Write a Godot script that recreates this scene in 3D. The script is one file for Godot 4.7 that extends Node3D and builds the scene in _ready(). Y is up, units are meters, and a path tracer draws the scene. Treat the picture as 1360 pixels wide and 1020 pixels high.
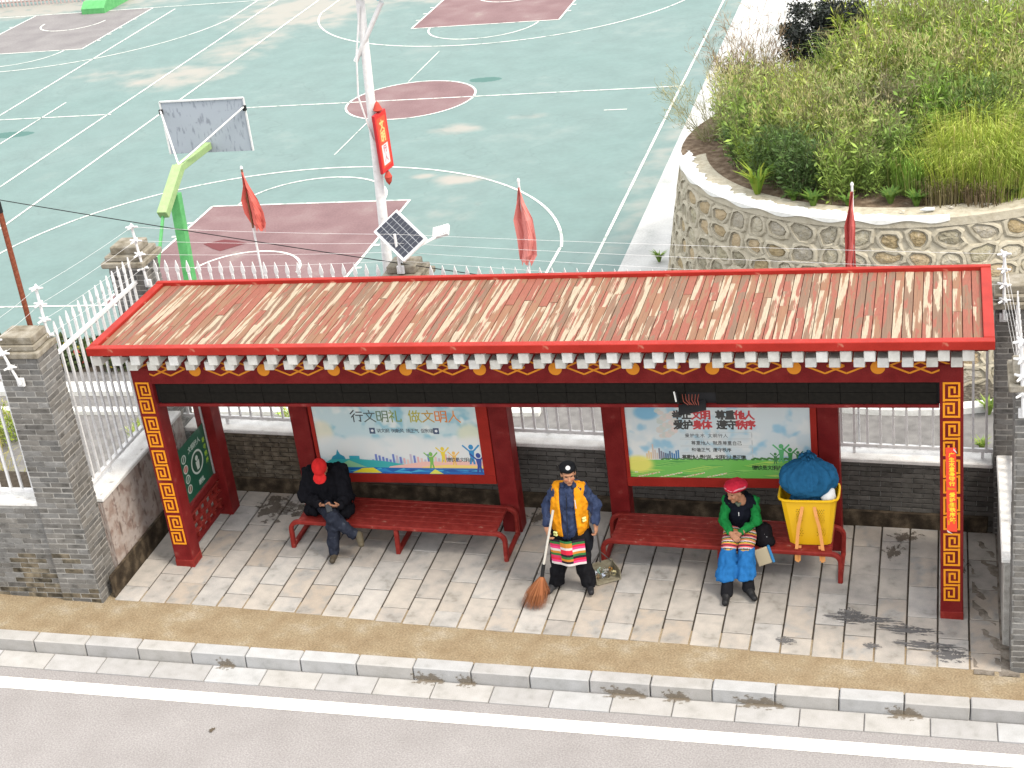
extends Node3D

# ---------------------------------------------------------------- set-up
const S := -0.04268            # the street and the paving fall to the right (rise per metre of x)
const COURT_Y := -1.916
const CX := -5.279             # centre of the near court
const CZ := -26.466
var rng := RandomNumberGenerator.new()
var M := {}
var used := {}
var glyphs := {}
var unit_mesh := {}

func _ready():
	rng.seed = 7
	set_camera_and_light()
	make_materials()
	build_ground()
	build_street()
	build_paving()
	build_court()
	build_walls_and_pillars()
	build_fences()
	build_planter()
	build_vegetation()
	build_shelter()
	build_benches()
	build_court_furniture()
	build_poles_and_wires()
	build_people()
	build_small_things()

func set_camera_and_light():
	var cam := Camera3D.new()
	cam.name = "camera"
	add_child(cam)
	cam.fov = 26.56
	cam.near = 0.1
	cam.far = 600.0
	cam.position = Vector3(9.056, 9.952, 15.142)
	cam.basis = Basis(Vector3.UP, 0.292) * Basis(Vector3.RIGHT, -0.443) * Basis(Vector3.BACK, -0.13)
	cam.current = true
	var we := WorldEnvironment.new()
	we.name = "world_environment"
	var env := Environment.new()
	env.background_mode = Environment.BG_SKY
	var sm := ProceduralSkyMaterial.new()
	sm.sky_top_color = Color(0.925, 0.93, 0.935)
	sm.sky_horizon_color = Color(0.715, 0.72, 0.725)
	sm.sky_curve = 0.2
	sm.ground_bottom_color = Color(0.42, 0.40, 0.37)
	sm.ground_horizon_color = Color(0.60, 0.62, 0.62)
	sm.sun_angle_max = 0.0
	var sky := Sky.new()
	sky.sky_material = sm
	env.sky = sky
	env.background_energy_multiplier = 1.0
	env.tonemap_mode = Environment.TONE_MAPPER_LINEAR
	env.tonemap_exposure = 3.2
	env.sdfgi_enabled = true
	env.ssao_enabled = true
	env.ssil_enabled = true
	we.environment = env
	add_child(we)
	var sun := DirectionalLight3D.new()
	sun.name = "sun"
	sun.light_color = Color(1.0, 0.965, 0.91)
	sun.light_energy = 0.5
	sun.light_angular_distance = 20.0
	sun.shadow_enabled = true
	add_child(sun)
	sun.look_at_from_position(Vector3(7.6, 10.5, 2.6), Vector3.ZERO, Vector3.UP)

# ---------------------------------------------------------------- mesh builder
class MB:
	var v := PackedVector3Array()
	var n := PackedVector3Array()
	var c := PackedColorArray()
	var uv := PackedVector2Array()
	var col := Color.WHITE
	func tri(a: Vector3, b: Vector3, d: Vector3):
		var nn := (d - a).cross(b - a).normalized()
		v.append_array([a, b, d]); n.append_array([nn, nn, nn]); c.append_array([col, col, col])
		uv.append_array([Vector2.ZERO, Vector2.ZERO, Vector2.ZERO])
	func quad(a: Vector3, b: Vector3, d: Vector3, e: Vector3):
		tri(a, b, d); tri(a, d, e)
	func tri_uv(a: Vector3, b: Vector3, d: Vector3, ua: Vector2, ub: Vector2, ud: Vector2):
		var nn := (d - a).cross(b - a).normalized()
		v.append_array([a, b, d]); n.append_array([nn, nn, nn]); c.append_array([col, col, col]); uv.append_array([ua, ub, ud])
	func quad_uv(a: Vector3, b: Vector3, d: Vector3, e: Vector3, r := Rect2(0, 0, 1, 1)):
		# a top-left, b top-right, d bottom-right, e bottom-left as seen from the front
		var p := r.position; var q := r.end
		tri_uv(a, b, d, p, Vector2(q.x, p.y), q); tri_uv(a, d, e, p, q, Vector2(p.x, q.y))
	func tri_n(a: Vector3, b: Vector3, d: Vector3, na: Vector3, nb: Vector3, nd: Vector3):
		if (d - a).cross(b - a).dot(na + nb + nd) < 0.0:
			var t := b; b = d; d = t
			t = nb; nb = nd; nd = t
		v.append_array([a, b, d]); n.append_array([na, nb, nd]); c.append_array([col, col, col])
		uv.append_array([Vector2.ZERO, Vector2.ZERO, Vector2.ZERO])
	# chamfered box; t places it
	func cbox(size: Vector3, t := Transform3D(), ch := 0.004):
		var h := size * 0.5
		ch = min(ch, min(h.x, min(h.y, h.z)) * 0.6)
		var axes := [Vector3.RIGHT, Vector3.UP, Vector3.BACK]
		for a in 3:
			for s: float in [-1.0, 1.0]:
				var u: Vector3 = axes[(a + 1) % 3]; var w: Vector3 = axes[(a + 2) % 3]; var nn: Vector3 = axes[a] * s
				var hu: float = h[(a + 1) % 3] - ch; var hw: float = h[(a + 2) % 3] - ch; var o := nn * h[a]
				face4(t, o - u * hu - w * hw, o + u * hu - w * hw, o + u * hu + w * hw, o - u * hu + w * hw, nn)
		if ch <= 0.0: return
		for a in 3:
			var ax: Vector3 = axes[a]; var u: Vector3 = axes[(a + 1) % 3]; var w: Vector3 = axes[(a + 2) % 3]
			var ha: float = h[a] - ch; var hu: float = h[(a + 1) % 3]; var hw: float = h[(a + 2) % 3]
			for su: float in [-1.0, 1.0]:
				for sw: float in [-1.0, 1.0]:
					var p := u * su * hu + w * sw * (hw - ch); var q := u * su * (hu - ch) + w * sw * hw
					face4(t, p - ax * ha, p + ax * ha, q + ax * ha, q - ax * ha, u * su + w * sw)
		for sx: float in [-1.0, 1.0]:
			for sy: float in [-1.0, 1.0]:
				for sz: float in [-1.0, 1.0]:
					var s3 := Vector3(sx, sy, sz)
					var p := t * (s3 * Vector3(h.x, h.y - ch, h.z - ch)); var q := t * (s3 * Vector3(h.x - ch, h.y, h.z - ch)); var r := t * (s3 * Vector3(h.x - ch, h.y - ch, h.z))
					if (r - p).cross(q - p).dot(t.basis * s3) > 0: tri(p, q, r)
					else: tri(p, r, q)
	func face4(t: Transform3D, a: Vector3, b: Vector3, d: Vector3, e: Vector3, toward: Vector3):
		a = t * a; b = t * b; d = t * d; e = t * e
		if (d - a).cross(b - a).dot(t.basis * toward) > 0: quad(a, b, d, e)
		else: quad(a, e, d, b)
	func box(lo: Vector3, hi: Vector3, ch := 0.0):
		cbox(hi - lo, Transform3D(Basis(), (lo + hi) * 0.5), ch)
	# box between two points with a rectangular section
	func bar(a: Vector3, b: Vector3, w: float, d: float, up := Vector3.UP, ch := 0.0):
		var z := (b - a).normalized()
		if abs(z.dot(up)) > 0.98: up = Vector3.BACK
		var x := up.cross(z).normalized(); var y := z.cross(x)
		cbox(Vector3(w, d, (b - a).length()), Transform3D(Basis(x, y, z), (a + b) * 0.5), ch)
	# smooth tube along points
	func tube(pts: Array, radii, seg := 8, caps := true):
		var k := pts.size()
		var rings := []
		var side := Vector3.ZERO
		for i in k:
			var d: Vector3 = (pts[min(i + 1, k - 1)] - pts[max(i - 1, 0)]).normalized()
			if side == Vector3.ZERO:
				side = d.cross(Vector3.UP if abs(d.y) < 0.9 else Vector3.RIGHT).normalized()
			else:
				side = (side - d * side.dot(d)).normalized()
			var other := d.cross(side)
			var r: float = radii if radii is float else radii[i]
			var ring := []
			for j in seg:
				var a := TAU * j / seg
				var nn := side * cos(a) + other * sin(a)
				ring.append([pts[i] + nn * r, nn])
			rings.append(ring)
		for i in k - 1:
			for j in seg:
				var j2 := (j + 1) % seg
				var p = rings[i][j]; var q = rings[i][j2]; var r2 = rings[i + 1][j2]; var s2 = rings[i + 1][j]
				tri_n(p[0], q[0], r2[0], p[1], q[1], r2[1]); tri_n(p[0], r2[0], s2[0], p[1], r2[1], s2[1])
		if caps:
			for j in range(1, seg - 1):
				tri(rings[0][0][0], rings[0][j + 1][0], rings[0][j][0])
				tri(rings[k - 1][0][0], rings[k - 1][j][0], rings[k - 1][j + 1][0])
	# lathe round the y axis: profile of (radius, y) from bottom to top
	func lathe(prof: Array, seg := 16, t := Transform3D()):
		for i in prof.size() - 1:
			var p: Vector2 = prof[i]; var q: Vector2 = prof[i + 1]
			var d := q - p
			var nn2 := Vector2(d.y, -d.x).normalized()
			for j in seg:
				var a := TAU * j / seg; var b := TAU * (j + 1) / seg
				var ca := Vector3(cos(a), 0, sin(a)); var cb := Vector3(cos(b), 0, sin(b))
				var na := t.basis * (ca * nn2.x + Vector3.UP * nn2.y); var nb := t.basis * (cb * nn2.x + Vector3.UP * nn2.y)
				var p1 := t * (ca * p.x + Vector3.UP * p.y); var p2 := t * (cb * p.x + Vector3.UP * p.y)
				var q1 := t * (ca * q.x + Vector3.UP * q.y); var q2 := t * (cb * q.x + Vector3.UP * q.y)
				if q.x > 1e-5: tri_n(p1, q2, q1, na, nb, na) if true else null
				if p.x > 1e-5: tri_n(p1, p2, q2, na, nb, nb)
	# flat polygon in a plane, extruded: pts 2D, mapped through t (x, y), thickness along +z of t
	func prism(poly: PackedVector2Array, depth: float, t := Transform3D()):
		var idx := Geometry2D.triangulate_polygon(poly)
		var nz := t.basis.z
		for i in range(0, idx.size(), 3):
			var a := poly[idx[i]]; var b := poly[idx[i + 1]]; var d := poly[idx[i + 2]]
			var a3 := t * Vector3(a.x, a.y, depth); var b3 := t * Vector3(b.x, b.y, depth); var d3 := t * Vector3(d.x, d.y, depth)
			if (d3 - a3).cross(b3 - a3).dot(nz) > 0: tri(a3, b3, d3)
			else: tri(a3, d3, b3)
			var a0 := t * Vector3(a.x, a.y, 0); var b0 := t * Vector3(b.x, b.y, 0); var d0 := t * Vector3(d.x, d.y, 0)
			if (d0 - a0).cross(b0 - a0).dot(nz) < 0: tri(a0, b0, d0)
			else: tri(a0, d0, b0)
		var cw := Geometry2D.is_polygon_clockwise(poly)
		for i in poly.size():
			var a := poly[i]; var b := poly[(i + 1) % poly.size()]
			var p := t * Vector3(a.x, a.y, 0); var q := t * Vector3(b.x, b.y, 0); var r := t * Vector3(b.x, b.y, depth); var s := t * Vector3(a.x, a.y, depth)
			if cw: quad(p, q, r, s)
			else: quad(p, s, r, q)
	func mesh(mat: Material) -> ArrayMesh:
		var m := ArrayMesh.new()
		var a := []
		a.resize(Mesh.ARRAY_MAX)
		a[Mesh.ARRAY_VERTEX] = v; a[Mesh.ARRAY_NORMAL] = n; a[Mesh.ARRAY_COLOR] = c; a[Mesh.ARRAY_TEX_UV] = uv
		m.add_surface_from_arrays(Mesh.PRIMITIVE_TRIANGLES, a)
		m.surface_set_material(0, mat)
		return m

# ---------------------------------------------------------------- node helpers
func numbered(called: String) -> String:
	if not used.has(called):
		used[called] = 0
		return called
	used[called] += 1
	return "%s_%03d" % [called, used[called]]

func tag(o: Node3D, label: String, category: String, group := "") -> Node3D:
	o.set_meta("label", label); o.set_meta("category", category)
	if group != "": o.set_meta("group", group)
	return o

func thing(called: String, label: String, category: String, at := Vector3.ZERO, turn := 0.0, group := "") -> Node3D:
	var o := Node3D.new()
	o.name = numbered(called)
	add_child(o)
	o.position = at
	o.rotation.y = turn
	return tag(o, label, category, group)

func inst(called: String, mesh: Mesh, parent: Node3D, t := Transform3D(), mat: Material = null) -> MeshInstance3D:
	var o := MeshInstance3D.new()
	o.name = numbered(called) if parent == self else called
	o.mesh = mesh
	o.transform = t
	if mat: o.material_override = mat
	o.cast_shadow = GeometryInstance3D.SHADOW_CASTING_SETTING_ON
	parent.add_child(o, true)
	return o

func part(called: String, mb: MB, mat: Material, parent: Node3D) -> MeshInstance3D:
	return inst(called, mb.mesh(mat), parent)

func struct(called: String, mb: MB, mat: Material) -> MeshInstance3D:
	var o := part(called, mb, mat, self)
	o.set_meta("kind", "structure")
	return o

func stuff(o: Node3D) -> Node3D:
	o.set_meta("kind", "stuff")
	return o

func G(x: float) -> float:
	return S * x

func P(x: float, y: float, z: float) -> Vector3:      # y above the sloping street level
	return Vector3(x, y + S * x, z)

func tilt() -> Basis:
	return Basis(Vector3.BACK, atan(S))

# ---------------------------------------------------------------- materials
func lin(r: float, g: float, b: float) -> Color:
	return Color(r, g, b).linear_to_srgb()

func plain(r: float, g: float, b: float, rough := 0.8, metal := 0.0) -> StandardMaterial3D:
	var m := StandardMaterial3D.new()
	m.albedo_color = lin(r, g, b)
	m.roughness = rough
	m.metallic = metal
	m.metallic_specular = 0.3
	m.cull_mode = BaseMaterial3D.CULL_DISABLED
	return m

func noise_bytes(w: int, h: int, freq: float, octaves: int, sd: int, kind := FastNoiseLite.TYPE_SIMPLEX_SMOOTH) -> PackedByteArray:
	var f := FastNoiseLite.new()
	f.noise_type = kind
	f.frequency = freq
	f.fractal_octaves = octaves
	f.seed = sd
	var im := f.get_seamless_image(w, h)
	im.convert(Image.FORMAT_L8)
	return im.get_data()

func lut(stops: Array) -> Array:
	# stops: [pos, Color linear]; gives 256 sRGB colours
	var out := []
	for i in 256:
		var x := i / 255.0
		var k := 0
		while k < stops.size() - 2 and x > stops[k + 1][0]: k += 1
		var t: float = clamp((x - stops[k][0]) / max(stops[k + 1][0] - stops[k][0], 1e-4), 0, 1)
		var cc: Color = stops[k][1].lerp(stops[k + 1][1], t)
		out.append(cc)
	return out

# two noises, coarse picks a colour from the ramp, fine multiplies it
func surface_tex(size: int, coarse: float, fine: float, stops: Array, grain: float, sd: int, fine_oct := 2) -> ImageTexture:
	var a := noise_bytes(size, size, coarse, 4, sd)
	var b := noise_bytes(size, size, fine, fine_oct, sd + 50)
	var t := lut(stops)
	var out := PackedByteArray()
	out.resize(size * size * 3)
	var s := PackedByteArray()
	s.resize(4096)
	for i in 4096:
		s[i] = int(clamp(Color(i / 4095.0, 0, 0).linear_to_srgb().r * 255.0, 0, 255))
	for i in size * size:
		var cc: Color = t[a[i]]
		var g := (1.0 + grain * (b[i] / 127.5 - 1.0)) * 4095.0
		out[i * 3] = s[clampi(int(cc.r * g), 0, 4095)]
		out[i * 3 + 1] = s[clampi(int(cc.g * g), 0, 4095)]
		out[i * 3 + 2] = s[clampi(int(cc.b * g), 0, 4095)]
	var im := Image.create_from_data(size, size, false, Image.FORMAT_RGB8, out)
	im.generate_mipmaps()
	return ImageTexture.create_from_image(im)

func height_tex(size: int, freq: float, octaves: int, sd: int) -> ImageTexture:
	var b := noise_bytes(size, size, freq, octaves, sd)
	var im := Image.create_from_data(size, size, false, Image.FORMAT_L8, b)
	return ImageTexture.create_from_image(im)

# triplanar material, metres = size of one repeat
func tri_mat(tex: Texture2D, metres: float, rough: float, world := true, bump: Texture2D = null, bump_cm := 0.3) -> StandardMaterial3D:
	var m := StandardMaterial3D.new()
	m.albedo_texture = tex
	m.uv1_triplanar = true
	m.uv1_world_triplanar = world
	m.uv1_scale = Vector3.ONE / metres
	m.roughness = rough
	m.metallic_specular = 0.22
	m.cull_mode = BaseMaterial3D.CULL_DISABLED
	if bump:
		m.heightmap_enabled = true
		m.heightmap_texture = bump
		m.heightmap_scale = bump_cm
	return m

func tinted(m: StandardMaterial3D, r: float, g: float, b: float, off := Vector3.ZERO) -> StandardMaterial3D:
	var k: StandardMaterial3D = m.duplicate()
	k.albedo_color = lin(r, g, b)
	k.uv1_offset = off
	return k

func C(r: float, g: float, b: float) -> Color:
	return Color(r, g, b)

func make_materials():
	var bump_f := height_tex(256, 0.05, 3, 90)
	var bump_c := height_tex(256, 0.02, 4, 91)
	M.asphalt = tri_mat(surface_tex(512, 0.008, 0.25, [[0.0, C(0.196, 0.184, 0.181)], [0.45, C(0.212, 0.200, 0.197)], [0.8, C(0.220, 0.208, 0.205)], [1.0, C(0.24, 0.228, 0.224)]], 0.30, 1), 3.1, 0.9, true, bump_f, 0.25)
	M.line_paint = tri_mat(surface_tex(256, 0.03, 0.2, [[0.0, C(0.42, 0.41, 0.39)], [0.25, C(0.62, 0.61, 0.57)], [1.0, C(0.72, 0.71, 0.66)]], 0.10, 2), 1.5, 0.7)
	M.court_line = tri_mat(surface_tex(256, 0.03, 0.15, [[0.0, C(0.20, 0.24, 0.22)], [0.22, C(0.34, 0.37, 0.35)], [0.4, C(0.5, 0.51, 0.48)], [1.0, C(0.60, 0.60, 0.56)]], 0.18, 3), 2.7, 0.8)
	M.granite = []
	for i in 2:
		var g := 0.30 + 0.02 * i
		M.granite.append(tri_mat(surface_tex(256, 0.012, 0.3, [[0.0, C(g * 0.80, g * 0.80, g * 0.79)], [0.3, C(g * 0.95, g * 0.95, g * 0.95)], [1.0, C(g * 1.1, g * 1.1, g * 1.12)]], 0.16, 10 + i), 0.9, 0.75, true, bump_f, 0.12))
	M.sandy = tri_mat(surface_tex(512, 0.012, 0.22, [[0.0, C(0.165, 0.122, 0.074)], [0.35, C(0.19, 0.145, 0.092)], [0.62, C(0.205, 0.162, 0.105)], [0.85, C(0.23, 0.192, 0.138)], [1.0, C(0.26, 0.228, 0.18)]], 0.45, 20, 3), 3.0, 0.95, true, bump_f, 0.8)
	M.paver = []
	for i in 4:
		var g: float = [0.285, 0.30, 0.265, 0.31][i]
		var w: float = [0.014, 0.022, 0.032, 0.018][i]
		M.paver.append(tri_mat(surface_tex(256, 0.012, 0.28, [[0.0, C(g * 0.66, g * 0.62, g * 0.57)], [0.22, C(g * 0.9, g * 0.87, g * 0.83)], [0.6, C(g + w, g, g - w)], [1.0, C(g * 1.12 + w, g * 1.11, g * 1.09 - w)]], 0.15, 30 + i), 0.85, 0.85, true, bump_c, 0.25))
	M.paver_bed = tri_mat(surface_tex(256, 0.03, 0.25, [[0.0, C(0.030, 0.024, 0.018)], [1.0, C(0.065, 0.054, 0.042)]], 0.4, 40), 0.7, 0.95)
	M.brick = []
	for i in 3:
		var g: float = [0.118, 0.142, 0.162][i]
		M.brick.append(tri_mat(surface_tex(256, 0.014, 0.24, [[0.0, C(g * 0.5, g * 0.49, g * 0.47)], [0.3, C(g * 0.9, g * 0.88, g * 0.85)], [0.8, C(g * 1.07, g * 1.05, g * 1.02)], [1.0, C(g * 1.5, g * 1.48, g * 1.44)]], 0.22, 44 + i), 0.7, 0.9, true, bump_f, 0.25))
	M.brick_dirty = []
	for i in 2:
		M.brick_dirty.append(tri_mat(surface_tex(256, 0.012, 0.24, [[0.0, C(0.022, 0.019, 0.015)], [0.32, C(0.075, 0.066, 0.05)], [0.6, C(0.14, 0.12, 0.09)], [1.0, C(0.22, 0.19, 0.14)]], 0.25, 52 + i), 0.8, 0.92, true, bump_f, 0.25))
	M.brick_brown = []
	for i in 2:
		var g: float = [0.09, 0.11][i]
		M.brick_brown.append(tri_mat(surface_tex(256, 0.016, 0.24, [[0.0, C(g * 0.35, g * 0.31, g * 0.26)], [0.45, C(g, g * 0.84, g * 0.64)], [1.0, C(g * 1.7, g * 1.5, g * 1.2)]], 0.3, 64 + i), 0.6, 0.92, true, bump_f, 0.25))
	for fam in [M.granite, M.paver, M.brick, M.brick_dirty, M.brick_brown]:
		var n: int = fam.size()
		for i in n:
			fam.append(tinted(fam[i], 0.90, 0.88, 0.86, Vector3(0.37, 0.21, 0.53)))
		for i in n:
			fam.append(tinted(fam[i], 0.95, 0.92, 0.88, Vector3(0.71, 0.44, 0.13)))
	M.brick_darker = []
	for b in M.brick: M.brick_darker.append(tinted(b, 0.60, 0.58, 0.55))  # the same grey bricks, evenly tinted darker
	M.mortar = tri_mat(surface_tex(256, 0.02, 0.25, [[0.0, C(0.20, 0.19, 0.175)], [1.0, C(0.36, 0.35, 0.33)]], 0.2, 68), 0.8, 0.95)
	M.cap_stone = tri_mat(surface_tex(256, 0.014, 0.22, [[0.0, C(0.10, 0.085, 0.06)], [0.4, C(0.18, 0.16, 0.125)], [1.0, C(0.27, 0.25, 0.215)]], 0.25, 70), 0.8, 0.92, true, bump_c, 0.5)
	M.ledge = tri_mat(surface_tex(256, 0.014, 0.2, [[0.0, C(0.26, 0.25, 0.23)], [0.2, C(0.50, 0.49, 0.475)], [1.0, C(0.64, 0.635, 0.62)]], 0.14, 71), 1.1, 0.85, true, bump_f, 0.2)
	M.stain_wall = stucco_material()
	M.plinth = tri_mat(surface_tex(256, 0.014, 0.22, [[0.0, C(0.016, 0.012, 0.009)], [0.5, C(0.042, 0.032, 0.022)], [1.0, C(0.11, 0.085, 0.058)]], 0.35, 73), 0.9, 0.8, true, bump_c, 0.6)
	M.fence_white = tri_mat(surface_tex(256, 0.03, 0.2, [[0.0, C(0.36, 0.35, 0.34)], [0.2, C(0.52, 0.52, 0.52)], [1.0, C(0.62, 0.62, 0.63)]], 0.08, 74), 0.6, 0.5)
	# shelter
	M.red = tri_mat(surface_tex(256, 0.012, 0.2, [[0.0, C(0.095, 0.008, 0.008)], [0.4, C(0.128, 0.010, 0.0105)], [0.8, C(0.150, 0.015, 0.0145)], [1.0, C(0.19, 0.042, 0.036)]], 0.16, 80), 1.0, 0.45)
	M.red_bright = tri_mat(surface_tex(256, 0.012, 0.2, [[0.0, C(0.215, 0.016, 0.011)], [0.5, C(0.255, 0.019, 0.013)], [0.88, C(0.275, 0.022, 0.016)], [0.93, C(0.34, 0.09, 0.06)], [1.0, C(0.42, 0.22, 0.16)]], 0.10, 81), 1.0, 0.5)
	M.red_bench = tri_mat(surface_tex(512, 0.02, 0.2, [[0.0, C(0.13, 0.013, 0.011)], [0.55, C(0.185, 0.020, 0.016)], [0.84, C(0.21, 0.030, 0.023)], [0.92, C(0.27, 0.10, 0.08)], [1.0, C(0.33, 0.20, 0.16)]], 0.14, 82), 1.2, 0.5)
	M.yellow = plain(0.62, 0.24, 0.012, 0.5)
	M.orange = plain(0.52, 0.19, 0.014, 0.5)
	M.white_block = tri_mat(surface_tex(128, 0.03, 0.2, [[0.0, C(0.50, 0.50, 0.48)], [1.0, C(0.68, 0.68, 0.66)]], 0.06, 83), 0.5, 0.6)
	M.led = tri_mat(surface_tex(256, 0.02, 0.3, [[0.0, C(0.006, 0.0055, 0.0045)], [1.0, C(0.012, 0.0105, 0.0085)]], 0.5, 84), 0.35, 0.6)
	M.dark_under = tri_mat(surface_tex(128, 0.02, 0.2, [[0.0, C(0.09, 0.012, 0.010)], [1.0, C(0.14, 0.018, 0.014)]], 0.2, 85), 1.0, 0.8)
	M.steel = plain(0.42, 0.43, 0.44, 0.4, 0.6)
	M.black = plain(0.012, 0.012, 0.013, 0.6)
	M.stain = [dirt_film(801, 0.075, 0.058, 0.043, 0.62), dirt_film(802, 0.075, 0.058, 0.043, 0.62), dirt_film(803, 0.10, 0.098, 0.10, 0.8), dirt_film(804, 0.10, 0.098, 0.10, 0.8), dirt_film(805, 0.15, 0.12, 0.085, 0.6)]
	M.weave = surface_tex(256, 0.02, 0.25, [[0.0, C(0.62, 0.62, 0.62)], [0.6, C(0.95, 0.95, 0.95)], [1.0, C(1.3, 1.3, 1.3)]], 0.22, 806)
	M.planks = plank_materials()

# ragged film of dirt: alpha follows a noise inside a soft oval
func dirt_film(sd: int, r: float, g: float, b: float, most: float) -> StandardMaterial3D:
	var n := 160
	var a := noise_bytes(n, n, 0.022, 5, sd)
	var f := noise_bytes(n, n, 0.09, 3, sd + 7)
	var im := Image.create(n, n, false, Image.FORMAT_RGBA8)
	var c := lin(r, g, b)
	for y in n:
		for x in n:
			var d := Vector2(x - n * 0.5, y - n * 0.5).length() / (n * 0.5)
			var v := a[y * n + x] / 255.0 + (f[y * n + x] / 255.0 - 0.5) * 0.5 - d * 0.75 + 0.22
			im.set_pixel(x, y, Color(c.r, c.g, c.b, smoothstep(0.22, 0.36, v) * most * (1.0 - smoothstep(0.9, 1.0, d))))
	var m := StandardMaterial3D.new()
	m.albedo_texture = ImageTexture.create_from_image(im)
	m.transparency = BaseMaterial3D.TRANSPARENCY_ALPHA
	m.roughness = 0.8
	m.metallic_specular = 0.2
	m.cull_mode = BaseMaterial3D.CULL_DISABLED
	return m

func stucco_material() -> StandardMaterial3D:
	# pinkish-grey rendered wall with dark water runs down it; u runs along the wall, v down it
	var w := 512
	var h := 256
	var a := noise_bytes(w, h, 0.02, 4, 171)
	var b := noise_bytes(w, 256, 0.03, 3, 172)
	var im := Image.create(w, h, false, Image.FORMAT_RGB8)
	for y in h:
		for x in w:
			var nn := a[y * w + x] / 255.0
			var run := b[(40 + y / 12) * w + x] / 255.0
			var wob := run + (nn - 0.5) * 0.5 - 0.16 * (float(y) / h)
			var d := smoothstep(0.60, 0.85, wob)
			var cc := C(0.29, 0.25, 0.225).lerp(C(0.21, 0.155, 0.13), smoothstep(0.3, 0.8, nn))
			cc = cc.lerp(C(0.075, 0.052, 0.044), d * 0.8)
			if b[y * w + x] > 190: cc = cc.lerp(C(0.12, 0.07, 0.06), 0.5)
			im.set_pixel(x, y, cc.linear_to_srgb())
	var m := StandardMaterial3D.new()
	m.albedo_texture = ImageTexture.create_from_image(im)
	m.roughness = 0.95
	m.cull_mode = BaseMaterial3D.CULL_DISABLED
	m.heightmap_enabled = true
	m.heightmap_texture = height_tex(256, 0.06, 4, 173)
	m.heightmap_scale = 0.6
	return m

func plank_materials() -> Array:
	var out := []
	var W := 48
	var H := 512
	for k in 16:
		var gr := noise_bytes(512, 512, 0.05, 3, 200 + k)
		var pt := noise_bytes(512, 512, 0.0085, 4, 240 + k)
		var pc := noise_bytes(512, 512, 0.010, 4, 280 + k)
		var im := Image.create(W, H, false, Image.FORMAT_RGB8)
		var red_lim: float = [0.56, 0.42, 0.66, 0.34, 0.60, 0.48, 0.70, 0.42, 0.50, 0.62, 0.30, 0.58, 0.46, 0.66, 0.42, 0.60][k]
		var cream_lim: float = [0.58, 0.74, 0.46, 0.85, 0.57, 0.68, 0.72, 0.46, 0.88, 0.54, 0.66, 0.43, 0.80, 0.57, 0.64, 0.46][k]
		var wood := C(0.165, 0.078, 0.040).lerp(C(0.118, 0.068, 0.042), fmod(k * 0.37, 1.0))
		for y in H:
			for x in W:
				# stretched along the plank: sample the noise with a compressed y
				var g1 := gr[((y / 9) % 512) * 512 + (x * 5) % 512] / 255.0
				var g2 := gr[((y / 2 + 100) % 512) * 512 + (x * 3 + 200) % 512] / 255.0
				var p := pt[((y * 2 / 5) % 512) * 512 + (x * 2) % 512] / 255.0 + (g2 - 0.5) * 0.14
				var q := pc[((y / 4) % 512) * 512 + (x * 5 / 2) % 512] / 255.0 + (g1 - 0.5) * 0.16 + (g2 - 0.5) * 0.08
				var cc := wood * (0.78 + 0.44 * g1)
				if p > red_lim: cc = cc.lerp(C(0.175, 0.048, 0.029) * (0.75 + 0.5 * g2), smoothstep(red_lim, red_lim + 0.04, p) * 0.9)
				if q > cream_lim: cc = cc.lerp(C(0.30, 0.245, 0.175) * (0.66 + 0.5 * g2) * (0.85 + 0.3 * g1), smoothstep(cream_lim, cream_lim + 0.09, q) * 0.95)
				if q < 0.2 and g2 > 0.55: cc = cc.lerp(C(0.19, 0.05, 0.022), 0.8)
				if g1 < 0.16: cc = cc * 0.7
				im.set_pixel(x, y, Color(cc.r, cc.g, cc.b).linear_to_srgb())
		var m := StandardMaterial3D.new()
		m.albedo_texture = ImageTexture.create_from_image(im)
		m.roughness = 0.85
		m.cull_mode = BaseMaterial3D.CULL_DISABLED
		out.append(m)
	return out

# ---------------------------------------------------------------- ground, street, paving
func sheet(mb: MB, x0: float, x1: float, z0: float, z1: float, y: float, slope := 0.0, step := 4.0):
	var nx: int = max(1, int(ceil((x1 - x0) / step)))
	for i in nx:
		var a := lerpf(x0, x1, float(i) / nx); var b := lerpf(x0, x1, float(i + 1) / nx)
		mb.quad(Vector3(a, y + slope * a, z0), Vector3(b, y + slope * b, z0), Vector3(b, y + slope * b, z1), Vector3(a, y + slope * a, z1))

func build_ground():
	var mb := MB.new()
	sheet(mb, -220, 220, -260, 120, COURT_Y - 0.06, 0, 40)
	struct("ground", mb, M.mortar)
	# the yard road behind the rear wall
	mb = MB.new()
	sheet(mb, -40, 40, -10.2, -2.05, COURT_Y, 0, 10)
	var gm := tri_mat(surface_tex(512, 0.012, 0.3, [[0.0, C(0.10, 0.097, 0.095)], [0.5, C(0.135, 0.13, 0.128)], [1.0, C(0.17, 0.165, 0.16)]], 0.32, 301), 1.8, 0.95)
	struct("yard_road", mb, gm)
	mb = MB.new()
	mb.box(Vector3(-40, COURT_Y - 0.02, -8.75), Vector3(2.6, COURT_Y + 0.10, -8.36), 0.01)
	var k := struct("yard_kerb", mb, M.white_block)
	mb = MB.new()
	mb.box(Vector3(-40, COURT_Y - 0.02, -7.79), Vector3(2.6, COURT_Y + 0.08, -7.62), 0.01)
	struct("yard_edging", mb, M.white_block)
	# strip of bare soil for the hedge
	mb = MB.new()
	sheet(mb, -40, 2.4, -10.15, -9.35, COURT_Y + 0.006, 0, 10)
	struct("hedge_bed", mb, M.paver_bed)

func zk(x: float) -> float:
	return 1.497 - 0.0168 * x

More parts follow.
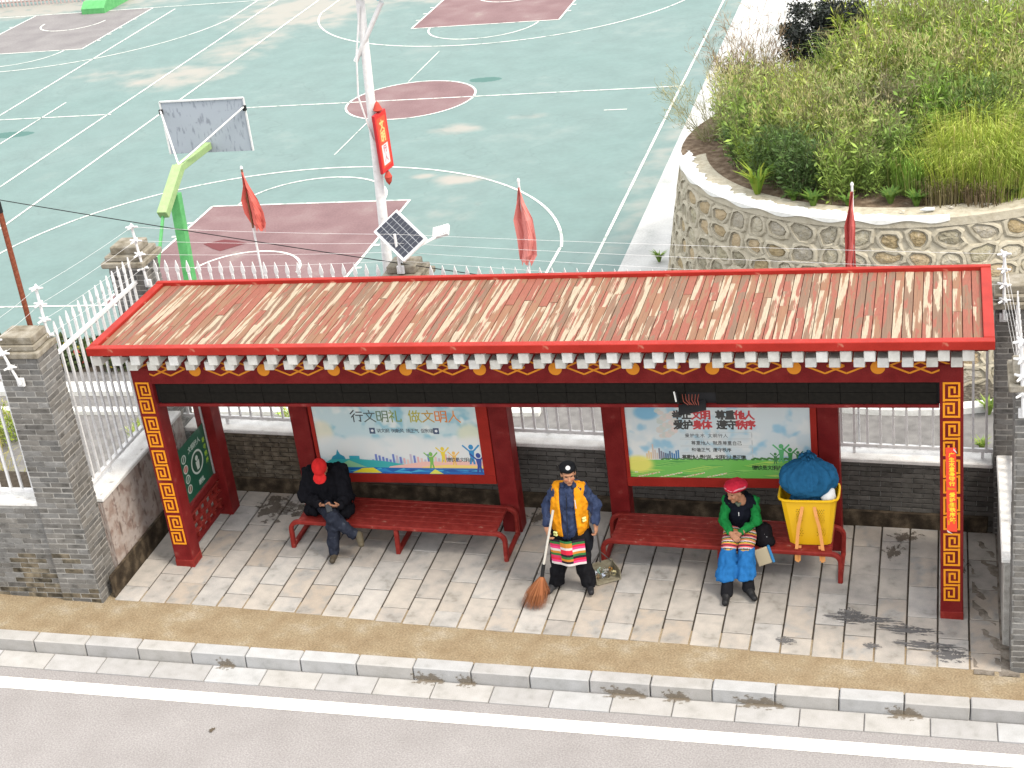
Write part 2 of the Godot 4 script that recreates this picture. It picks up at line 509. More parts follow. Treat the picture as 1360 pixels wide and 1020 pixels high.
# strip that follows the kerb, between two offsets from it, at height y over the street slope
func strip(mb: MB, x0: float, x1: float, o0: float, o1: float, y: float, n := 24):
	for i in n:
		var a := lerpf(x0, x1, float(i) / n); var b := lerpf(x0, x1, float(i + 1) / n)
		mb.quad(P(a, y, zk(a) + o0), P(b, y, zk(b) + o0), P(b, y, zk(b) + o1), P(a, y, zk(a) + o1))

func build_street():
	var mb := MB.new()
	strip(mb, -40, 40, 0.10, 22.0, -0.165)
	# the bank that carries the street, down to the yard behind the wall
	struct("road", mb, M.asphalt)
	mb = MB.new()
	strip(mb, -40, 40, 0.655, 0.85, -0.161)
	struct("road_edge_line", mb, M.line_paint)
	# sandy concrete strip behind the kerb
	mb = MB.new()
	var nz := 10
	var nn := FastNoiseLite.new()
	nn.frequency = 0.7
	for i in 160:
		for j in nz:
			var xa := lerpf(-20, 20, i / 160.0); var xb := lerpf(-20, 20, (i + 1) / 160.0)
			var q := []
			for pz in [[xa, j], [xb, j], [xb, j + 1], [xa, j + 1]]:
				var z: float = lerpf(0.55, zk(pz[0]) + 0.03, float(pz[1]) / nz)
				var hgt := -0.012 + 0.010 * nn.get_noise_2d(pz[0] * 3.0, z * 3.0)
				if pz[1] >= nz - 1: hgt = min(hgt, -0.012)
				q.append(P(pz[0], hgt, z))
			mb.quad(q[0], q[1], q[2], q[3])
	var sw := struct("sidewalk", mb, M.sandy)
	mb = MB.new()
	mb.quad(P(-40, -0.03, -2.05), P(40, -0.03, -2.05), P(40, -0.03, zk(40) + 0.02), P(-40, -0.03, zk(-40) + 0.02))
	mb.quad(Vector3(-40, -2.0, -2.05), Vector3(40, -2.0, -2.05), P(40, -0.03, -2.05), P(-40, -0.03, -2.05))
	struct("street_bank", mb, M.paver_bed)
	# kerb stones and gutter slabs
	var kerb := Node3D.new()
	kerb.name = "kerb"; kerb.set_meta("kind", "structure"); add_child(kerb)
	var gut := Node3D.new()
	gut.name = "gutter"; gut.set_meta("kind", "structure"); add_child(gut)
	var turn := Basis(Vector3.UP, atan(0.0168)) * tilt()
	var km := MB.new(); km.cbox(Vector3(0.632, 0.36, 0.178), Transform3D(), 0.012)
	var gm := MB.new(); gm.cbox(Vector3(0.632, 0.12, 0.285), Transform3D(), 0.006)
	var kmesh := km.mesh(M.granite[0]); var gmesh := gm.mesh(M.granite[1])
	for i in range(-9, 26):
		var x := 0.57 + 0.642 * i
		var jig := rng.randf_range(-0.004, 0.004)
		inst("kerb_stone", kmesh, kerb, Transform3D(turn * Basis(Vector3.UP, rng.randf_range(-0.004, 0.004)), P(x, -0.178 + jig, zk(x) + 0.089)), M.granite[rng.randi() % M.granite.size()])
		inst("gutter_slab", gmesh, gut, Transform3D(turn, P(x + 0.26, -0.206 + jig * 0.5, zk(x) + 0.335)), M.granite[rng.randi() % M.granite.size()])

func grit():
	for q in [[3.62, 0.5], [4.05, 0.3], [5.75, 0.65], [6.3, 0.4], [7.15, 0.7], [1.3, 0.3], [8.6, 0.5]]:
		var x: float = q[0]; var w: float = q[1] * 0.5
		var mb := MB.new()
		mb.quad_uv(P(x - w, -0.03, zk(x - w) + 0.1822), P(x + w, -0.03, zk(x + w) + 0.1822), P(x + w, -0.146, zk(x + w) + 0.1822), P(x - w, -0.146, zk(x - w) + 0.1822), Rect2(0, 0.05, 1, 0.45))
		mb.quad_uv(P(x - w, -0.1415, zk(x - w) + 0.181), P(x + w, -0.1415, zk(x + w) + 0.181), P(x + w, -0.1415, zk(x + w) + 0.28), P(x - w, -0.1415, zk(x - w) + 0.28), Rect2(0, 0.5, 1, 0.45))
		var o := struct("washed_soil", mb, M.stain[4])

func build_paving():
	grit()
	var root := Node3D.new()
	root.name = "paving"; root.set_meta("kind", "structure"); add_child(root)
	var mb := MB.new()
	mb.quad(P(-0.46, -0.018, -1.9), P(9.56, -0.018, -1.9), P(9.56, -0.018, 0.80), P(-0.46, -0.018, 0.70))
	part("bed", mb, M.paver_bed, root)
	var cell := 0.3235
	var lens := [0.60, 0.60, 0.60, 0.60, 0.60]
	var full := MB.new(); full.cbox(Vector3(1, 0.06, 1), Transform3D(), 0.005)
	var meshes := {}
	var x := -0.46
	var col := 0
	var bt := tilt()
	while x < 9.3:
		var wd := cell
		var front: float = 0.775 + 0.010 * x - 0.02 * sin(x * 1.3)
		var z := front
		var first: float = [0.30, 0.60, 0.44, 0.60, 0.28, 0.52][col % 6]
		var ln := first
		while z > -1.87:
			var z1: float = max(z - ln, -1.87)
			var l := z - z1
			if l > 0.05:
				var key := "%d_%d" % [int(wd * 1000), int(round(l * 100))]
				if not meshes.has(key):
					var pm := MB.new(); pm.cbox(Vector3(wd - 0.018, 0.06, round(l * 100) / 100.0 - 0.014), Transform3D(), 0.006)
					meshes[key] = pm.mesh(M.paver[0])
				var wob := rng.randf_range(-0.004, 0.003)
				var tip := Basis(Vector3.RIGHT, rng.randf_range(-0.006, 0.006)) * Basis(Vector3.UP, rng.randf_range(-0.006, 0.006))
				inst("paver", meshes[key], root, Transform3D(bt * tip, P(x + wd * 0.5, -0.030 + wob, (z + z1) * 0.5)), M.paver[rng.randi() % M.paver.size()])
			z = z1
			ln = 0.60
		x += wd
		col += 1
	# broken margin of old concrete along the right-hand wall
	mb = MB.new()
	var pts := [Vector2(9.3, 0.86), Vector2(9.3, -1.87), Vector2(9.75, -1.87), Vector2(9.75, 1.0)]
	for i in 40:
		for j in 4:
			var za := lerpf(-1.87, 0.95, i / 40.0); var zb := lerpf(-1.87, 0.95, (i + 1) / 40.0)
			var xa := lerpf(9.285, 9.75, j / 4.0); var xb := lerpf(9.285, 9.75, (j + 1) / 4.0)
			var hh := func(px, pz): return P(px, -0.006 + 0.014 * sin(px * 23.0 + pz * 7.0) * sin(pz * 11.0 + px * 5.0), pz)
			mb.quad(hh.call(xa, za), hh.call(xb, za), hh.call(xb, zb), hh.call(xa, zb))
	part("rough_margin", mb, tri_mat(surface_tex(256, 0.02, 0.2, [[0.0, C(0.04, 0.035, 0.028)], [0.4, C(0.14, 0.12, 0.10)], [1.0, C(0.21, 0.19, 0.165)]], 0.3, 303), 0.7, 0.95), root)
	# dark wet or oily stains: thin films with ragged outlines lying on the slabs
	for s in [[0.72, -1.45, 0.26, 0.24, 0], [1.15, -1.4, 0.24, 0.14, 0], [4.18, -1.6, 0.17, 0.12, 0], [5.25, -1.55, 0.13, 0.14, 0], [8.55, -1.62, 0.16, 0.10, 0], [9.12, -1.0, 0.12, 0.16, 0], [8.12, 0.12, 0.34, 0.07, 1], [8.62, 0.26, 0.27, 0.06, 1], [8.82, 0.52, 0.3, 0.06, 1], [9.05, 0.66, 0.16, 0.09, 1], [8.0, 0.05, 0.12, 0.09, 1], [7.35, 0.62, 0.09, 0.05, 1], [8.25, 0.6, 0.08, 0.04, 1], [8.42, -1.28, 0.1, 0.13, 0]]:
		var sm := MB.new()
		var hx: float = s[2] * 1.5; var hz: float = s[3] * 1.7
		sm.quad_uv(P(s[0] - hx, 0.004, s[1] - hz), P(s[0] + hx, 0.004, s[1] - hz), P(s[0] + hx, 0.004, s[1] + hz), P(s[0] - hx, 0.004, s[1] + hz))
		part("stain", sm, M.stain[s[4] * 2 + rng.randi() % 2], root)

# ---------------------------------------------------------------- sports court
func build_court():
	var x0 := -34.0; var x1 := 2.8; var z0 := -43.5; var z1 := -10.15
	var W := 1024; var H := 1024
	var a := noise_bytes(W, H, 0.006, 5, 401)
	var b := noise_bytes(W, H, 0.03, 4, 402)
	var cn := noise_bytes(W, H, 0.18, 2, 403)
	var im := Image.create(W, H, false, Image.FORMAT_RGB8)
	# dust drifts: x, z, rx, rz, strength
	var dust := [[-14.0, -30.3, 2.2, 1.6, 1.0], [-13.2, -33.5, 1.6, 3.0, 0.8], [-12.6, -38.5, 3.0, 3.2, 1.2], [-9.0, -40.5, 4.5, 2.5, 1.2], [-16.5, -31.0, 2.2, 1.0, 0.6], [-13.4, -21.0, 1.5, 1.2, 0.35], [-3.2, -23.6, 0.9, 0.5, 0.9], [-1.4, -24.4, 0.7, 0.4, 0.6], [-2.0, -19.6, 0.8, 0.4, 1.0], [-3.0, -19.9, 0.4, 0.25, 0.8], [-1.6, -17.0, 1.2, 2.0, 0.45], [-25.0, -41.5, 6.0, 1.3, 1.3], [-4.0, -17.4, 1.3, 0.5, 0.5], [2.6, -20.0, 0.8, 9.0, 0.55], [2.6, -32.0, 0.8, 9.0, 0.5], [1.6, -12.8, 1.6, 1.2, 0.6]]
	var stains := [[-3.55, -28.1, 0.45, 0.25], [-16.8, -24.9, 0.7, 0.3]]
	for y in H:
		var z := lerpf(z0, z1, (y + 0.5) / H)
		for x in W:
			var px := lerpf(x0, x1, (x + 0.5) / W)
			var i := y * W + x
			var n1 := a[i] / 255.0; var n2 := b[i] / 255.0; var n3 := cn[i] / 255.0
			var cc := C(0.090, 0.147, 0.140).lerp(C(0.103, 0.155, 0.149), n1)
			cc = cc * (0.84 + 0.20 * n2 + 0.12 * n3)
			if n1 > 0.62 and n1 < 0.635: cc = cc * 0.9
			var ds := 0.0
			for d in dust:
				var ex: float = (px - d[0]) / d[2]; var ez: float = (z - d[1]) / d[3]
				var rr := ex * ex + ez * ez
				if rr < 4.0: ds = max(ds, d[4] * exp(-rr) * (0.25 + 1.1 * n2))
			ds = smoothstep(0.22, 0.85, ds) * 0.8 + max(0.0, n1 + n2 - 1.3) * 0.3
			cc = cc.lerp(C(0.235, 0.215, 0.19), clamp(ds, 0, 1))
			for d in stains:
				var ex: float = (px - d[0]) / d[2]; var ez: float = (z - d[1]) / d[3]
				if ex * ex + ez * ez < 1.0 + (n2 - 0.5): cc = cc.lerp(C(0.02, 0.085, 0.072), 0.9)
			im.set_pixel(x, y, cc.linear_to_srgb())
	im.generate_mipmaps()
	var m := StandardMaterial3D.new()
	m.albedo_texture = ImageTexture.create_from_image(im)
	m.roughness = 0.75
	m.cull_mode = BaseMaterial3D.CULL_DISABLED
	var root := Node3D.new()
	root.name = "sports_court"; root.set_meta("kind", "structure"); add_child(root)
	var mb := MB.new()
	mb.quad_uv(Vector3(x0, COURT_Y, z0), Vector3(x1, COURT_Y, z0), Vector3(x1, COURT_Y, z1), Vector3(x0, COURT_Y, z1))
	part("court_surface", mb, m, root)
	var pink := tri_mat(surface_tex(512, 0.010, 0.2, [[0.0, C(0.130, 0.080, 0.084)], [0.5, C(0.155, 0.098, 0.102)], [0.8, C(0.172, 0.118, 0.12)], [1.0, C(0.20, 0.162, 0.152)]], 0.12, 405), 7.0, 0.8)
	var grey := tri_mat(surface_tex(256, 0.012, 0.2, [[0.0, C(0.135, 0.126, 0.13)], [1.0, C(0.18, 0.172, 0.172)]], 0.12, 406), 5.0, 0.8)
	for ct in [[CX, pink], [-22.05, grey]]:
		var cx: float = ct[0]
		var pm := MB.new()
		for e in [-1.0, 1.0]:
			var za: float = CZ + e * 8.2; var zb: float = CZ + e * 14.0
			sheet(pm, cx - 2.45, cx + 2.45, min(za, zb), max(za, zb), COURT_Y + 0.004, 0, 6)
		part("key_area", pm, ct[1], root)
		pm = MB.new()
		for i in 48:
			var t0 := TAU * i / 48; var t1 := TAU * (i + 1) / 48
			pm.tri(Vector3(cx, COURT_Y + 0.004, CZ), Vector3(cx + 1.8 * cos(t0), COURT_Y + 0.004, CZ + 1.8 * sin(t0)), Vector3(cx + 1.8 * cos(t1), COURT_Y + 0.004, CZ + 1.8 * sin(t1)))
		part("centre_circle", pm, ct[1], root)
		var lm := MB.new()
		court_lines(lm, cx)
		part("court_lines", lm, M.court_line, root)
	var em := MB.new()
	seg(em, Vector2(-18.5, -40), Vector2(-18.3, -22), 0.06)
	seg(em, Vector2(-16.70, -28.0), Vector2(-16.70, -23.9), 0.05)
	seg(em, Vector2(-18.4, -26.6), Vector2(-26.0, -26.6), 0.05)
	part("court_lines", em, M.court_line, root)
	em = MB.new()
	seg(em, Vector2(-5.9, -31.6), Vector2(-5.9, -28.3), 0.028)
	seg(em, Vector2(-5.9, -24.5), Vector2(-5.9, -21.8), 0.028)
	seg(em, Vector2(0.5, -24.6), Vector2(1.1, -24.6), 0.05)
	part("court_lines", em, M.court_line, root)
	# worn dark-red patch in the near key
	em = MB.new()
	var rp := [Vector2(-6.9, -15.8), Vector2(-6.5, -16.05), Vector2(-6.15, -15.95), Vector2(-5.85, -15.8), Vector2(-6.05, -15.6), Vector2(-6.3, -15.35), Vector2(-6.55, -15.5)]
	for i in range(1, rp.size() - 1):
		em.tri(Vector3(rp[0].x, COURT_Y + 0.009, rp[0].y), Vector3(rp[i].x, COURT_Y + 0.009, rp[i].y), Vector3(rp[i + 1].x, COURT_Y + 0.009, rp[i + 1].y))
	part("bare_patch", em, plain(0.10, 0.025, 0.028, 0.8), root)
	# pale concrete between the court and the planter
	mb = MB.new()
	sheet(mb, 2.8, 30, -60, -10.15, COURT_Y, 0, 30)
	sheet(mb, -60, 30, -60, -43.5, COURT_Y, 0, 30)
	var pale := tri_mat(surface_tex(512, 0.008, 0.2, [[0.0, C(0.22, 0.235, 0.23)], [0.3, C(0.31, 0.315, 0.31)], [0.7, C(0.38, 0.38, 0.375)], [1.0, C(0.43, 0.43, 0.42)]], 0.12, 407), 6.0, 0.9)
	struct("concrete_apron", mb, pale)

func seg(mb: MB, a: Vector2, b: Vector2, w := 0.06):
	var d := (b - a).normalized(); var nrm := Vector2(-d.y, d.x) * w * 0.5
	var y := COURT_Y + 0.008
	var q := [a + nrm, b + nrm, b - nrm, a - nrm]
	var v3 := []
	for p in q: v3.append(Vector3(p.x, y, p.y))
	mb.face4(Transform3D(), v3[0], v3[1], v3[2], v3[3], Vector3.UP)

func arc(mb: MB, c: Vector2, r: float, t0: float, t1: float, n := 48, w := 0.06):
	for i in n:
		var a := lerpf(t0, t1, float(i) / n); var b := lerpf(t0, t1, float(i + 1) / n)
		seg(mb, c + Vector2(cos(a), sin(a)) * r, c + Vector2(cos(b), sin(b)) * r, w)

func court_lines(mb: MB, cx: float):
	var l := cx - 7.5; var r := cx + 7.5
	seg(mb, Vector2(l, CZ - 14), Vector2(l, CZ + 14)); seg(mb, Vector2(r, CZ - 14), Vector2(r, CZ + 14))
	for e in [-1.0, 1.0]:
		var zb: float = CZ + 14 * e
		seg(mb, Vector2(l, zb), Vector2(r, zb))
		var bc := Vector2(cx, zb - 1.575 * e)
		var up: float = -e          # direction into the court
		seg(mb, Vector2(cx - 2.45, zb), Vector2(cx - 2.45, zb - 5.8 * e)); seg(mb, Vector2(cx + 2.45, zb), Vector2(cx + 2.45, zb - 5.8 * e))
		seg(mb, Vector2(cx - 2.45, zb - 5.8 * e), Vector2(cx + 2.45, zb - 5.8 * e))
		var t0 := 0.0 if up > 0 else PI
		arc(mb, Vector2(cx, zb - 5.8 * e), 1.8, t0, t0 + PI, 32)
		arc(mb, bc, 6.75, t0 + 0.16, t0 + PI - 0.16, 72)
		arc(mb, bc, 1.25, t0, t0 + PI, 24)
		for sx in [-1.0, 1.0]:
			seg(mb, Vector2(cx + 6.65 * sx, zb), Vector2(cx + 6.65 * sx, zb - 2.6 * e))
			for k in [1.75, 3.0, 3.85, 4.7]:
				seg(mb, Vector2(cx + 2.45 * sx, zb - k * e), Vector2(cx + 2.62 * sx, zb - k * e), 0.08)
	seg(mb, Vector2(l, CZ), Vector2(r + 0.12, CZ))
	arc(mb, Vector2(cx, CZ), 1.8, 0, TAU, 64)

# ---------------------------------------------------------------- walls and pillars
func unit_brick(bl: float, bh: float, dp: float) -> Mesh:
	var key := "brick%d_%d_%d" % [int(bl * 1000), int(bh * 1000), int(dp * 1000)]
	if not unit_mesh.has(key):
		var mb := MB.new(); mb.cbox(Vector3(bl, bh, dp), Transform3D(), 0.004)
		unit_mesh[key] = mb.mesh(M.brick[0])
	return unit_mesh[key]

# lays bricks over a rectangle: o bottom-left corner, u along, n outward (bricks' centres on the plane)
func lay_bricks(parent: Node3D, o: Vector3, u: Vector3, n: Vector3, width: float, height: float, pick: Callable, dp := 0.05, bl := 0.235, bh := 0.058, gap := 0.010, only := [], merged: MB = null):
	var up := n.cross(u)
	if up.y < 0: up = -up
	var bs := Basis(u, up, u.cross(up))
	var row := 0
	var y := 0.0
	while y + bh * 0.7 < height:
		var hh: float = min(bh, height - y)
		var x := -(bl + gap) * 0.5 if row % 2 == 1 else 0.0
		while x < width:
			var xa: float = max(x, 0.0); var xb: float = min(x + bl, width)
			if xb - xa > 0.03:
				var out := rng.randf_range(-0.0035, 0.0035)
				var ctr := o + u * ((xa + xb) * 0.5) + up * (y + hh * 0.5) + n * out
				var sc := Vector3((xb - xa) / bl, hh / bh, 1)
				var t := Transform3D(bs * Basis.from_scale(sc), ctr)
				var ok: bool = only.is_empty()
				for r in only:
					if ctr.x >= r[0] and ctr.x <= r[1]: ok = true
				if ok:
					inst("brick", unit_brick(bl, bh, dp), parent, t, pick.call(ctr))
				elif merged:
					merged.cbox(Vector3(bl, bh, dp) * sc, Transform3D(bs, ctr), 0.0)
			x += bl + gap
		y += bh + gap
		row += 1

func pick_grey(p: Vector3) -> Material:
	return M.brick[rng.randi() % M.brick.size()]

func pick_front(p: Vector3) -> Material:
	# the lowest courses are stained with soil, as patches
	var h := p.y - G(p.x)
	var nn := sin(p.x * 9.0 + h * 5.0) + sin(p.x * 4.3 + 1.0) + rng.randf_range(-0.6, 0.6)
	if h < 0.62 and nn + (0.62 - h) * 3.0 > 1.0: return M.brick_dirty[rng.randi() % M.brick_dirty.size()]
	return M.brick[rng.randi() % M.brick.size()]

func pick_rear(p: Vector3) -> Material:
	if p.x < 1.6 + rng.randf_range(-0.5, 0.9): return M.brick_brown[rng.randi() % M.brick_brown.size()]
	return pick_darker(p)

# the rear wall takes the grey bricks in a darker tint
func pick_darker(p: Vector3) -> Material:
	return M.brick_darker[rng.randi() % M.brick_darker.size()]

# a square brick pillar: corner lo/hi in x and z, bottom y, height to the cap; faces: list of [side, picker]
func pillar(label: String, x0: float, x1: float, z0: float, z1: float, y0: float, h: float, faces: Array, cap_over := 0.06) -> Node3D:
	var base := Vector3((x0 + x1) * 0.5, y0, (z0 + z1) * 0.5)
	var t := thing("brick_pillar", label, "pillar", base, 0, "brick pillars of the fence")
	var mb := MB.new()
	mb.box(Vector3(x0 + 0.005, y0, z0 + 0.005) - base, Vector3(x1 - 0.005, y0 + h, z1 - 0.005) - base)
	part("mortar_core", mb, M.mortar, t)
	var sides := []
	for f in faces:
		if f[0] != "front": sides.append(f[0])
	for f in faces:
		match f[0]:
			"front": lay_bricks(t, Vector3(x0 + (0.022 if sides.has("left") else 0.0), y0, z1 - 0.011) - base, Vector3.RIGHT, Vector3.BACK, x1 - x0 - 0.022 * float(sides.size()), h, func(p): return f[1].call(p + base), 0.022)
			"right": lay_bricks(t, Vector3(x1 - 0.011, y0, z1) - base, Vector3.FORWARD, Vector3.RIGHT, z1 - z0, h, func(p): return f[1].call(p + base), 0.022)
			"left": lay_bricks(t, Vector3(x0 + 0.011, y0, z0) - base, Vector3.BACK, Vector3.LEFT, z1 - z0, h, func(p): return f[1].call(p + base), 0.022)
	var y := h
	for k in 3:
		var o: float = [cap_over, cap_over - 0.045, -0.05][k]
		var ht: float = [0.075, 0.07, 0.10][k]
		mb = MB.new()
		mb.box(Vector3(x0 - o, y0 + y, z0 - o) - base, Vector3(x1 + o, y0 + y + ht, z1 + o) - base, 0.012)
		part("cap_slab", mb, M.cap_stone, t)
		y += ht
	return t

func build_walls_and_pillars():
	# front pillars stand on the street side, the alcove runs back between them
	pillar("grey brick pillar at the left front corner, dirty at its foot", -1.07, -0.557, 0.44, 0.86, -0.06, 3.25, [["front", pick_front], ["right", pick_grey]], 0.012)
	pillar("brick pillar behind the roof's left corner with a stepped cap", -1.02, -0.56, -2.22, -1.78, -1.95, 5.14, [["front", pick_grey], ["right", pick_grey]])
	pillar("stepped pillar top under the tilted solar panel behind the roof", 2.50, 2.96, -2.32, -1.89, -1.95, 4.76, [["front", pick_grey]])
	pillar("dark brick pillar at the rear right corner beside the white fence", 9.535, 10.0, -2.24, -1.80, -1.95, 4.42, [["front", pick_grey], ["left", pick_grey]])
	pillar("grey brick pillar cut by the right edge of the picture", 9.645, 10.13, 0.40, 0.86, -0.5, 3.30, [["front", pick_grey], ["left", pick_grey]])
	# low front wall to the left
	var t := thing("low_wall", "low stained brick wall under the left-hand white railing", "wall", Vector3(-3.0, 0, 0.7))
	var mb := MB.new()
	mb.box(Vector3(-1.6, -0.1, -0.14), Vector3(1.92, 1.30, 0.123))
	part("mortar_core", mb, M.mortar, t)
	lay_bricks(t, Vector3(-1.6, -0.02, 0.105), Vector3.RIGHT, Vector3.BACK, 3.52, 1.30, func(p): return pick_front(p + Vector3(-3.0, 0.04, 0.7)), 0.05, 0.235, 0.058, 0.010, [[0.4, 2.0]])
	mb = MB.new(); mb.box(Vector3(-1.6, 1.30, -0.17), Vector3(1.925, 1.36, 0.14), 0.01)
	part("coping", mb, M.ledge, t)
	# left side wall of the alcove
	t = thing("side_wall", "stained rendered wall on the alcove's left side, pale ledge on top", "wall", Vector3(-0.65, 0, -0.7))
	mb = MB.new()
	var z0 := -1.08; var z1 := 1.15
	mb.quad_uv(Vector3(0.16, 1.14, z1), Vector3(0.16, 1.14, z0), Vector3(0.16, -0.1, z0), Vector3(0.16, -0.1, z1), Rect2(0, 0, 1.0, 1.0))
	mb.quad_uv(Vector3(-0.2, 1.14, z0), Vector3(-0.2, 1.14, z1), Vector3(-0.2, -2.0, z1), Vector3(-0.2, -2.0, z0))
	mb.quad_uv(Vector3(-0.2, 1.14, z1), Vector3(0.16, 1.14, z1), Vector3(0.16, -0.1, z1), Vector3(-0.2, -0.1, z1))
	part("rendered_face", mb, M.stain_wall, t)
	mb = MB.new(); mb.box(Vector3(-0.22, 1.14, z0), Vector3(0.175, 1.20, z1), 0.012)
	part("coping", mb, M.ledge, t)
	mb = MB.new(); mb.box(Vector3(0.16, -0.1, z0), Vector3(0.195, 0.30, z1 + 0.28), 0.01)
	part("plinth", mb, M.plinth, t)
	# rear wall
	t = thing("rear_wall", "low dark brick wall behind the shelter, white ledge along its top", "wall", Vector3(4.5, G(4.5), -1.86))
	var bt := tilt()
	var wall := Node3D.new()
	mb = MB.new()
	mb.cbox(Vector3(10.06, 2.6, 0.22), Transform3D(bt, Vector3(0.0, -0.46, -0.135)), 0)
	part("mortar_core", mb, M.mortar, t)
	var rest := MB.new()
	var vis := [[-0.5, 1.32], [4.02, 5.12], [7.85, 9.6]]
	var local := []
	for r in vis: local.append([r[0] - 4.5, r[1] - 4.5])
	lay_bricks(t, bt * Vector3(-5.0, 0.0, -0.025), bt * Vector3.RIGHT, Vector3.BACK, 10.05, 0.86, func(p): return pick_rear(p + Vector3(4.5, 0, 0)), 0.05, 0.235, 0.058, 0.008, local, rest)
	stuff(part("brick_course", rest, M.brick_darker[1], t))
	mb = MB.new(); mb.cbox(Vector3(10.06, 0.06, 0.30), Transform3D(bt, Vector3(0, 0.872, -0.13)), 0.012)
	part("coping", mb, M.ledge, t)
	mb = MB.new(); mb.cbox(Vector3(9.96, 0.30, 0.04), Transform3D(bt, Vector3(0, 0.06, 0.02)), 0.012)
	part("plinth", mb, M.plinth, t)
	# right side wall
	t = thing("side_wall", "narrow grey wall between the two right-hand pillars", "wall", Vector3(9.75, G(9.7), -0.7))
	mb = MB.new(); mb.box(Vector3(-0.17, -0.1, -1.1), Vector3(0.17, 1.0, 1.1), 0.01)
	part("rendered_face", mb, M.mortar, t)
	mb = MB.new(); mb.box(Vector3(-0.19, 1.0, -1.1), Vector3(0.19, 1.06, 1.1), 0.012)
	part("coping", mb, M.ledge, t)

# ---------------------------------------------------------------- fences
func picket_mesh(h: float) -> Mesh:
	var key := "picket%d" % int(h * 100)
	if not unit_mesh.has(key):
		var mb := MB.new()
		mb.box(Vector3(-0.014, 0, -0.014), Vector3(0.014, h - 0.17, 0.014), 0.002)
		# spear head: flat leaf shape
		var poly := PackedVector2Array([Vector2(-0.012, 0), Vector2(-0.026, 0.045), Vector2(-0.022, 0.09), Vector2(0, 0.175), Vector2(0.022, 0.09), Vector2(0.026, 0.045), Vector2(0.012, 0)])
		mb.prism(poly, 0.016, Transform3D(Basis(), Vector3(0, h - 0.175, -0.008)))
		unit_mesh[key] = mb.mesh(M.fence_white)
	return unit_mesh[key]

# fence from a to b (bottom rail line); h to the tips
func fence(label: String, a: Vector3, b: Vector3, h: float, pitch := 0.145, flat := Basis(), toprail := 0.36):
	var t := thing("railing_fence", label, "fence", a, 0, "white railings with spear tips")
	var d := b - a
	var n := int(d.length() / pitch)
	var bs := Basis(Vector3.UP, -atan2(d.z, d.x))
	for i in n:
		var p := d * ((i + 0.5) / n)
		inst("picket", picket_mesh(h), t, Transform3D(bs, p))
	for yy in [0.03, h - toprail]:
		var mb := MB.new()
		mb.bar(Vector3(0, yy, 0), d + Vector3(0, yy, 0), 0.04, 0.045, Vector3.UP, 0.004)
		part("rail", mb, M.fence_white, t)
	var k := 0.6
	while k < d.length():
		var p := d.normalized() * k
		var mb := MB.new()
		mb.box(p + Vector3(-0.016, -0.07, -0.016), p + Vector3(0.016, 0.03, 0.016))
		part("foot", mb, M.fence_white, t)
		k += 1.45
	return t

func build_fences():
	fence("white railing left of the front corner pillar, cut by the picture edge", Vector3(-4.6, 1.36 + 0.05, 0.7), Vector3(-1.1, 1.36 + 0.05, 0.7), 1.85)
	fence("white railing on the alcove's left side wall, running back from the pillar", Vector3(-0.68, 1.27, 0.42), Vector3(-0.68, 1.27, -1.78), 2.08)
	fence("white railing on the rear wall, left of the solar panel", P(-0.56, 0.98, -1.98), P(2.50, 0.98, -1.98), 2.2)
	fence("white railing on the rear wall, right of the solar panel", P(3.02, 0.98, -1.98), P(9.53, 0.98, -1.98), 2.2)
	fence("white railing on the alcove's right side wall", P(9.76, 1.13, 0.38), P(9.76, 1.13, -1.78), 2.0)

# ---------------------------------------------------------------- round stone planter
const PX := 8.42
const PZ := -13.10
const RIM_Y := 0.80
const R_TOP := 4.04
const R_BOT := 4.50

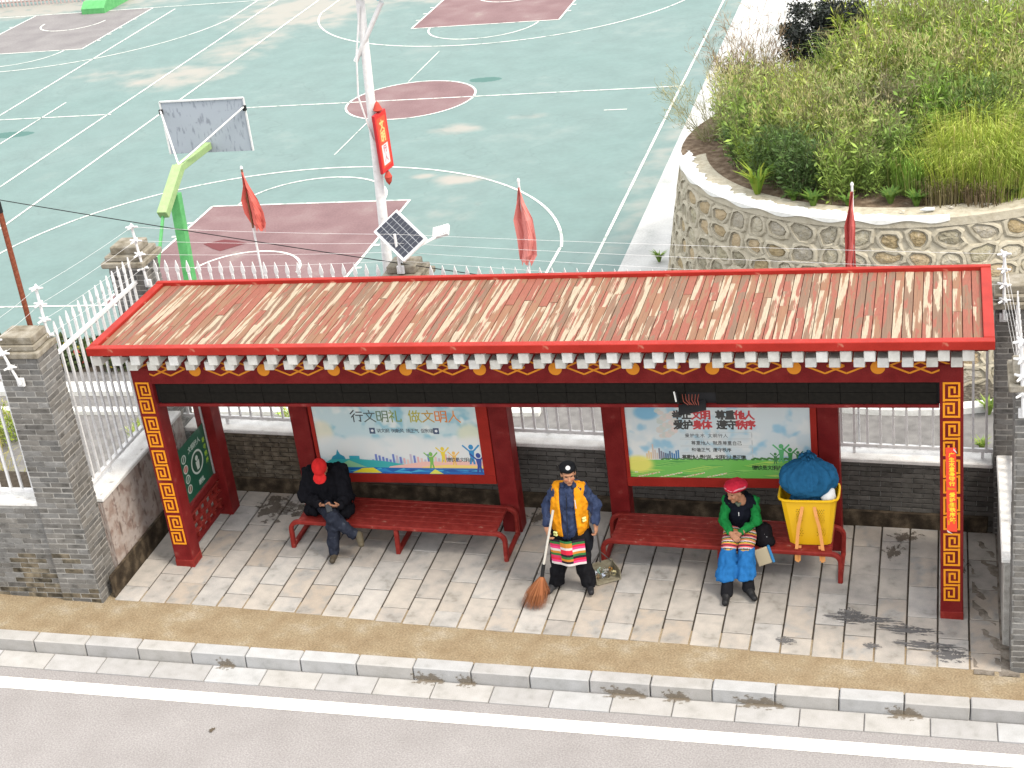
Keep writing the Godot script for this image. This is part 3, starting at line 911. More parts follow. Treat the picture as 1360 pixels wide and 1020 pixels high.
func build_planter():
	var t := thing("stone_planter", "round raised planter of rubble stone with a whitewashed rim", "planter", Vector3(PX, COURT_Y, PZ))
	var H := RIM_Y - COURT_Y
	var seg_n := 96
	var bump := height_tex(256, 0.05, 4, 501)
	var mm := tri_mat(surface_tex(512, 0.014, 0.2, [[0.0, C(0.25, 0.222, 0.165)], [0.4, C(0.33, 0.30, 0.235)], [1.0, C(0.40, 0.37, 0.30)]], 0.22, 502), 1.3, 0.95, true, bump, 0.8)
	var mb := MB.new()
	mb.lathe([Vector2(R_BOT + 0.003, 0), Vector2(R_TOP + 0.003, H - 0.16)], seg_n)
	part("wall_core", mb, mm, t)
	# rim: concrete ring, whitewashed in a ragged band
	mb = MB.new()
	mb.lathe([Vector2(R_TOP + 0.0, H - 0.17), Vector2(R_TOP + 0.045, H - 0.15), Vector2(R_TOP + 0.03, H - 0.02), Vector2(R_TOP, H), Vector2(R_TOP - 0.44, H + 0.01), Vector2(R_TOP - 0.46, H - 0.2)], seg_n)
	part("rim", mb, mm, t)
	mb = MB.new()
	var n2 := 220
	var wn := FastNoiseLite.new(); wn.frequency = 0.5; wn.seed = 3
	for i in n2:
		var a0 := lerpf(PI * 0.985, PI * 0.45, float(i) / n2); var a1 := lerpf(PI * 0.985, PI * 0.45, float(i + 1) / n2)
		var w := func(a): return 0.02 + 0.26 * clampf(0.7 + 0.7 * wn.get_noise_1d(a * 14.0) + 0.3 * wn.get_noise_1d(a * 70.0 + 9.0), 0.08, 1.15) * smoothstep(PI * 0.45, PI * 0.62, a) * smoothstep(PI * 0.99, PI * 0.95, a)
		var pt := func(a, r, y): return Vector3(cos(a) * r, H + y, sin(a) * r)
		var w0: float = w.call(a0); var w1: float = w.call(a1)
		mb.quad(pt.call(a0, R_TOP - w0, 0.018), pt.call(a1, R_TOP - w1, 0.018), pt.call(a1, R_TOP + 0.004, 0.008), pt.call(a0, R_TOP + 0.004, 0.008))
		mb.quad(pt.call(a0, R_TOP + 0.004, 0.008), pt.call(a1, R_TOP + 0.004, 0.008), pt.call(a1, R_TOP + 0.043, -0.02), pt.call(a0, R_TOP + 0.043, -0.02))
		var lo0 := -0.06 - 0.03 * sin(a0 * 31.0); var lo1 := -0.06 - 0.03 * sin(a1 * 31.0)
		mb.quad(pt.call(a0, R_TOP + 0.043, -0.02), pt.call(a1, R_TOP + 0.043, -0.02), pt.call(a1, R_TOP + 0.05, lo1), pt.call(a0, R_TOP + 0.05, lo0))
	part("whitewash", mb, M.white_block, t)
	# soil, mounded in the middle
	mb = MB.new()
	var nn := FastNoiseLite.new(); nn.frequency = 0.6
	for i in 64:
		for j in 14:
			var q := []
			for ij in [[i, j], [i + 1, j], [i + 1, j + 1], [i, j + 1]]:
				var a: float = TAU * ij[0] / 64.0
				var reach := smoothstep(PI * 0.88, PI * 0.98, a) * (1.0 - smoothstep(PI * 1.8, PI * 1.95, a))
				var r: float = (R_TOP - 0.12 + 0.13 * reach) * ij[1] / 14.0
				q.append(Vector3(cos(a) * r, soil_y(r) - COURT_Y + 0.04 * reach * ij[1] / 14.0 + 0.04 * nn.get_noise_2d(cos(a) * r * 2.0, sin(a) * r * 2.0) * (1.0 - r / R_TOP), sin(a) * r))
			mb.quad(q[0], q[3], q[2], q[1])
	part("soil", mb, tri_mat(surface_tex(512, 0.014, 0.2, [[0.0, C(0.06, 0.042, 0.028)], [0.5, C(0.13, 0.093, 0.065)], [0.8, C(0.18, 0.138, 0.10)], [1.0, C(0.24, 0.20, 0.155)]], 0.4, 503), 1.4, 0.95, true, bump, 1.0), t)
	# stones: each is a rough face set back in a raised collar of mortar
	var smats := []
	for i in 3:
		var g: float = [0.30, 0.33, 0.27][i]
		var w: float = [0.03, 0.015, 0.045][i]
		smats.append(tri_mat(surface_tex(256, 0.02, 0.2, [[0.0, C(g * 0.4, g * 0.36, g * 0.27)], [0.35, C(g, g * 0.90, g * 0.70 - w * 0.5)], [0.75, C(g * 1.15, g * 1.07, g * 0.90 - w * 0.5)], [1.0, C(g * 1.45, g * 1.43, g * 1.36)]], 0.3, 510 + i), 0.5, 0.9, true, bump, 1.2))
	for i in 3:
		smats.append(tinted(smats[i], 0.80, 0.80, 0.83, Vector3(0.3, 0.6, 0.2)))
		smats.append(tinted(smats[i], 0.92, 0.80, 0.66, Vector3(0.1, 0.3, 0.7)))
	var collars := MB.new()
	var shapes := []
	for k in 7:
		var sh := PackedVector2Array()
		var n3 := 11
		for i in n3:
			var a := TAU * i / n3
			var e := 1.0 + 0.13 * sin(a * 2.0 + k * 1.7) + 0.10 * sin(a * 3.0 + k * 2.9) + rng.randf_range(-0.07, 0.07)
			var sq := pow(pow(abs(cos(a)), 2.7) + pow(abs(sin(a)), 2.7), -1.0 / 2.7)
			sh.append(Vector2(cos(a), sin(a)) * e * sq * 0.93)
		shapes.append(sh)
	var smeshes := []
	for sh: PackedVector2Array in shapes:
		var sm := MB.new()
		var n3 := sh.size()
		var bulge := []
		for i in n3: bulge.append(rng.randf_range(0.12, 0.26))
		var ctr := Vector3(rng.randf_range(-0.2, 0.2), rng.randf_range(-0.2, 0.2), 0.34)
		for i in n3:
			var j := (i + 1) % n3
			var a3 := Vector3(sh[i].x, sh[i].y, -0.25); var b3 := Vector3(sh[j].x, sh[j].y, -0.25)
			var c3 := Vector3(sh[i].x * 0.78, sh[i].y * 0.78, bulge[i]); var d3 := Vector3(sh[j].x * 0.78, sh[j].y * 0.78, bulge[j])
			sm.quad(a3, c3, d3, b3)
			sm.tri(c3, ctr, d3)
		smeshes.append(sm.mesh(smats[0]))
	var rows := 8
	var dy := (H - 0.2) / rows
	for r in rows:
		var y := 0.02 + dy * (r + 0.5)
		var a := -0.05 * PI + rng.randf() * 0.06
		while a < 1.12 * PI:
			var rad := lerpf(R_BOT, R_TOP, y / (H - 0.16))
			var w := rng.randf_range(0.15, 0.235)
			var hgt := rng.randf_range(0.115, 0.155)
			var am := a + (w + 0.02) / rad
			a += (2.0 * w + 0.085) / rad
			var yy := y + rng.randf_range(-0.04, 0.04)
			var slope := atan((R_BOT - R_TOP) / (H - 0.16))
			var out := Vector3(cos(am), 0, sin(am))
			var side := Vector3.UP.cross(out).normalized()
			var b0 := Basis(side, Vector3.UP, out) * Basis(Vector3.RIGHT, -slope) * Basis(Vector3.BACK, rng.randf_range(-0.25, 0.25))
			var ctr := out * (lerpf(R_BOT, R_TOP, yy / (H - 0.16)) - 0.012) + Vector3.UP * yy
			var k := rng.randi() % 7
			inst("stone", smeshes[k], t, Transform3D(b0 * Basis.from_scale(Vector3(w, hgt, 0.13)), ctr), smats[rng.randi() % 9])
			# collar
			var sh: PackedVector2Array = shapes[k]
			for i in sh.size():
				var j := (i + 1) % sh.size()
				var prof := [[0.99, -0.03], [1.03, 0.050], [1.24, 0.044], [1.5, -0.005]]
				for q in 3:
					var pa := prof[q] as Array; var pb := prof[q + 1] as Array
					var f := func(vv: Vector2, s: float, z: float): return ctr + b0 * Vector3(vv.x * w * (1 + (s - 1) * 0.19 / w), vv.y * hgt * (1 + (s - 1) * 0.19 / hgt), z)
					collars.quad(f.call(sh[i], pa[0], pa[1]), f.call(sh[i], pb[0], pb[1]), f.call(sh[j], pb[0], pb[1]), f.call(sh[j], pa[0], pa[1]))
	stuff(part("mortar_collars", collars, mm, t))
	# kerb ring and bare strip round the foot
	mb = MB.new()
	for i in 80:
		var a0 := TAU * i / 80.0; var a1 := TAU * (i + 1) / 80.0
		var f := func(a, r, y): return Vector3(PX + cos(a) * r, COURT_Y + y, PZ + sin(a) * r)
		mb.quad(f.call(a0, 5.20, 0.1), f.call(a1, 5.20, 0.1), f.call(a1, 5.42, 0.1), f.call(a0, 5.42, 0.1))
		mb.quad(f.call(a0, 5.42, 0.1), f.call(a1, 5.42, 0.1), f.call(a1, 5.42, -0.02), f.call(a0, 5.42, -0.02))
		mb.quad(f.call(a0, 5.20, -0.02), f.call(a1, 5.20, -0.02), f.call(a1, 5.20, 0.1), f.call(a0, 5.20, 0.1))
	struct("planter_kerb", clip_front(mb), M.white_block)
	mb = MB.new()
	for i in 80:
		var a0 := PI * i / 80.0; var a1 := PI * (i + 1) / 80.0
		var f := func(a, r): return Vector3(PX + cos(a) * r, COURT_Y + 0.01, PZ + sin(a) * r)
		mb.quad(f.call(a0, 4.4), f.call(a0, 5.2), f.call(a1, 5.2), f.call(a1, 4.4))
	struct("planter_verge", mb, tri_mat(surface_tex(256, 0.03, 0.25, [[0.0, C(0.02, 0.018, 0.014)], [0.5, C(0.07, 0.062, 0.05)], [1.0, C(0.17, 0.155, 0.13)]], 0.5, 520), 0.6, 0.95))

func clip_front(mb: MB) -> MB:
	# keep the half of the ring that faces the street
	var o := MB.new()
	for i in range(0, mb.v.size(), 3):
		if mb.v[i].z > PZ + 2.2 and mb.v[i + 1].z > PZ + 2.2 and mb.v[i + 2].z > PZ + 2.2:
			o.tri(mb.v[i], mb.v[i + 1], mb.v[i + 2])
	return o

func soil_y(r: float) -> float:
	return RIM_Y - 0.02 + 0.55 * (1.0 - smoothstep(0.6, 3.6, r))

# ---------------------------------------------------------------- vegetation
func leaf_mat(rough := 0.75) -> StandardMaterial3D:
	var m := StandardMaterial3D.new()
	m.vertex_color_use_as_albedo = true
	m.roughness = rough
	m.cull_mode = BaseMaterial3D.CULL_DISABLED
	m.backlight_enabled = true
	m.backlight = Color(0.6, 0.65, 0.35)
	return m

func blade(mb: MB, a: Vector3, dir: Vector3, side: Vector3, ln: float, w: float):
	var tip := a + dir * ln
	var mid := a + dir * ln * 0.5
	var nn := side.cross(dir).normalized()
	mb.tri_n(a, mid + side * w, tip, nn, nn, nn)
	mb.tri_n(a, tip, mid - side * w, nn, nn, nn)

func rdir(up := 0.0) -> Vector3:
	return Vector3(rng.randf_range(-1, 1), rng.randf_range(-1, 1) + up, rng.randf_range(-1, 1)).normalized()

# feathery weed: stems with narrow leaves, paler loose plumes at the top
func feathery(h: float, spread: float, stems: int, leaf: Color, leaf2: Color, plume: Color, plume_from: float, leaves := 60) -> ArrayMesh:
	var mb := MB.new()
	for s in stems:
		var a := rng.randf() * TAU; var r := sqrt(rng.randf()) * spread * 0.6
		var base := Vector3(cos(a) * r, -0.05, sin(a) * r)
		var hh := h * rng.randf_range(0.62, 1.0) * (1.0 - 0.22 * r / spread)
		var lean := Vector3(cos(a) * r * 0.5 + rng.randf_range(-0.18, 0.18), 0, sin(a) * r * 0.5 + rng.randf_range(-0.18, 0.18)) * hh
		var tone := rng.randf()
		var lc := leaf.lerp(leaf2, tone)
		var prev := base
		mb.col = lc.lerp(C(0.11, 0.085, 0.05), 0.6)
		for k in 3:
			var f := (k + 1) / 3.0
			var p := base + Vector3(0, hh * f, 0) + lean * f * f
			var sd := Vector3(rng.randf_range(-1, 1), 0, rng.randf_range(-1, 1)).normalized() * 0.007
			mb.tri(prev - sd, p, prev + sd)
			prev = p
		for l in leaves:
			var f := pow(rng.randf(), 0.75) * 0.98 + 0.02
			var p := base + Vector3(0, hh * f, 0) + lean * f * f
			var wid := 0.17 * (1.15 - f) + 0.05
			var d := (rdir(0.75) * Vector3(1, 0.9, 1)).normalized()
			p += d * wid * rng.randf() * 0.8
			if f > plume_from and rng.randf() < (f - plume_from) / (1.02 - plume_from):
				mb.col = plume * rng.randf_range(0.75, 1.2)
				blade(mb, p, (d + Vector3.UP * 0.9).normalized(), rdir().cross(d).normalized(), rng.randf_range(0.05, 0.11), 0.006)
			else:
				mb.col = lc * rng.randf_range(0.6, 1.4)
				if rng.randf() < 0.10:
					blade(mb, p, d, rdir().cross(d).normalized(), rng.randf_range(0.12, 0.2), rng.randf_range(0.016, 0.026))
					continue
				blade(mb, p, d, rdir().cross(d).normalized(), rng.randf_range(0.06, 0.13), rng.randf_range(0.006, 0.012))
	return mb.mesh(M.leaf)

func grass_clump(h: float, spread: float, n: int, c1: Color, c2: Color, dry: Color) -> ArrayMesh:
	var mb := MB.new()
	for i in n:
		var a := rng.randf() * TAU; var r := sqrt(rng.randf()) * spread
		var base := Vector3(cos(a) * r * 0.9, -0.05, sin(a) * r * 0.9)
		var out := Vector3(cos(a + rng.randf_range(-0.9, 0.9)), 0, sin(a + rng.randf_range(-0.9, 0.9)))
		var hh := h * rng.randf_range(0.5, 1.05)
		var bend := rng.randf_range(-0.2, 0.6) * hh
		var w := rng.randf_range(0.003, 0.0075)
		var sd := out.cross(Vector3.UP) * w
		var cc := c1.lerp(c2, rng.randf()) * rng.randf_range(0.8, 1.25)
		if rng.randf() < 0.12: cc = dry
		if rng.randf() < 0.14:
			cc = C(0.13, 0.09, 0.05); hh *= 0.4; bend = hh * 0.9
		mb.col = cc
		var p0 := base; var p1 := base + Vector3.UP * hh * 0.55 + out * bend * 0.25; var p2 := base + Vector3.UP * hh * 0.95 + out * bend * 0.75; var p3 := p2 + (Vector3.UP * rng.randf_range(-0.5, 0.35) + out).normalized() * hh * 0.2
		mb.quad(p0 - sd, p1 - sd, p1 + sd, p0 + sd)
		mb.quad(p1 - sd, p2 - sd * 0.7, p2 + sd * 0.7, p1 + sd)
		mb.tri(p2 - sd * 0.7, p3, p2 + sd * 0.7)
	return mb.mesh(M.leaf)

func twig_shrub(h: float, spread: float, n: int, c1: Color, c2: Color) -> ArrayMesh:
	var mb := MB.new()
	for i in n:
		var a := rng.randf() * TAU
		var p := Vector3(rng.randf_range(-0.15, 0.15), 0, rng.randf_range(-0.15, 0.15))
		var d := Vector3(cos(a) * spread, h * rng.randf_range(0.7, 1.1), sin(a) * spread) / h
		mb.col = c1.lerp(c2, rng.randf())
		var w := 0.012
		for k in 5:
			var q := p + (d + rdir() * 0.25) * h * 0.2
			var sd := Vector3(rng.randf_range(-1, 1), 0, rng.randf_range(-1, 1)).normalized() * w
			mb.quad(p - sd, q - sd * 0.7, q + sd * 0.7, p + sd)
			for j in 5:
				var e := (d.normalized() + rdir(0.3) * 0.9).normalized()
				var s2 := p.lerp(q, rng.randf())
				blade(mb, s2, e, e.cross(rdir()).normalized(), rng.randf_range(0.15, 0.32), 0.005)
				if k > 1:
					for m in 3:
						var e2 := (e + rdir() * 0.8).normalized()
						blade(mb, s2 + e * rng.randf_range(0.05, 0.25), e2, e2.cross(rdir()).normalized(), rng.randf_range(0.06, 0.14), 0.004)
			p = q
			w *= 0.75
	return mb.mesh(M.leaf)

func iris_clump(h: float, n: int, c1: Color, c2: Color, wid := 0.018) -> ArrayMesh:
	var mb := MB.new()
	for i in n:
		var a := rng.randf() * TAU
		var out := Vector3(cos(a), 0, sin(a)); var sd := out.cross(Vector3.UP) * wid
		var hh := h * rng.randf_range(0.6, 1.1)
		mb.col = c1.lerp(c2, rng.randf())
		var b := out * 0.04; var p1 := b + Vector3.UP * hh * 0.6 + out * hh * 0.2; var p2 := b + Vector3.UP * hh * 0.8 + out * hh * 0.65
		mb.quad(b - sd * 0.6, p1 - sd, p1 + sd, b + sd * 0.6)
		mb.tri(p1 - sd, p2, p1 + sd)
	return mb.mesh(M.leaf)

func plant(called: String, label: String, cat: String, mesh: Mesh, at: Vector3, sc: float, group: String, yaw := -1.0) -> Node3D:
	var o := inst(called, mesh, self, Transform3D(Basis(Vector3.UP, rng.randf() * TAU if yaw < 0 else yaw).scaled(Vector3.ONE * sc), at), M.leaves[rng.randi() % 5])
	tag(o, label, cat, group)
	return o

func on_planter(x: float, z: float) -> Vector3:
	var r := Vector2(x - PX, z - PZ).length()
	return Vector3(x, soil_y(r) + 0.01, z)

func build_vegetation():
	M.leaf = leaf_mat()
	M.leaves = []
	for q in [C(0.78, 0.82, 0.75), C(0.97, 0.97, 0.9), C(1.0, 1.0, 1.0), C(1.0, 0.97, 0.85), C(0.9, 1.0, 0.78)]:
		var lm := leaf_mat()
		lm.albedo_color = Color(q.r, q.g, q.b).linear_to_srgb()
		M.leaves.append(lm)
	var dark := C(0.13, 0.215, 0.055); var mid := C(0.24, 0.335, 0.07); var greyg := C(0.31, 0.36, 0.14); var yel := C(0.38, 0.45, 0.06); var tan := C(0.46, 0.41, 0.22)
	var feat := [feathery(1.35, 0.62, 60, dark, mid, C(0.16, 0.15, 0.08), 0.72, 62), feathery(1.5, 0.65, 60, mid, greyg, tan, 0.5, 62), feathery(1.25, 0.6, 60, dark, C(0.055, 0.095, 0.03), C(0.10, 0.13, 0.05), 0.85, 62), feathery(1.6, 0.7, 60, greyg, yel, C(0.24, 0.20, 0.12), 0.42, 62), feathery(1.45, 0.65, 60, mid, yel, C(0.20, 0.20, 0.09), 0.6, 62), feathery(1.4, 0.6, 56, C(0.10, 0.11, 0.065), tan * 0.8, C(0.25, 0.2, 0.14), 0.35, 62)]
	var gr := [grass_clump(1.2, 0.8, 2000, C(0.24, 0.32, 0.045), C(0.36, 0.40, 0.065), C(0.40, 0.34, 0.13)), grass_clump(1.0, 0.7, 1200, C(0.14, 0.25, 0.045), C(0.25, 0.33, 0.07), C(0.32, 0.27, 0.12))]
	# front row to back rows: x, z, kind, scale
	var front := [[5.72, -11.55, 2, 0.85], [6.0, -11.1, 0, 0.95], [6.25, -10.55, 2, 0.95], [6.75, -10.15, 2, 1.0], [7.3, -9.85, 0, 0.95], [7.85, -10.0, 0, 0.75], [5.55, -12.3, 1, 0.95], [5.8, -11.9, 0, 1.05], [6.4, -11.3, 1, 1.0], [7.0, -10.9, 3, 0.95], [7.6, -10.6, 1, 0.95], [8.15, -10.5, 0, 0.95], [11.1, -10.0, 2, 0.8], [10.7, -10.6, 1, 0.9]]
	var back := [[5.5, -13.1, 1, 1.05], [6.0, -12.8, 3, 0.9], [6.7, -12.2, 3, 0.95], [7.4, -11.8, 1, 1.0], [8.1, -11.5, 5, 1.0], [8.8, -11.4, 0, 1.05], [9.5, -11.5, 2, 1.05], [10.2, -11.4, 4, 1.0], [10.9, -11.5, 0, 1.05], [5.6, -13.9, 5, 0.95], [6.2, -13.7, 1, 0.66], [6.9, -13.3, 4, 0.8], [7.8, -12.9, 3, 1.05], [8.6, -12.6, 1, 1.1], [9.4, -12.6, 3, 1.05], [10.2, -12.5, 1, 1.05], [11.0, -12.6, 4, 1.05], [5.9, -14.6, 1, 0.55], [7.8, -14.4, 4, 1.05], [8.7, -14.2, 3, 1.05], [9.6, -14.1, 4, 1.05], [10.5, -14.0, 3, 1.05], [11.4, -14.0, 4, 1.05], [7.2, -15.7, 4, 0.95], [8.2, -15.6, 4, 1.0], [9.2, -15.5, 3, 1.0], [10.2, -15.4, 4, 1.0], [11.1, -15.3, 4, 1.0], [7.6, -16.3, 4, 1.0], [8.6, -16.4, 3, 1.0], [9.6, -16.3, 4, 1.0], [10.6, -16.1, 4, 1.0], [11.5, -14.9, 4, 1.05], [11.9, -12.9, 1, 1.0], [11.7, -11.6, 2, 1.0]]
	var kind_label := ["dark green bushy weed", "grey-green feathery weed with tan plumes", "low deep green leafy weed", "pale feathery weed gone to seed", "yellow-green tall weed", "dry greyish weed with faded plumes"]
	for f in front:
		plant("weed_clump", kind_label[f[2]] + " along the front rim of the round planter", "weed", feat[f[2]], on_planter(f[0], f[1] - 0.22), f[3], "weeds along the planter's front rim")
	for f in back:
		plant("weed_clump", kind_label[f[2]] + " in the thicket inside the round planter", "weed", feat[f[2]], on_planter(f[0], f[1]), f[3] * (1.0 + 0.42 * smoothstep(-12.5, -15.0, f[1])), "weeds inside the planter")
	for f in [[9.15, -10.15, 0, 0.72, "leftmost, beside the dark weeds"], [9.7, -10.1, 0, 0.78, "nearest the rim"], [9.45, -10.7, 0, 0.92, "tallest, behind the two at the rim"], [10.0, -10.4, 0, 0.75, "rightmost, by the brown shrub"]]:
		plant("grass_clump", "yellow-green grass clump on the planter, " + f[4], "grass", gr[f[2]], on_planter(f[0], f[1]), f[3], "yellow grass clumps on the planter")
	for f in [[8.5, -10.3, 1, 0.7], [9.0, -12.0, 1, 1.1], [7.6, -14.0, 1, 0.9], [8.3, -13.8, 1, 1.15], [9.3, -13.6, 1, 1.1], [9.9, -14.9, 1, 1.15], [8.9, -15.0, 1, 1.15], [10.9, -14.7, 1, 1.15]]:
		plant("grass_clump", "green grass clump among the weeds on the planter", "grass", gr[f[2]], on_planter(f[0], f[1]), f[3] * (1.0 + 0.5 * smoothstep(-12.5, -15.0, f[1])), "green grass clumps on the planter")
	plant("twig_shrub", "bare reddish-brown twiggy shrub by the planter's left back edge", "shrub", twig_shrub(1.7, 0.75, 46, C(0.16, 0.09, 0.06), C(0.25, 0.19, 0.14)), on_planter(5.45, -14.6), 1.0, "")
	plant("twig_shrub", "pale dry twiggy shrub leaning over the planter's left rim", "shrub", twig_shrub(1.1, 0.8, 30, C(0.25, 0.21, 0.16), C(0.32, 0.28, 0.22)), on_planter(4.85, -13.3), 1.0, "")
	for f in [[8.95, -9.85], [9.55, -9.8]]:
		plant("dead_grass", "matted brown dead grass at the foot of the yellow grass", "grass", grass_clump(0.5, 0.45, 500, C(0.12, 0.085, 0.05), C(0.20, 0.15, 0.09), C(0.26, 0.2, 0.13)), on_planter(f[0], f[1]), 1.0, "dead grass tufts on the planter")
	plant("twig_shrub", "dark brown dying shrub at the right edge of the picture", "shrub", feathery(1.15, 0.6, 50, C(0.07, 0.05, 0.03), C(0.10, 0.06, 0.035), C(0.15, 0.09, 0.06), 0.6, 62), on_planter(10.7, -10.25), 0.95, "")
	plant("iris_clump", "bright yellow-green strap-leaved plant at the planter's rim, left of the flag", "plant", iris_clump(0.62, 44, C(0.12, 0.24, 0.02), C(0.26, 0.30, 0.03)), on_planter(6.0, -10.35), 1.0, "")
	plant("iris_clump", "bright leafy plant at the planter's rim by the right edge", "plant", iris_clump(0.45, 50, C(0.12, 0.22, 0.02), C(0.22, 0.28, 0.03), 0.03), on_planter(10.35, -9.9), 1.0, "")
	for f in [[6.62, -9.98], [7.5, -9.68], [8.15, -9.74], [6.95, -9.72], [8.55, -9.6], [9.95, -9.75]]:
		plant("leafy_weed", "small light green leafy weed under the planter's dark weeds", "weed", iris_clump(0.34, 60, C(0.07, 0.15, 0.025), C(0.16, 0.23, 0.04), 0.026), on_planter(f[0], f[1]), rng.randf_range(0.55, 1.1), "small weeds on the planter rim")
	# three pale bare stalks
	for f in [[8.0, -14.9, 0.35], [8.75, -15.3, 0.05], [9.2, -15.2, -0.2]]:
		var t := thing("dry_stalk", "thin pale dead stalk sticking up out of the planter's thicket", "stalk", on_planter(f[0], f[1]), 0, "dead stalks on the planter")
		var mb := MB.new()
		mb.tube([Vector3.ZERO, Vector3(-f[2] * 0.6, 1.1, 0), Vector3(-f[2] * 1.4, 2.15, 0)], [0.02, 0.016, 0.008], 5)
		part("stem", mb, plain(0.33, 0.29, 0.15, 0.8), t)
		mb = MB.new()
		mb.col = C(0.26, 0.20, 0.13)
		for i in 70:
			var e := (Vector3.UP + rdir() * 0.8).normalized()
			blade(mb, Vector3(-f[2] * 1.3, 1.9, 0) + e * rng.randf() * 0.25, e, e.cross(rdir()).normalized(), rng.randf_range(0.1, 0.25), 0.006)
		part("seed_head", mb, M.leaf, t)
	# dark tree behind the planter
	var tr := thing("dark_tree", "small dark dense evergreen tree at the back of the planter", "tree", on_planter(6.9, -15.1), 0)
	var mb := MB.new()
	mb.tube([Vector3(0, -0.1, 0), Vector3(0.04, 0.6, 0.02), Vector3(0.0, 1.1, 0), Vector3(0.05, 1.7, 0)], [0.07, 0.055, 0.035, 0.015], 8)
	for i in 14:
		var y := 0.3 + i * 0.09; var a := i * 2.4
		mb.tube([Vector3(0.02, y, 0), Vector3(cos(a) * 0.55, y + 0.3, sin(a) * 0.55)], [0.02, 0.006], 5)
	part("trunk", mb, plain(0.05, 0.035, 0.025, 0.9), tr)
	mb = MB.new()
	for i in 95:
		var a := rng.randf() * TAU; var y := rng.randf_range(0.5, 1.75)
		var rr := sqrt(rng.randf()) * 0.95 * (1.0 - 0.2 * y / 1.75)
		var c0 := Vector3(cos(a) * rr, y + rng.randf_range(-0.1, 0.1), sin(a) * rr)
		var tone := rng.randf_range(0.6, 1.3)
		for l in 170:
			var d := rdir(0.2)
			mb.col = C(0.012, 0.016, 0.013) * tone * rng.randf_range(0.7, 1.4)
			var p := c0 + rdir() * pow(rng.randf(), 0.6) * 0.2
			blade(mb, p, d, d.cross(rdir()).normalized(), rng.randf_range(0.05, 0.10), 0.017)
	part("crown", mb, M.leaf, tr)
	# hedge strip beyond the yard road, seen through the railings
	for i in 9:
		var hx := -9.6 + i * 0.75
		plant("hedge_shrub", "low flowering hedge shrub beyond the left-hand railings", "shrub", hedge_mesh(i % 3), Vector3(hx, COURT_Y, -9.75), 1.0, "low hedge shrubs along the court")
	# weeds behind the left-hand walls
	var wg := [grass_clump(0.75, 0.7, 300, C(0.24, 0.24, 0.06), C(0.36, 0.31, 0.11), C(0.42, 0.35, 0.2)), feathery(0.85, 0.6, 30, mid, yel, tan, 0.6, 50)]
	for i in 20:
		var wx := rng.randf_range(-7.2, -0.9); var wz := rng.randf_range(-6.9, -2.6)
		plant("verge_weed", "scruffy yellow-green weed clump behind the left-hand railings", "weed", wg[i % 2], Vector3(wx, COURT_Y, wz), rng.randf_range(0.8, 1.15), "weeds behind the left-hand railings")
	for i in 12:
		var wx := rng.randf_range(0.3, 4.2)
		plant("verge_weed", "low weed clump behind the rear wall", "weed", wg[i % 2], Vector3(wx, COURT_Y, rng.randf_range(-5.0, -3.4)), rng.randf_range(0.5, 0.7), "weeds behind the rear wall")
	for f in [[3.55, -14.2, 0.36], [9.62, -7.75, 0.42], [9.5, -6.6, 0.3]]:
		plant("wall_weed", "green weed growing at the foot of the stone planter wall", "weed", iris_clump(0.5, 50, C(0.10, 0.19, 0.03), C(0.22, 0.27, 0.05), 0.024), Vector3(f[0], COURT_Y, f[1]), f[2] * 1.6, "weeds at the planter's foot")

func hedge_mesh(k: int) -> ArrayMesh:
	var mb := MB.new()
	for i in 900:
		var p := Vector3(rng.randf_range(-0.45, 0.45), pow(rng.randf(), 0.8) * 0.42, rng.randf_range(-0.3, 0.3))
		var d := rdir(0.3)
		mb.col = C(0.03, 0.045, 0.022).lerp(C(0.07, 0.10, 0.03), rng.randf())
		var x := rng.randf()
		if x < 0.05: mb.col = C(0.45, 0.35, 0.03)
		elif x < 0.08: mb.col = C(0.35, 0.06, 0.05)
		blade(mb, p, d, d.cross(rdir()).normalized(), rng.randf_range(0.07, 0.13), 0.03)
	return mb.mesh(M.leaf)

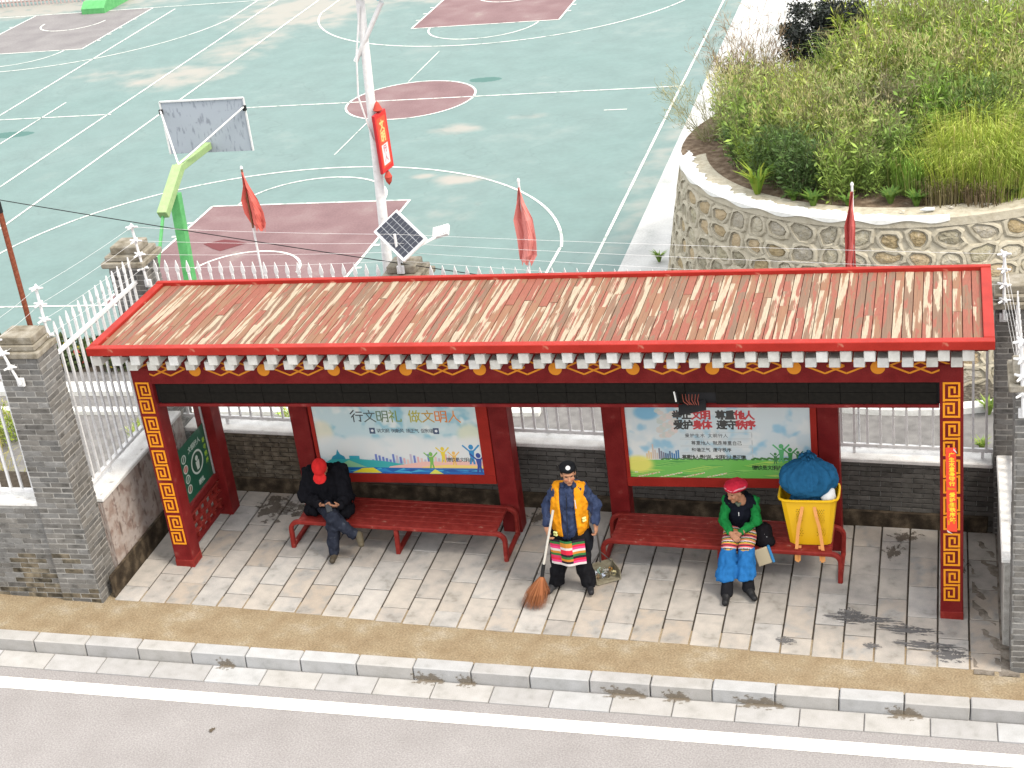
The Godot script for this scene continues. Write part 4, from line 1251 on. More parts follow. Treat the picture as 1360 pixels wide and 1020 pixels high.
# ---------------------------------------------------------------- printing: glyphs drawn as strokes
func define_glyphs():
	var src := {
		"行": "3 0 0 3,3.5 3 .5 6,2.2 4.5 2.2 10,5 1.5 9.5 1.5,4.3 4.3 10 4.3,7.8 4.3 7.8 9.6 6.5 9",
		"文": "5 0 5.3 1.6,.5 2.5 9.5 2.5,7.5 2.5 5.5 6.5 .5 10,2.5 2.5 4.8 6.5 9.7 10",
		"明": ".5 1 .5 8.5,.5 1 3.8 1 3.8 8.5 .5 8.5,.5 4.7 3.8 4.7,5.3 .6 5.3 6 4.2 10,5.3 .6 9.3 .6 9.3 9.8 8 9.4,5.3 3.6 9.3 3.6,5.3 6.4 9.3 6.4",
		"礼": "1.5 0 2.3 1.2,.3 2.2 4 2.2 .2 6.5,2.2 4.6 2.2 10,2.8 5 4 6.2,5.8 .3 5.8 9.3 9.6 9.3 9.6 7.5",
		"做": "1.8 0 .2 4,1.3 3 1.3 10,2.6 2.4 5.6 2.4,4.1 .3 4.1 4.8,2.8 5 5.5 5 5.5 9 2.8 9 2.8 5,7 0 6 3,6.5 2.2 9.8 2.2,8.8 2.2 7.8 6.5 5.6 10,6.6 4 8 7.5 10 10",
		"人": "5 .3 4.6 4.5 .4 10,5 3.5 6.6 7 9.8 10",
		"举": "2 .5 2.8 2,5 0 5.2 1.8,8.2 .3 7 2.2,.4 3.3 9.6 3.3,3.5 3.3 .4 6.2,6.5 3.3 9.7 6,2.8 5.4 7.2 5.4,1.2 7.4 8.8 7.4,5 4.2 5 10",
		"止": "5.2 .5 5.2 9.3,5.2 4.3 9 4.3,2 3.5 2 9.3,.3 9.3 9.8 9.3",
		"尊": "3 0 3.8 1.2,7.2 0 6.4 1.2,.5 1.7 9.5 1.7,1.8 2.8 8.2 2.8 8.2 6 1.8 6 1.8 2.8,4 1.7 3.6 4.6,6 1.7 6.2 4.6,1.8 4.8 8.2 4.8,.3 7.3 9.7 7.3,7 6.2 7 9.9 5.6 9.6,2.6 8 3.6 9.2",
		"重": "8 .2 2 1,.4 2 9.6 2,2 3 8 3 8 6.2 2 6.2 2 3,2 4.6 8 4.6,5 .6 5 9.6,1.2 7.8 8.8 7.8,.2 9.7 9.8 9.7",
		"他": "2.4 0 .2 4.4,1.6 3 1.6 10,3 4.6 9.2 3 9 7 7.8 6.7,5 1.5 5 8.6 6 9.5 9.8 9.5 9.8 7.8,7 .2 7 7.8",
		"爱": "8.5 0 1.5 .9,2 1.6 2.6 2.8,4.8 1.4 5.2 2.6,8.2 1.3 7.2 2.8,.5 5 .5 3.4 9.5 3.4 9.2 4.8,1.8 5.3 8.2 5.3,4.4 4.2 3.4 7 .4 10,3.6 6.6 8 6.6 5.6 9 3 10,4 7.4 9.7 10",
		"护": ".3 2.4 3.8 2.4,2.1 .2 2.1 9.6 1 9.2,.3 6.4 3.8 5.2,6.8 0 7.4 1.2,5 2.2 9.3 2.2 9.3 5.4 5 5.4,5 2.2 5 6 4 10",
		"身": "5 0 4.2 1.3,2.2 1.4 7.6 1.4 7.6 9.8 6.3 9.4,2.2 1.4 2.2 6.4,2.2 3.1 7.6 3.1,2.2 4.8 7.6 4.8,.4 6.6 9.5 6.4,9.3 4.2 5 8.2 1 10",
		"体": "2.4 0 .2 4.4,1.6 3 1.6 10,3.2 2.4 9.8 2.4,6.5 .2 6.5 10,6.3 2.6 5.2 5.6 3 7.8,6.7 2.6 8 5.6 10 7.8,4.9 7.6 8.2 7.6",
		"遵": "1 .6 2 1.8,.3 4 1.7 4 1.7 8,.3 9.6 1.7 8 3.4 9.3 9.9 9.6,4.6 0 5 .8,8 0 7.4 .8,3.2 1.2 9.6 1.2,4 2.1 8.8 2.1 8.8 4.9 4 4.9 4 2.1,4 3.6 8.8 3.6,3.2 5.9 9.7 5.9,7.6 5 7.6 8.2 6.6 8,4.6 6.5 5.4 7.4",
		"守": "5 0 5.2 1.1,.5 3 .5 1.5 9.5 1.5 9.2 2.8,.4 5 9.6 5,6.6 3 6.6 9.8 5.2 9.4,2.6 6.2 3.6 7.6",
		"秩": "3.8 .2 .8 1,.2 2.8 4.4 2.8,2.4 .6 2.4 10,2.3 3 .2 6.6,2.6 4 4.2 5.6,6 .4 5 3.4,5.6 2.3 9.6 2.3,4.6 5 9.9 5,7.3 .2 7 5.5 4.6 10,7.4 5.2 10 10",
		"序": "5.2 0 5.4 1,1.3 1.4 9.6 1.4,1.3 1.4 1.3 5 .2 10,3 3 8.4 3 6 4.6,4 3.8 6.4 5,2.4 5.4 9.6 5.4 8.6 6.8,5.8 5.4 5.8 9.8 4.4 9.4",
		"德": "2.2 0 .2 2.6,2.6 2.4 .4 5,1.6 4 1.6 10,3.2 1.2 9.8 1.2,6.4 0 6.2 2.4,3.8 2.5 9.4 2.5 9.4 4.4 3.8 4.4 3.8 2.5,5.6 2.5 5.6 4.4,7.6 2.5 7.6 4.4,3.2 5.5 9.9 5.5,4 7 3.3 9.4,5.2 6.8 5.2 9.4 8 9.4 8 8.4,6.6 6.4 7.2 7.8,9 6.8 9.8 8.6",
		"钦": "2 0 .2 3,1.4 1.8 4.2 1.8,.6 3.9 4.2 3.9,.3 5.9 4.4 5.9,2.3 3.9 2.3 9.6 4.4 8,6.4 0 5.2 3.2,5.8 2 9.7 2 9 3.6,7.4 3 7 6.6 4.6 10,7.5 5.6 9.9 10",
		"县": "2.4 .4 7.8 .4 7.8 5.6,2.4 .4 2.4 5.6,2.4 2.1 7.8 2.1,2.4 3.8 7.8 3.8,.3 5.7 9.8 5.7,4.8 5.8 2.2 9.2 8.4 8.8,7 7.4 8.8 9.8",
		"办": "1 2.8 8 2.8 7.4 9.5 6 9,4.4 .3 4.2 4.6 .8 9.8,1.6 4.6 .4 7,8.6 4.2 9.8 6.6",
		"是": "2.2 .4 7.8 .4 7.8 3.6 2.2 3.6 2.2 .4,2.2 2 7.8 2,.4 4.9 9.6 4.9,5.2 4.9 5.2 9,5.2 6.8 8.8 6.8,2.4 6 .4 10,1.8 7.6 4.4 9.4 9.8 9.6",
		"自": "4.8 0 4.2 1.6,1.8 1.8 8.2 1.8 8.2 9.8 1.8 9.8 1.8 1.8,1.8 4.4 8.2 4.4,1.8 7 8.2 7",
		"己": "1.4 .8 8.2 .8 8.2 4.6,8.2 4.6 1.6 4.6,1.6 4.6 1.6 9.4 9.4 9.4 9.4 7.4",
		"就": "2.6 0 2.8 1,.3 1.4 5 1.4,1 2.6 4.4 2.6 4.4 4.6 1 4.6 1 2.6,2.7 4.6 2.7 9.4 1.8 9.2,1.2 6 .4 8,4.2 6 5 7.6,5.2 3 9.9 3,7 .4 6.8 5 5 10,8 4 8 9.4 9.9 9.4 9.9 8,8.6 .6 9.6 1.8",
		"讲": "1.2 .4 2.2 1.6,.2 3.4 2 3.4 2 8.8 3.6 7.4,4 3 9.6 3,3.6 6 9.9 6,5.6 .4 5.6 5.6 4 10,8 .4 8 10",
		"树": ".2 2.6 3 2.6,1.6 .2 1.6 10,1.5 3 .2 6,3.4 2 6 2 4 8.4,3.6 3.4 6 8,6.4 3.2 9.9 3.2,8.8 .4 8.8 9.8 7.6 9.4,6.8 5 7.6 6.6",
		"新": "2.6 0 2.8 1,.6 1.4 4.8 1.4,1.6 2 2 3,3.8 2 3.2 3.2,.3 3.8 5 3.8,.5 5.8 4.8 5.8,2.7 3.8 2.7 10,2.4 6 .4 8.8,3 6.4 4.6 8,8.8 .4 6 1.4,6 1.4 6 5 5 10,6 4.2 9.9 4.2,8.2 4.2 8.2 10",
		"风": "1.6 .8 1.6 5 .3 10,1.6 .8 8 .8 8 7 9.8 9.8 9.8 8,3 2.6 6.8 8,6.6 2.6 2.8 8.2",
		"扬": ".2 2.4 3.4 2.4,1.9 .2 1.9 9.6 .8 9.2,.2 6.2 3.4 5,4.4 .8 8.8 .8 4.4 4.4,4.4 4.4 9.6 4.4 9 9.6 7.8 9.2,6 4.8 4.2 8,8 4.8 5.4 9.8",
		"正": ".8 .8 9.2 .8,5 .8 5 9.4,5 4.6 8.6 4.6,2 3.6 2 9.4,.2 9.5 9.8 9.5",
		"气": "2.4 0 .4 4,2 1.6 9 1.6,2.4 3.4 8.4 3.4,1.6 5.2 7.6 5.2 7.8 8.2 9.8 9.8 9.8 8",
		"促": "2.2 0 .2 4.4,1.5 3 1.5 10,3.8 .6 8.8 .6 8.8 3.6 3.8 3.6 3.8 .6,6.4 3.6 6.4 9,6.4 6 9.2 6,4.2 5.4 3 10,3.8 7.4 6 9.2 9.9 9.6",
		"和": "4.4 .2 .8 1.2,.2 3 5 3,2.6 .8 2.6 10,2.5 3.2 .2 6.8,2.8 4 4.6 5.8,6 2 9.4 2 9.4 8.4 6 8.4 6 2",
		"谐": "1.2 .4 2 1.4,.2 3.4 1.8 3.4 1.8 8.6 3.2 7.4,4 1.8 6 1.8,4 .2 4 4.6 6 4,7 .2 7 4.2 9.8 4.2 9.8 3,9.4 1 7.2 2.2,6.4 4.8 5.8 5.8,4.4 6 9 6 9 9.8 4.4 9.8 4.4 6,4.4 7.9 9 7.9",
		"广": "4.8 .2 5.2 1.6,1.2 2 9.6 2,1.4 2 1.3 6 .2 9.8",
		"生": "2.6 .6 .6 4.4,1.8 3 9 3,5 .2 5 9.4,1.6 6 8.6 6,.2 9.5 9.8 9.5",
		"水": "5 .2 5 9.8 3.8 9.4,.6 3.2 4 3.2 .4 8.6,8.8 1.8 5.6 4.4,5.2 3.6 9.8 8.8"}
	for k in src:
		var strokes := []
		for s in src[k].split(","):
			var f = s.strip_edges().split_floats(" ")
			var pl := []
			for i in range(0, f.size() - 1, 2): pl.append(Vector2(f[i], f[i + 1]) / 10.0)
			strokes.append(pl)
		glyphs[k] = strokes

func fill_poly(im: Image, poly: Array, col: Color):
	var y0 := 1e9; var y1 := -1e9
	for p in poly: y0 = min(y0, p.y); y1 = max(y1, p.y)
	for y in range(max(0, int(floor(y0))), min(im.get_height(), int(ceil(y1)) + 1)):
		var xs := []
		var yc := y + 0.5
		for i in poly.size():
			var a: Vector2 = poly[i]; var b: Vector2 = poly[(i + 1) % poly.size()]
			if (a.y <= yc) != (b.y <= yc): xs.append(a.x + (yc - a.y) / (b.y - a.y) * (b.x - a.x))
		xs.sort()
		for i in range(0, xs.size() - 1, 2):
			var xa := int(round(xs[i])); var xb := int(round(xs[i + 1]))
			if xb > xa: im.fill_rect(Rect2i(xa, y, xb - xa, 1).intersection(Rect2i(0, 0, im.get_width(), im.get_height())), col)

func dot(im: Image, c: Vector2, rx: float, ry: float, col: Color, n := 18):
	var pl := []
	for i in n: pl.append(c + Vector2(cos(TAU * i / n) * rx, sin(TAU * i / n) * ry))
	fill_poly(im, pl, col)

func stroke(im: Image, a: Vector2, b: Vector2, w: float, col: Color):
	var d := (b - a).normalized(); var nn := Vector2(-d.y, d.x) * w * 0.5; var e := d * w * 0.35
	fill_poly(im, [a - e + nn, b + e + nn, b + e - nn, a - e - nn], col)

func write(im: Image, text: String, at: Vector2, size: float, w: float, cols, gap := 1.08, down := false):
	var k := 0
	var pos := at
	for ch in text:
		if glyphs.has(ch):
			var col: Color = cols[min(k, cols.size() - 1)] if cols is Array else cols
			for pl in glyphs[ch]:
				for i in pl.size() - 1: stroke(im, pos + pl[i] * size, pos + pl[i + 1] * size, w, col)
			k += 1
			pos += (Vector2(0, 1) if down else Vector2(1, 0)) * size * gap
		else:
			pos += (Vector2(0, 1) if down else Vector2(1, 0)) * size * 0.55

func sc(r: int, g: int, b: int) -> Color:
	# colour of the print, dimmed to what paper reflects
	var c := Color8(r, g, b).srgb_to_linear() * 0.78
	return Color(c.r, c.g, c.b).linear_to_srgb()

func poster_mat(im: Image, rough := 0.25) -> StandardMaterial3D:
	im.generate_mipmaps()
	var m := StandardMaterial3D.new()
	m.albedo_texture = ImageTexture.create_from_image(im)
	m.roughness = 0.5
	m.clearcoat_enabled = true
	m.clearcoat = 0.4
	m.clearcoat_roughness = rough * 0.4
	m.cull_mode = BaseMaterial3D.CULL_DISABLED
	return m

func washes(im: Image, base: Color, tints: Array, sd: int):
	var w := im.get_width(); var h := im.get_height()
	var a := noise_bytes(w / 2, h / 2, 0.008, 4, sd); var b := noise_bytes(w / 2, h / 2, 0.012, 3, sd + 9)
	for y in h / 2:
		for x in w / 2:
			var n1 := a[y * (w / 2) + x] / 255.0; var n2 := b[y * (w / 2) + x] / 255.0
			var c := base.lerp(tints[0], smoothstep(0.45, 0.8, n1)).lerp(tints[1], smoothstep(0.55, 0.9, n2))
			im.fill_rect(Rect2i(x * 2, y * 2, 2, 2), c)

func soft(im: Image, c: Vector2, rx: float, ry: float, col: Color, k: float):
	for y in range(max(0, int(c.y - ry)), min(im.get_height(), int(c.y + ry))):
		for x in range(max(0, int(c.x - rx)), min(im.get_width(), int(c.x + rx))):
			var r := Vector2((x - c.x) / rx, (y - c.y) / ry).length()
			if r < 1.0: im.set_pixel(x, y, im.get_pixel(x, y).lerp(col, k * (1.0 - smoothstep(0.55, 1.0, r))))

func figure(im: Image, p: Vector2, s: float, col: Color):
	# little leaping figure with arms up
	dot(im, p + Vector2(0, -s), s * 0.13, s * 0.15, col)
	fill_poly(im, [p + Vector2(-0.16, -0.82) * s, p + Vector2(0.16, -0.82) * s, p + Vector2(0.1, -0.35) * s, p + Vector2(0.14, 0) * s, p + Vector2(0.03, 0) * s, p + Vector2(0, -0.3) * s, p + Vector2(-0.08, 0) * s, p + Vector2(-0.18, 0) * s, p + Vector2(-0.1, -0.4) * s], col)
	stroke(im, p + Vector2(-0.12, -0.78) * s, p + Vector2(-0.42, -1.08) * s, s * 0.09, col)
	stroke(im, p + Vector2(0.12, -0.78) * s, p + Vector2(0.42, -1.1) * s, s * 0.09, col)

func poster_one() -> StandardMaterial3D:
	var W := 1024; var H := 620
	var im := Image.create(W, H, false, Image.FORMAT_RGB8)
	washes(im, sc(196, 220, 224), [sc(136, 190, 208), sc(226, 234, 232)], 601)
	soft(im, Vector2(40, 340), 90, 100, sc(228, 224, 200), 0.9)
	soft(im, Vector2(970, 350), 100, 90, sc(222, 226, 200), 0.9)
	for k in 6: soft(im, Vector2(90 + k * 180, 450), 190, 110, sc(228, 231, 229), 0.85)
	var g := [sc(48, 56, 62), sc(78, 96, 96), sc(96, 124, 96), sc(126, 150, 70), sc(176, 172, 52), sc(192, 150, 40), sc(222, 124, 30), sc(230, 140, 40)]
	write(im, "行文明礼 做文明人", Vector2(242, 192), 76, 7.5, g, 1.06)
	for x in [345, 745]:
		im.fill_rect(Rect2i(x, 308, 36, 40), sc(56, 80, 112))
		dot(im, Vector2(x + 18, 328), 10, 10, sc(232, 236, 238), 5)
	write(im, "讲文明 树新风 扬正气 促和谐", Vector2(392, 314), 26, 3.2, sc(70, 84, 96), 1.0)
	for k in 26:
		var x := 330 + k * 22
		var hh := 16 + (k * 37) % 46
		im.fill_rect(Rect2i(x, 540 - hh, 14, hh + 10), [sc(110, 128, 196), sc(226, 176, 176), sc(232, 196, 186), sc(196, 186, 200)][k % 4 if k > 6 else 0])
	fill_poly(im, [Vector2(56, 545), Vector2(80, 505), Vector2(104, 492), Vector2(116, 456), Vector2(130, 490), Vector2(154, 505), Vector2(170, 545)], sc(44, 150, 176))
	im.fill_rect(Rect2i(186, 500, 66, 40), sc(60, 170, 188))
	fill_poly(im, [Vector2(0, 570), Vector2(60, 528), Vector2(220, 520), Vector2(400, 534), Vector2(540, 556), Vector2(620, 580), Vector2(0, 584)], sc(60, 176, 176))
	fill_poly(im, [Vector2(90, 578), Vector2(180, 530), Vector2(290, 578)], sc(150, 206, 160))
	fill_poly(im, [Vector2(440, 570), Vector2(660, 535), Vector2(1024, 530), Vector2(1024, 585), Vector2(420, 585)], sc(240, 190, 176))
	fill_poly(im, [Vector2(640, 572), Vector2(800, 555), Vector2(1024, 560), Vector2(1024, 590), Vector2(640, 590)], sc(246, 214, 120))
	fill_poly(im, [Vector2(0, 580), Vector2(1024, 578), Vector2(1024, 620), Vector2(0, 620)], sc(28, 104, 178))
	for k in 26:
		var x := (k * 211) % 1024
		fill_poly(im, [Vector2(x, 590 + (k * 13) % 24), Vector2(x + 70, 580 + (k * 7) % 16), Vector2(x + 120, 598 + (k * 5) % 18)], [sc(40, 140, 204), sc(70, 176, 214), sc(24, 84, 158)][k % 3])
	fill_poly(im, [Vector2(190, 616), Vector2(260, 584), Vector2(330, 580), Vector2(380, 616)], sc(238, 222, 60))
	fill_poly(im, [Vector2(680, 618), Vector2(720, 586), Vector2(770, 618)], sc(226, 226, 90))
	figure(im, Vector2(706, 580), 96, sc(120, 186, 80))
	figure(im, Vector2(784, 540), 92, sc(236, 208, 56))
	figure(im, Vector2(850, 556), 80, sc(240, 190, 90))
	figure(im, Vector2(962, 550), 116, sc(38, 140, 196))
	figure(im, Vector2(1000, 606), 116, sc(40, 70, 150))
	write(im, "德钦县文明办", Vector2(800, 506), 28, 3.0, sc(70, 70, 66), 1.0)
	return poster_mat(im)

func poster_two() -> StandardMaterial3D:
	var W := 1024; var H := 620
	var im := Image.create(W, H, false, Image.FORMAT_RGB8)
	washes(im, sc(206, 218, 222), [sc(224, 228, 226), sc(150, 194, 216)], 631)
	soft(im, Vector2(120, 200), 90, 60, sc(110, 176, 212), 0.9)
	for k in 34:
		dot(im, Vector2(185 + (k * 47) % 100, 190 + (k * 29) % 160), 20, 14, sc(196 + (k * 7) % 30, 206, 200), 12)
	var dk := sc(40, 42, 44); var rd := sc(190, 34, 46)
	write(im, "举止文明 尊重他人", Vector2(268, 188), 53, 10.0, [dk, dk, rd, rd, dk, dk, rd, rd], 1.0)
	write(im, "爱护身体 遵守秩序", Vector2(272, 250), 53, 10.0, [dk, dk, rd, rd, dk, dk, rd, rd], 1.0)
	for k in 4:
		var y := 330 + k * 47
		for e in [0, 1]:
			im.fill_rect(Rect2i(300, y - 6 + e * 38, 400, 2), sc(186, 192, 192))
		dot(im, Vector2(702, y + 13), 3, 19, sc(186, 192, 192))
	write(im, "爱护生水 文明行人", Vector2(330, 334), 24, 2.8, sc(86, 90, 92), 1.2)
	write(im, "尊重他人 就是尊重自己", Vector2(362, 381), 25, 3.0, sc(80, 84, 86), 1.08)
	write(im, "和谐正气 遵守秩序", Vector2(362, 426), 24, 3.2, sc(66, 70, 70), 1.1)
	write(im, "尊重他人是行礼 文明行止是正德", Vector2(304, 472), 25, 4.0, sc(56, 62, 58), 0.98)
	for k in 16:
		var x := 100 + k * 12
		var hh: int = [36, 52, 44, 96, 60, 40, 70, 52, 44, 40, 36, 52, 42, 36, 56, 60][k]
		im.fill_rect(Rect2i(x, 500 - hh, 9, hh), [sc(226, 196, 150), sc(206, 190, 176), sc(120, 120, 136), sc(74, 100, 130), sc(44, 116, 168)][min(4, k / 3)])
	fill_poly(im, [Vector2(0, 530), Vector2(120, 506), Vector2(420, 500), Vector2(760, 500), Vector2(1024, 506), Vector2(1024, 620), Vector2(0, 620)], sc(112, 190, 84))
	for k in 60:
		var x := (k * 173) % 1024; var y := 515 + (k * 31) % 95
		fill_poly(im, [Vector2(x - 60, y), Vector2(x, y - 7), Vector2(x + 80, y), Vector2(x, y + 6)], [sc(90, 176, 76), sc(140, 206, 100), sc(176, 214, 96), sc(76, 160, 70)][k % 4])
	soft(im, Vector2(50, 535), 110, 70, sc(236, 228, 110), 0.95)
	for k in 40: dot(im, Vector2(190 + k * 12, 502 - (k * 5) % 7), 9, 5, sc(70, 120, 66), 8)
	for k in 16: dot(im, Vector2(700 + k * 13, 498 - (k * 7) % 10), 11, 7, sc(66, 124, 58), 8)
	for k in 150:
		dot(im, Vector2(30 + (k * 61) % 520, 588 + (k * 17) % 32), 5, 4, [sc(236, 232, 220), sc(222, 214, 170), sc(230, 150, 130), sc(160, 200, 110)][k % 4], 7)
	figure(im, Vector2(826, 526), 64, sc(56, 130, 70)); figure(im, Vector2(860, 516), 104, sc(84, 176, 110))
	figure(im, Vector2(908, 526), 92, sc(62, 150, 74)); figure(im, Vector2(950, 514), 64, sc(56, 130, 70))
	write(im, "德钦县文明办", Vector2(694, 536), 28, 3.8, sc(34, 60, 36), 1.0)
	return poster_mat(im)

func side_sign() -> StandardMaterial3D:
	var im := Image.create(256, 256, false, Image.FORMAT_RGB8)
	im.fill(sc(14, 84, 62))
	var wh := sc(196, 206, 196)
	dot(im, Vector2(150, 130), 54, 54, wh, 28); dot(im, Vector2(150, 130), 45, 45, sc(30, 76, 58), 28)
	dot(im, Vector2(150, 112), 12, 12, wh); fill_poly(im, [Vector2(135, 126), Vector2(168, 126), Vector2(160, 165), Vector2(140, 165)], wh)
	for k in 4:
		var c := Vector2(50, 60 + k * 48)
		dot(im, c, 20, 20, wh); dot(im, c, 15, 15, [sc(60, 96, 80), sc(180, 70, 60), sc(60, 96, 80), sc(120, 80, 60)][k])
		stroke(im, c + Vector2(-6, 8), c + Vector2(6, -8), 5, wh)
	write(im, "文明行人", Vector2(96, 34), 26, 3.5, wh, 1.1)
	write(im, "尊守秩序", Vector2(222, 60), 22, 4, sc(150, 190, 60), 1.5, true)
	write(im, "明礼", Vector2(130, 212), 24, 4, wh, 1.1)
	return poster_mat(im, 0.15)

func sticker_mat() -> StandardMaterial3D:
	var im := Image.create(96, 1024, false, Image.FORMAT_RGB8)
	im.fill(sc(255, 66, 30))
	var y := sc(255, 226, 40)
	write(im, "广生水重身守行", Vector2(30, 62), 50, 9, y, 1.16, true)
	write(im, "爱护遵秩序体", Vector2(30, 546), 50, 9, y, 1.22, true)
	for k in 30:
		im.fill_rect(Rect2i((k * 37) % 90, (k * 151) % 1010, 3 + k % 5, 2), sc(240, 120, 70))
	return poster_mat(im, 0.4)

# ---------------------------------------------------------------- the bus shelter
const RX0 := -0.29
const RX1 := 9.475
const RZ0 := -1.61
const RZ1 := 0.325
const RY := 3.06
const SL := 9.185          # outer width across the posts
const PW := 0.233          # post width

func key_pattern() -> MB:
	# a pair of square spirals, 0.17 wide and 0.40 tall, top edge at y = 0
	var mb := MB.new()
	var w := 0.17; var t := 0.021
	var path := [Vector2(0.0, -0.195), Vector2(0.0, 0), Vector2(w - t, 0), Vector2(w - t, -0.147), Vector2(0.052, -0.147), Vector2(0.052, -0.045), Vector2(0.105, -0.045), Vector2(0.105, -0.10)]
	for rotd in [false, true]:
		for i in path.size() - 1:
			var a: Vector2 = path[i]; var b: Vector2 = path[i + 1]
			if rotd:
				a = Vector2(w - t - a.x, -0.40 + t - a.y); b = Vector2(w - t - b.x, -0.40 + t - b.y)
			var lo := Vector3(min(a.x, b.x), min(a.y, b.y) - t, 0); var hi := Vector3(max(a.x, b.x) + t, max(a.y, b.y), 0.004 + 0.0006 * i)
			mb.box(lo, hi)
	mb.box(Vector3(0, -0.2 - t * 0.5, 0), Vector3(w, -0.2 + t * 0.5, 0.0035))
	return mb

func build_shelter():
	define_glyphs()
	var s := thing("bus_shelter", "red open-fronted bus shelter with flat plank roof and two posters", "bus shelter", Vector3(SL * 0.5, G(SL * 0.5), -0.6))
	var off := -s.position
	var T := func(p: Vector3): return p + off
	# --- roof
	var roof := Node3D.new(); roof.name = "roof"; s.add_child(roof); roof.position = off
	var deck := MB.new()
	deck.box(Vector3(RX0 + 0.03, RY - 0.075, RZ0 + 0.03), Vector3(RX1 - 0.03, RY - 0.058, RZ1 - 0.03))
	part("deck", deck, M.dark_under, roof)
	var fr := 0.105
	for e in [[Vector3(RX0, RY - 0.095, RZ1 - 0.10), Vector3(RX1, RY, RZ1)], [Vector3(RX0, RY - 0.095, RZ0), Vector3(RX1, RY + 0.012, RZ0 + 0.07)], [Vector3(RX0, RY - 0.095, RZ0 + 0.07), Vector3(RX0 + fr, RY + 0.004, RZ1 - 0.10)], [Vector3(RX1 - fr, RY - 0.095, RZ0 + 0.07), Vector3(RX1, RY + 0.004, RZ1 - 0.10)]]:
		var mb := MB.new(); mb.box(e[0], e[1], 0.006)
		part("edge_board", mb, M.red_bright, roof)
	var zlo := RZ0 + 0.07; var zhi := RZ1 - 0.10
	var xa := RX0 + fr; var xb := RX1 - fr
	var np := 98
	var pw := (xb - xa) / np
	var pcache := {}
	for i in np:
		var cuts := [zhi, zlo]
		var rr := rng.randf()
		if rr < 0.36: cuts = [zhi, lerpf(zhi, zlo, rng.randf_range(0.3, 0.72)), zlo]
		for k in cuts.size() - 1:
			var ln: float = cuts[k] - cuts[k + 1] - (0.004 if cuts.size() > 2 else 0.0)
			var v0: float = snappedf(rng.randf(), 0.125)
			var key := "%d_%d" % [int(ln * 200), int(v0 * 8)]
			if not pcache.has(key): pcache[key] = plank_mesh(pw - 0.0075, ln, v0)
			var zc: float = (cuts[k] + cuts[k + 1]) * 0.5
			var tb := Basis(Vector3.BACK, rng.randf_range(-0.035, 0.035)) * Basis(Vector3.RIGHT, rng.randf_range(-0.002, 0.002))
			inst("plank", pcache[key], roof, Transform3D(tb, Vector3(xa + (i + 0.5) * pw, RY - 0.046 + rng.randf_range(-0.003, 0.003), zc)), M.planks[rng.randi() % 16])
	# --- bracket rows
	var bm := MB.new(); bm.cbox(Vector3(0.112, 0.118, 0.40), Transform3D(), 0.006)
	var bmesh := bm.mesh(M.white_block)
	var bm2 := MB.new(); bm2.cbox(Vector3(0.112, 0.108, 0.30), Transform3D(), 0.006)
	var bmesh2 := bm2.mesh(M.white_block)
	var bmats := [M.white_block, tinted(M.white_block, 0.93, 0.92, 0.89, Vector3(0.3, 0.1, 0.5)), tinted(M.white_block, 0.86, 0.85, 0.82, Vector3(0.6, 0.7, 0.2))]
	for i in 41:
		var x := 9.235 - i * 0.2365
		if x > RX0 + 0.02: inst("bracket_end", bmesh, s, Transform3D(Basis(Vector3.UP, rng.randf_range(-0.02, 0.02)), Vector3(x + rng.randf_range(-0.004, 0.004), 2.876 + rng.randf_range(-0.003, 0.003), 0.065 + rng.randf_range(-0.006, 0.006))).translated(off), bmats[rng.randi() % 3])
		var x2 := 9.118 - i * 0.2365
		if x2 > -0.05: inst("bracket_end", bmesh2, s, Transform3D(Basis(Vector3.UP, rng.randf_range(-0.02, 0.02)), Vector3(x2 + rng.randf_range(-0.004, 0.004), 2.748 + rng.randf_range(-0.003, 0.003), -0.012 + rng.randf_range(-0.005, 0.005))).translated(off), bmats[rng.randi() % 3])
	var bs := MB.new(); bs.cbox(Vector3(0.30, 0.088, 0.105), Transform3D(), 0.006)
	var bsm := bs.mesh(M.white_block)
	for k in 5:
		for sx in [0, 1]:
			inst("bracket_end", bsm, s, Transform3D(Basis(), Vector3(-0.085 if sx == 0 else 9.27, 2.876, -0.13 - k * 0.236)).translated(off))
	var mb := MB.new()
	mb.box(Vector3(0.02, 2.80, -1.4), Vector3(SL - 0.02, RY - 0.08, -0.03))
	part("soffit_beam", mb, M.dark_under, s).position = off
	mb = MB.new()
	mb.box(Vector3(RX0 + 0.06, 2.90, RZ0 + 0.06), Vector3(RX1 - 0.06, RY - 0.096, RZ1 - 0.12))
	part("soffit", mb, M.dark_under, s).position = off
	# --- posts
	var tri_pairs := key_pattern().mesh(M.yellow)
	var posts := [[0.0, 0.0, true], [SL - PW, 0.0, true], [0.0, -1.23, false], [SL - PW, -1.23, false], [1.27, -1.23, false], [3.79, -1.23, false], [5.155, -1.23, false], [7.615, -1.23, false]]
	for p in posts:
		var x: float = p[0]
		mb = MB.new()
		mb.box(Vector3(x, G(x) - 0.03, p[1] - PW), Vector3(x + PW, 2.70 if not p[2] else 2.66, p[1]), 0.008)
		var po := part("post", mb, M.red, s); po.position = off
		if p[2]:
			var n := 5 if x < 1 else 6
			for k in n:
				inst("key_pattern", tri_pairs, po, Transform3D(Basis(), Vector3(x + (PW - 0.17) * 0.5, (2.48 if x < 1 else 2.462) - k * 0.4425, p[1] + 0.0005)))
			mb = MB.new(); mb.box(Vector3(x - 0.004, G(x) - 0.02, p[1] - PW - 0.004), Vector3(x + PW + 0.004, G(x) + 0.09, p[1] + 0.003), 0.006)
			part("foot_band", mb, M.red_bench, po)
	# --- fascia with gilt diamonds and discs
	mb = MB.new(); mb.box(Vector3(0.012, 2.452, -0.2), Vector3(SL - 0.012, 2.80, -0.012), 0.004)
	var fa := part("fascia", mb, M.red, s); fa.position = off
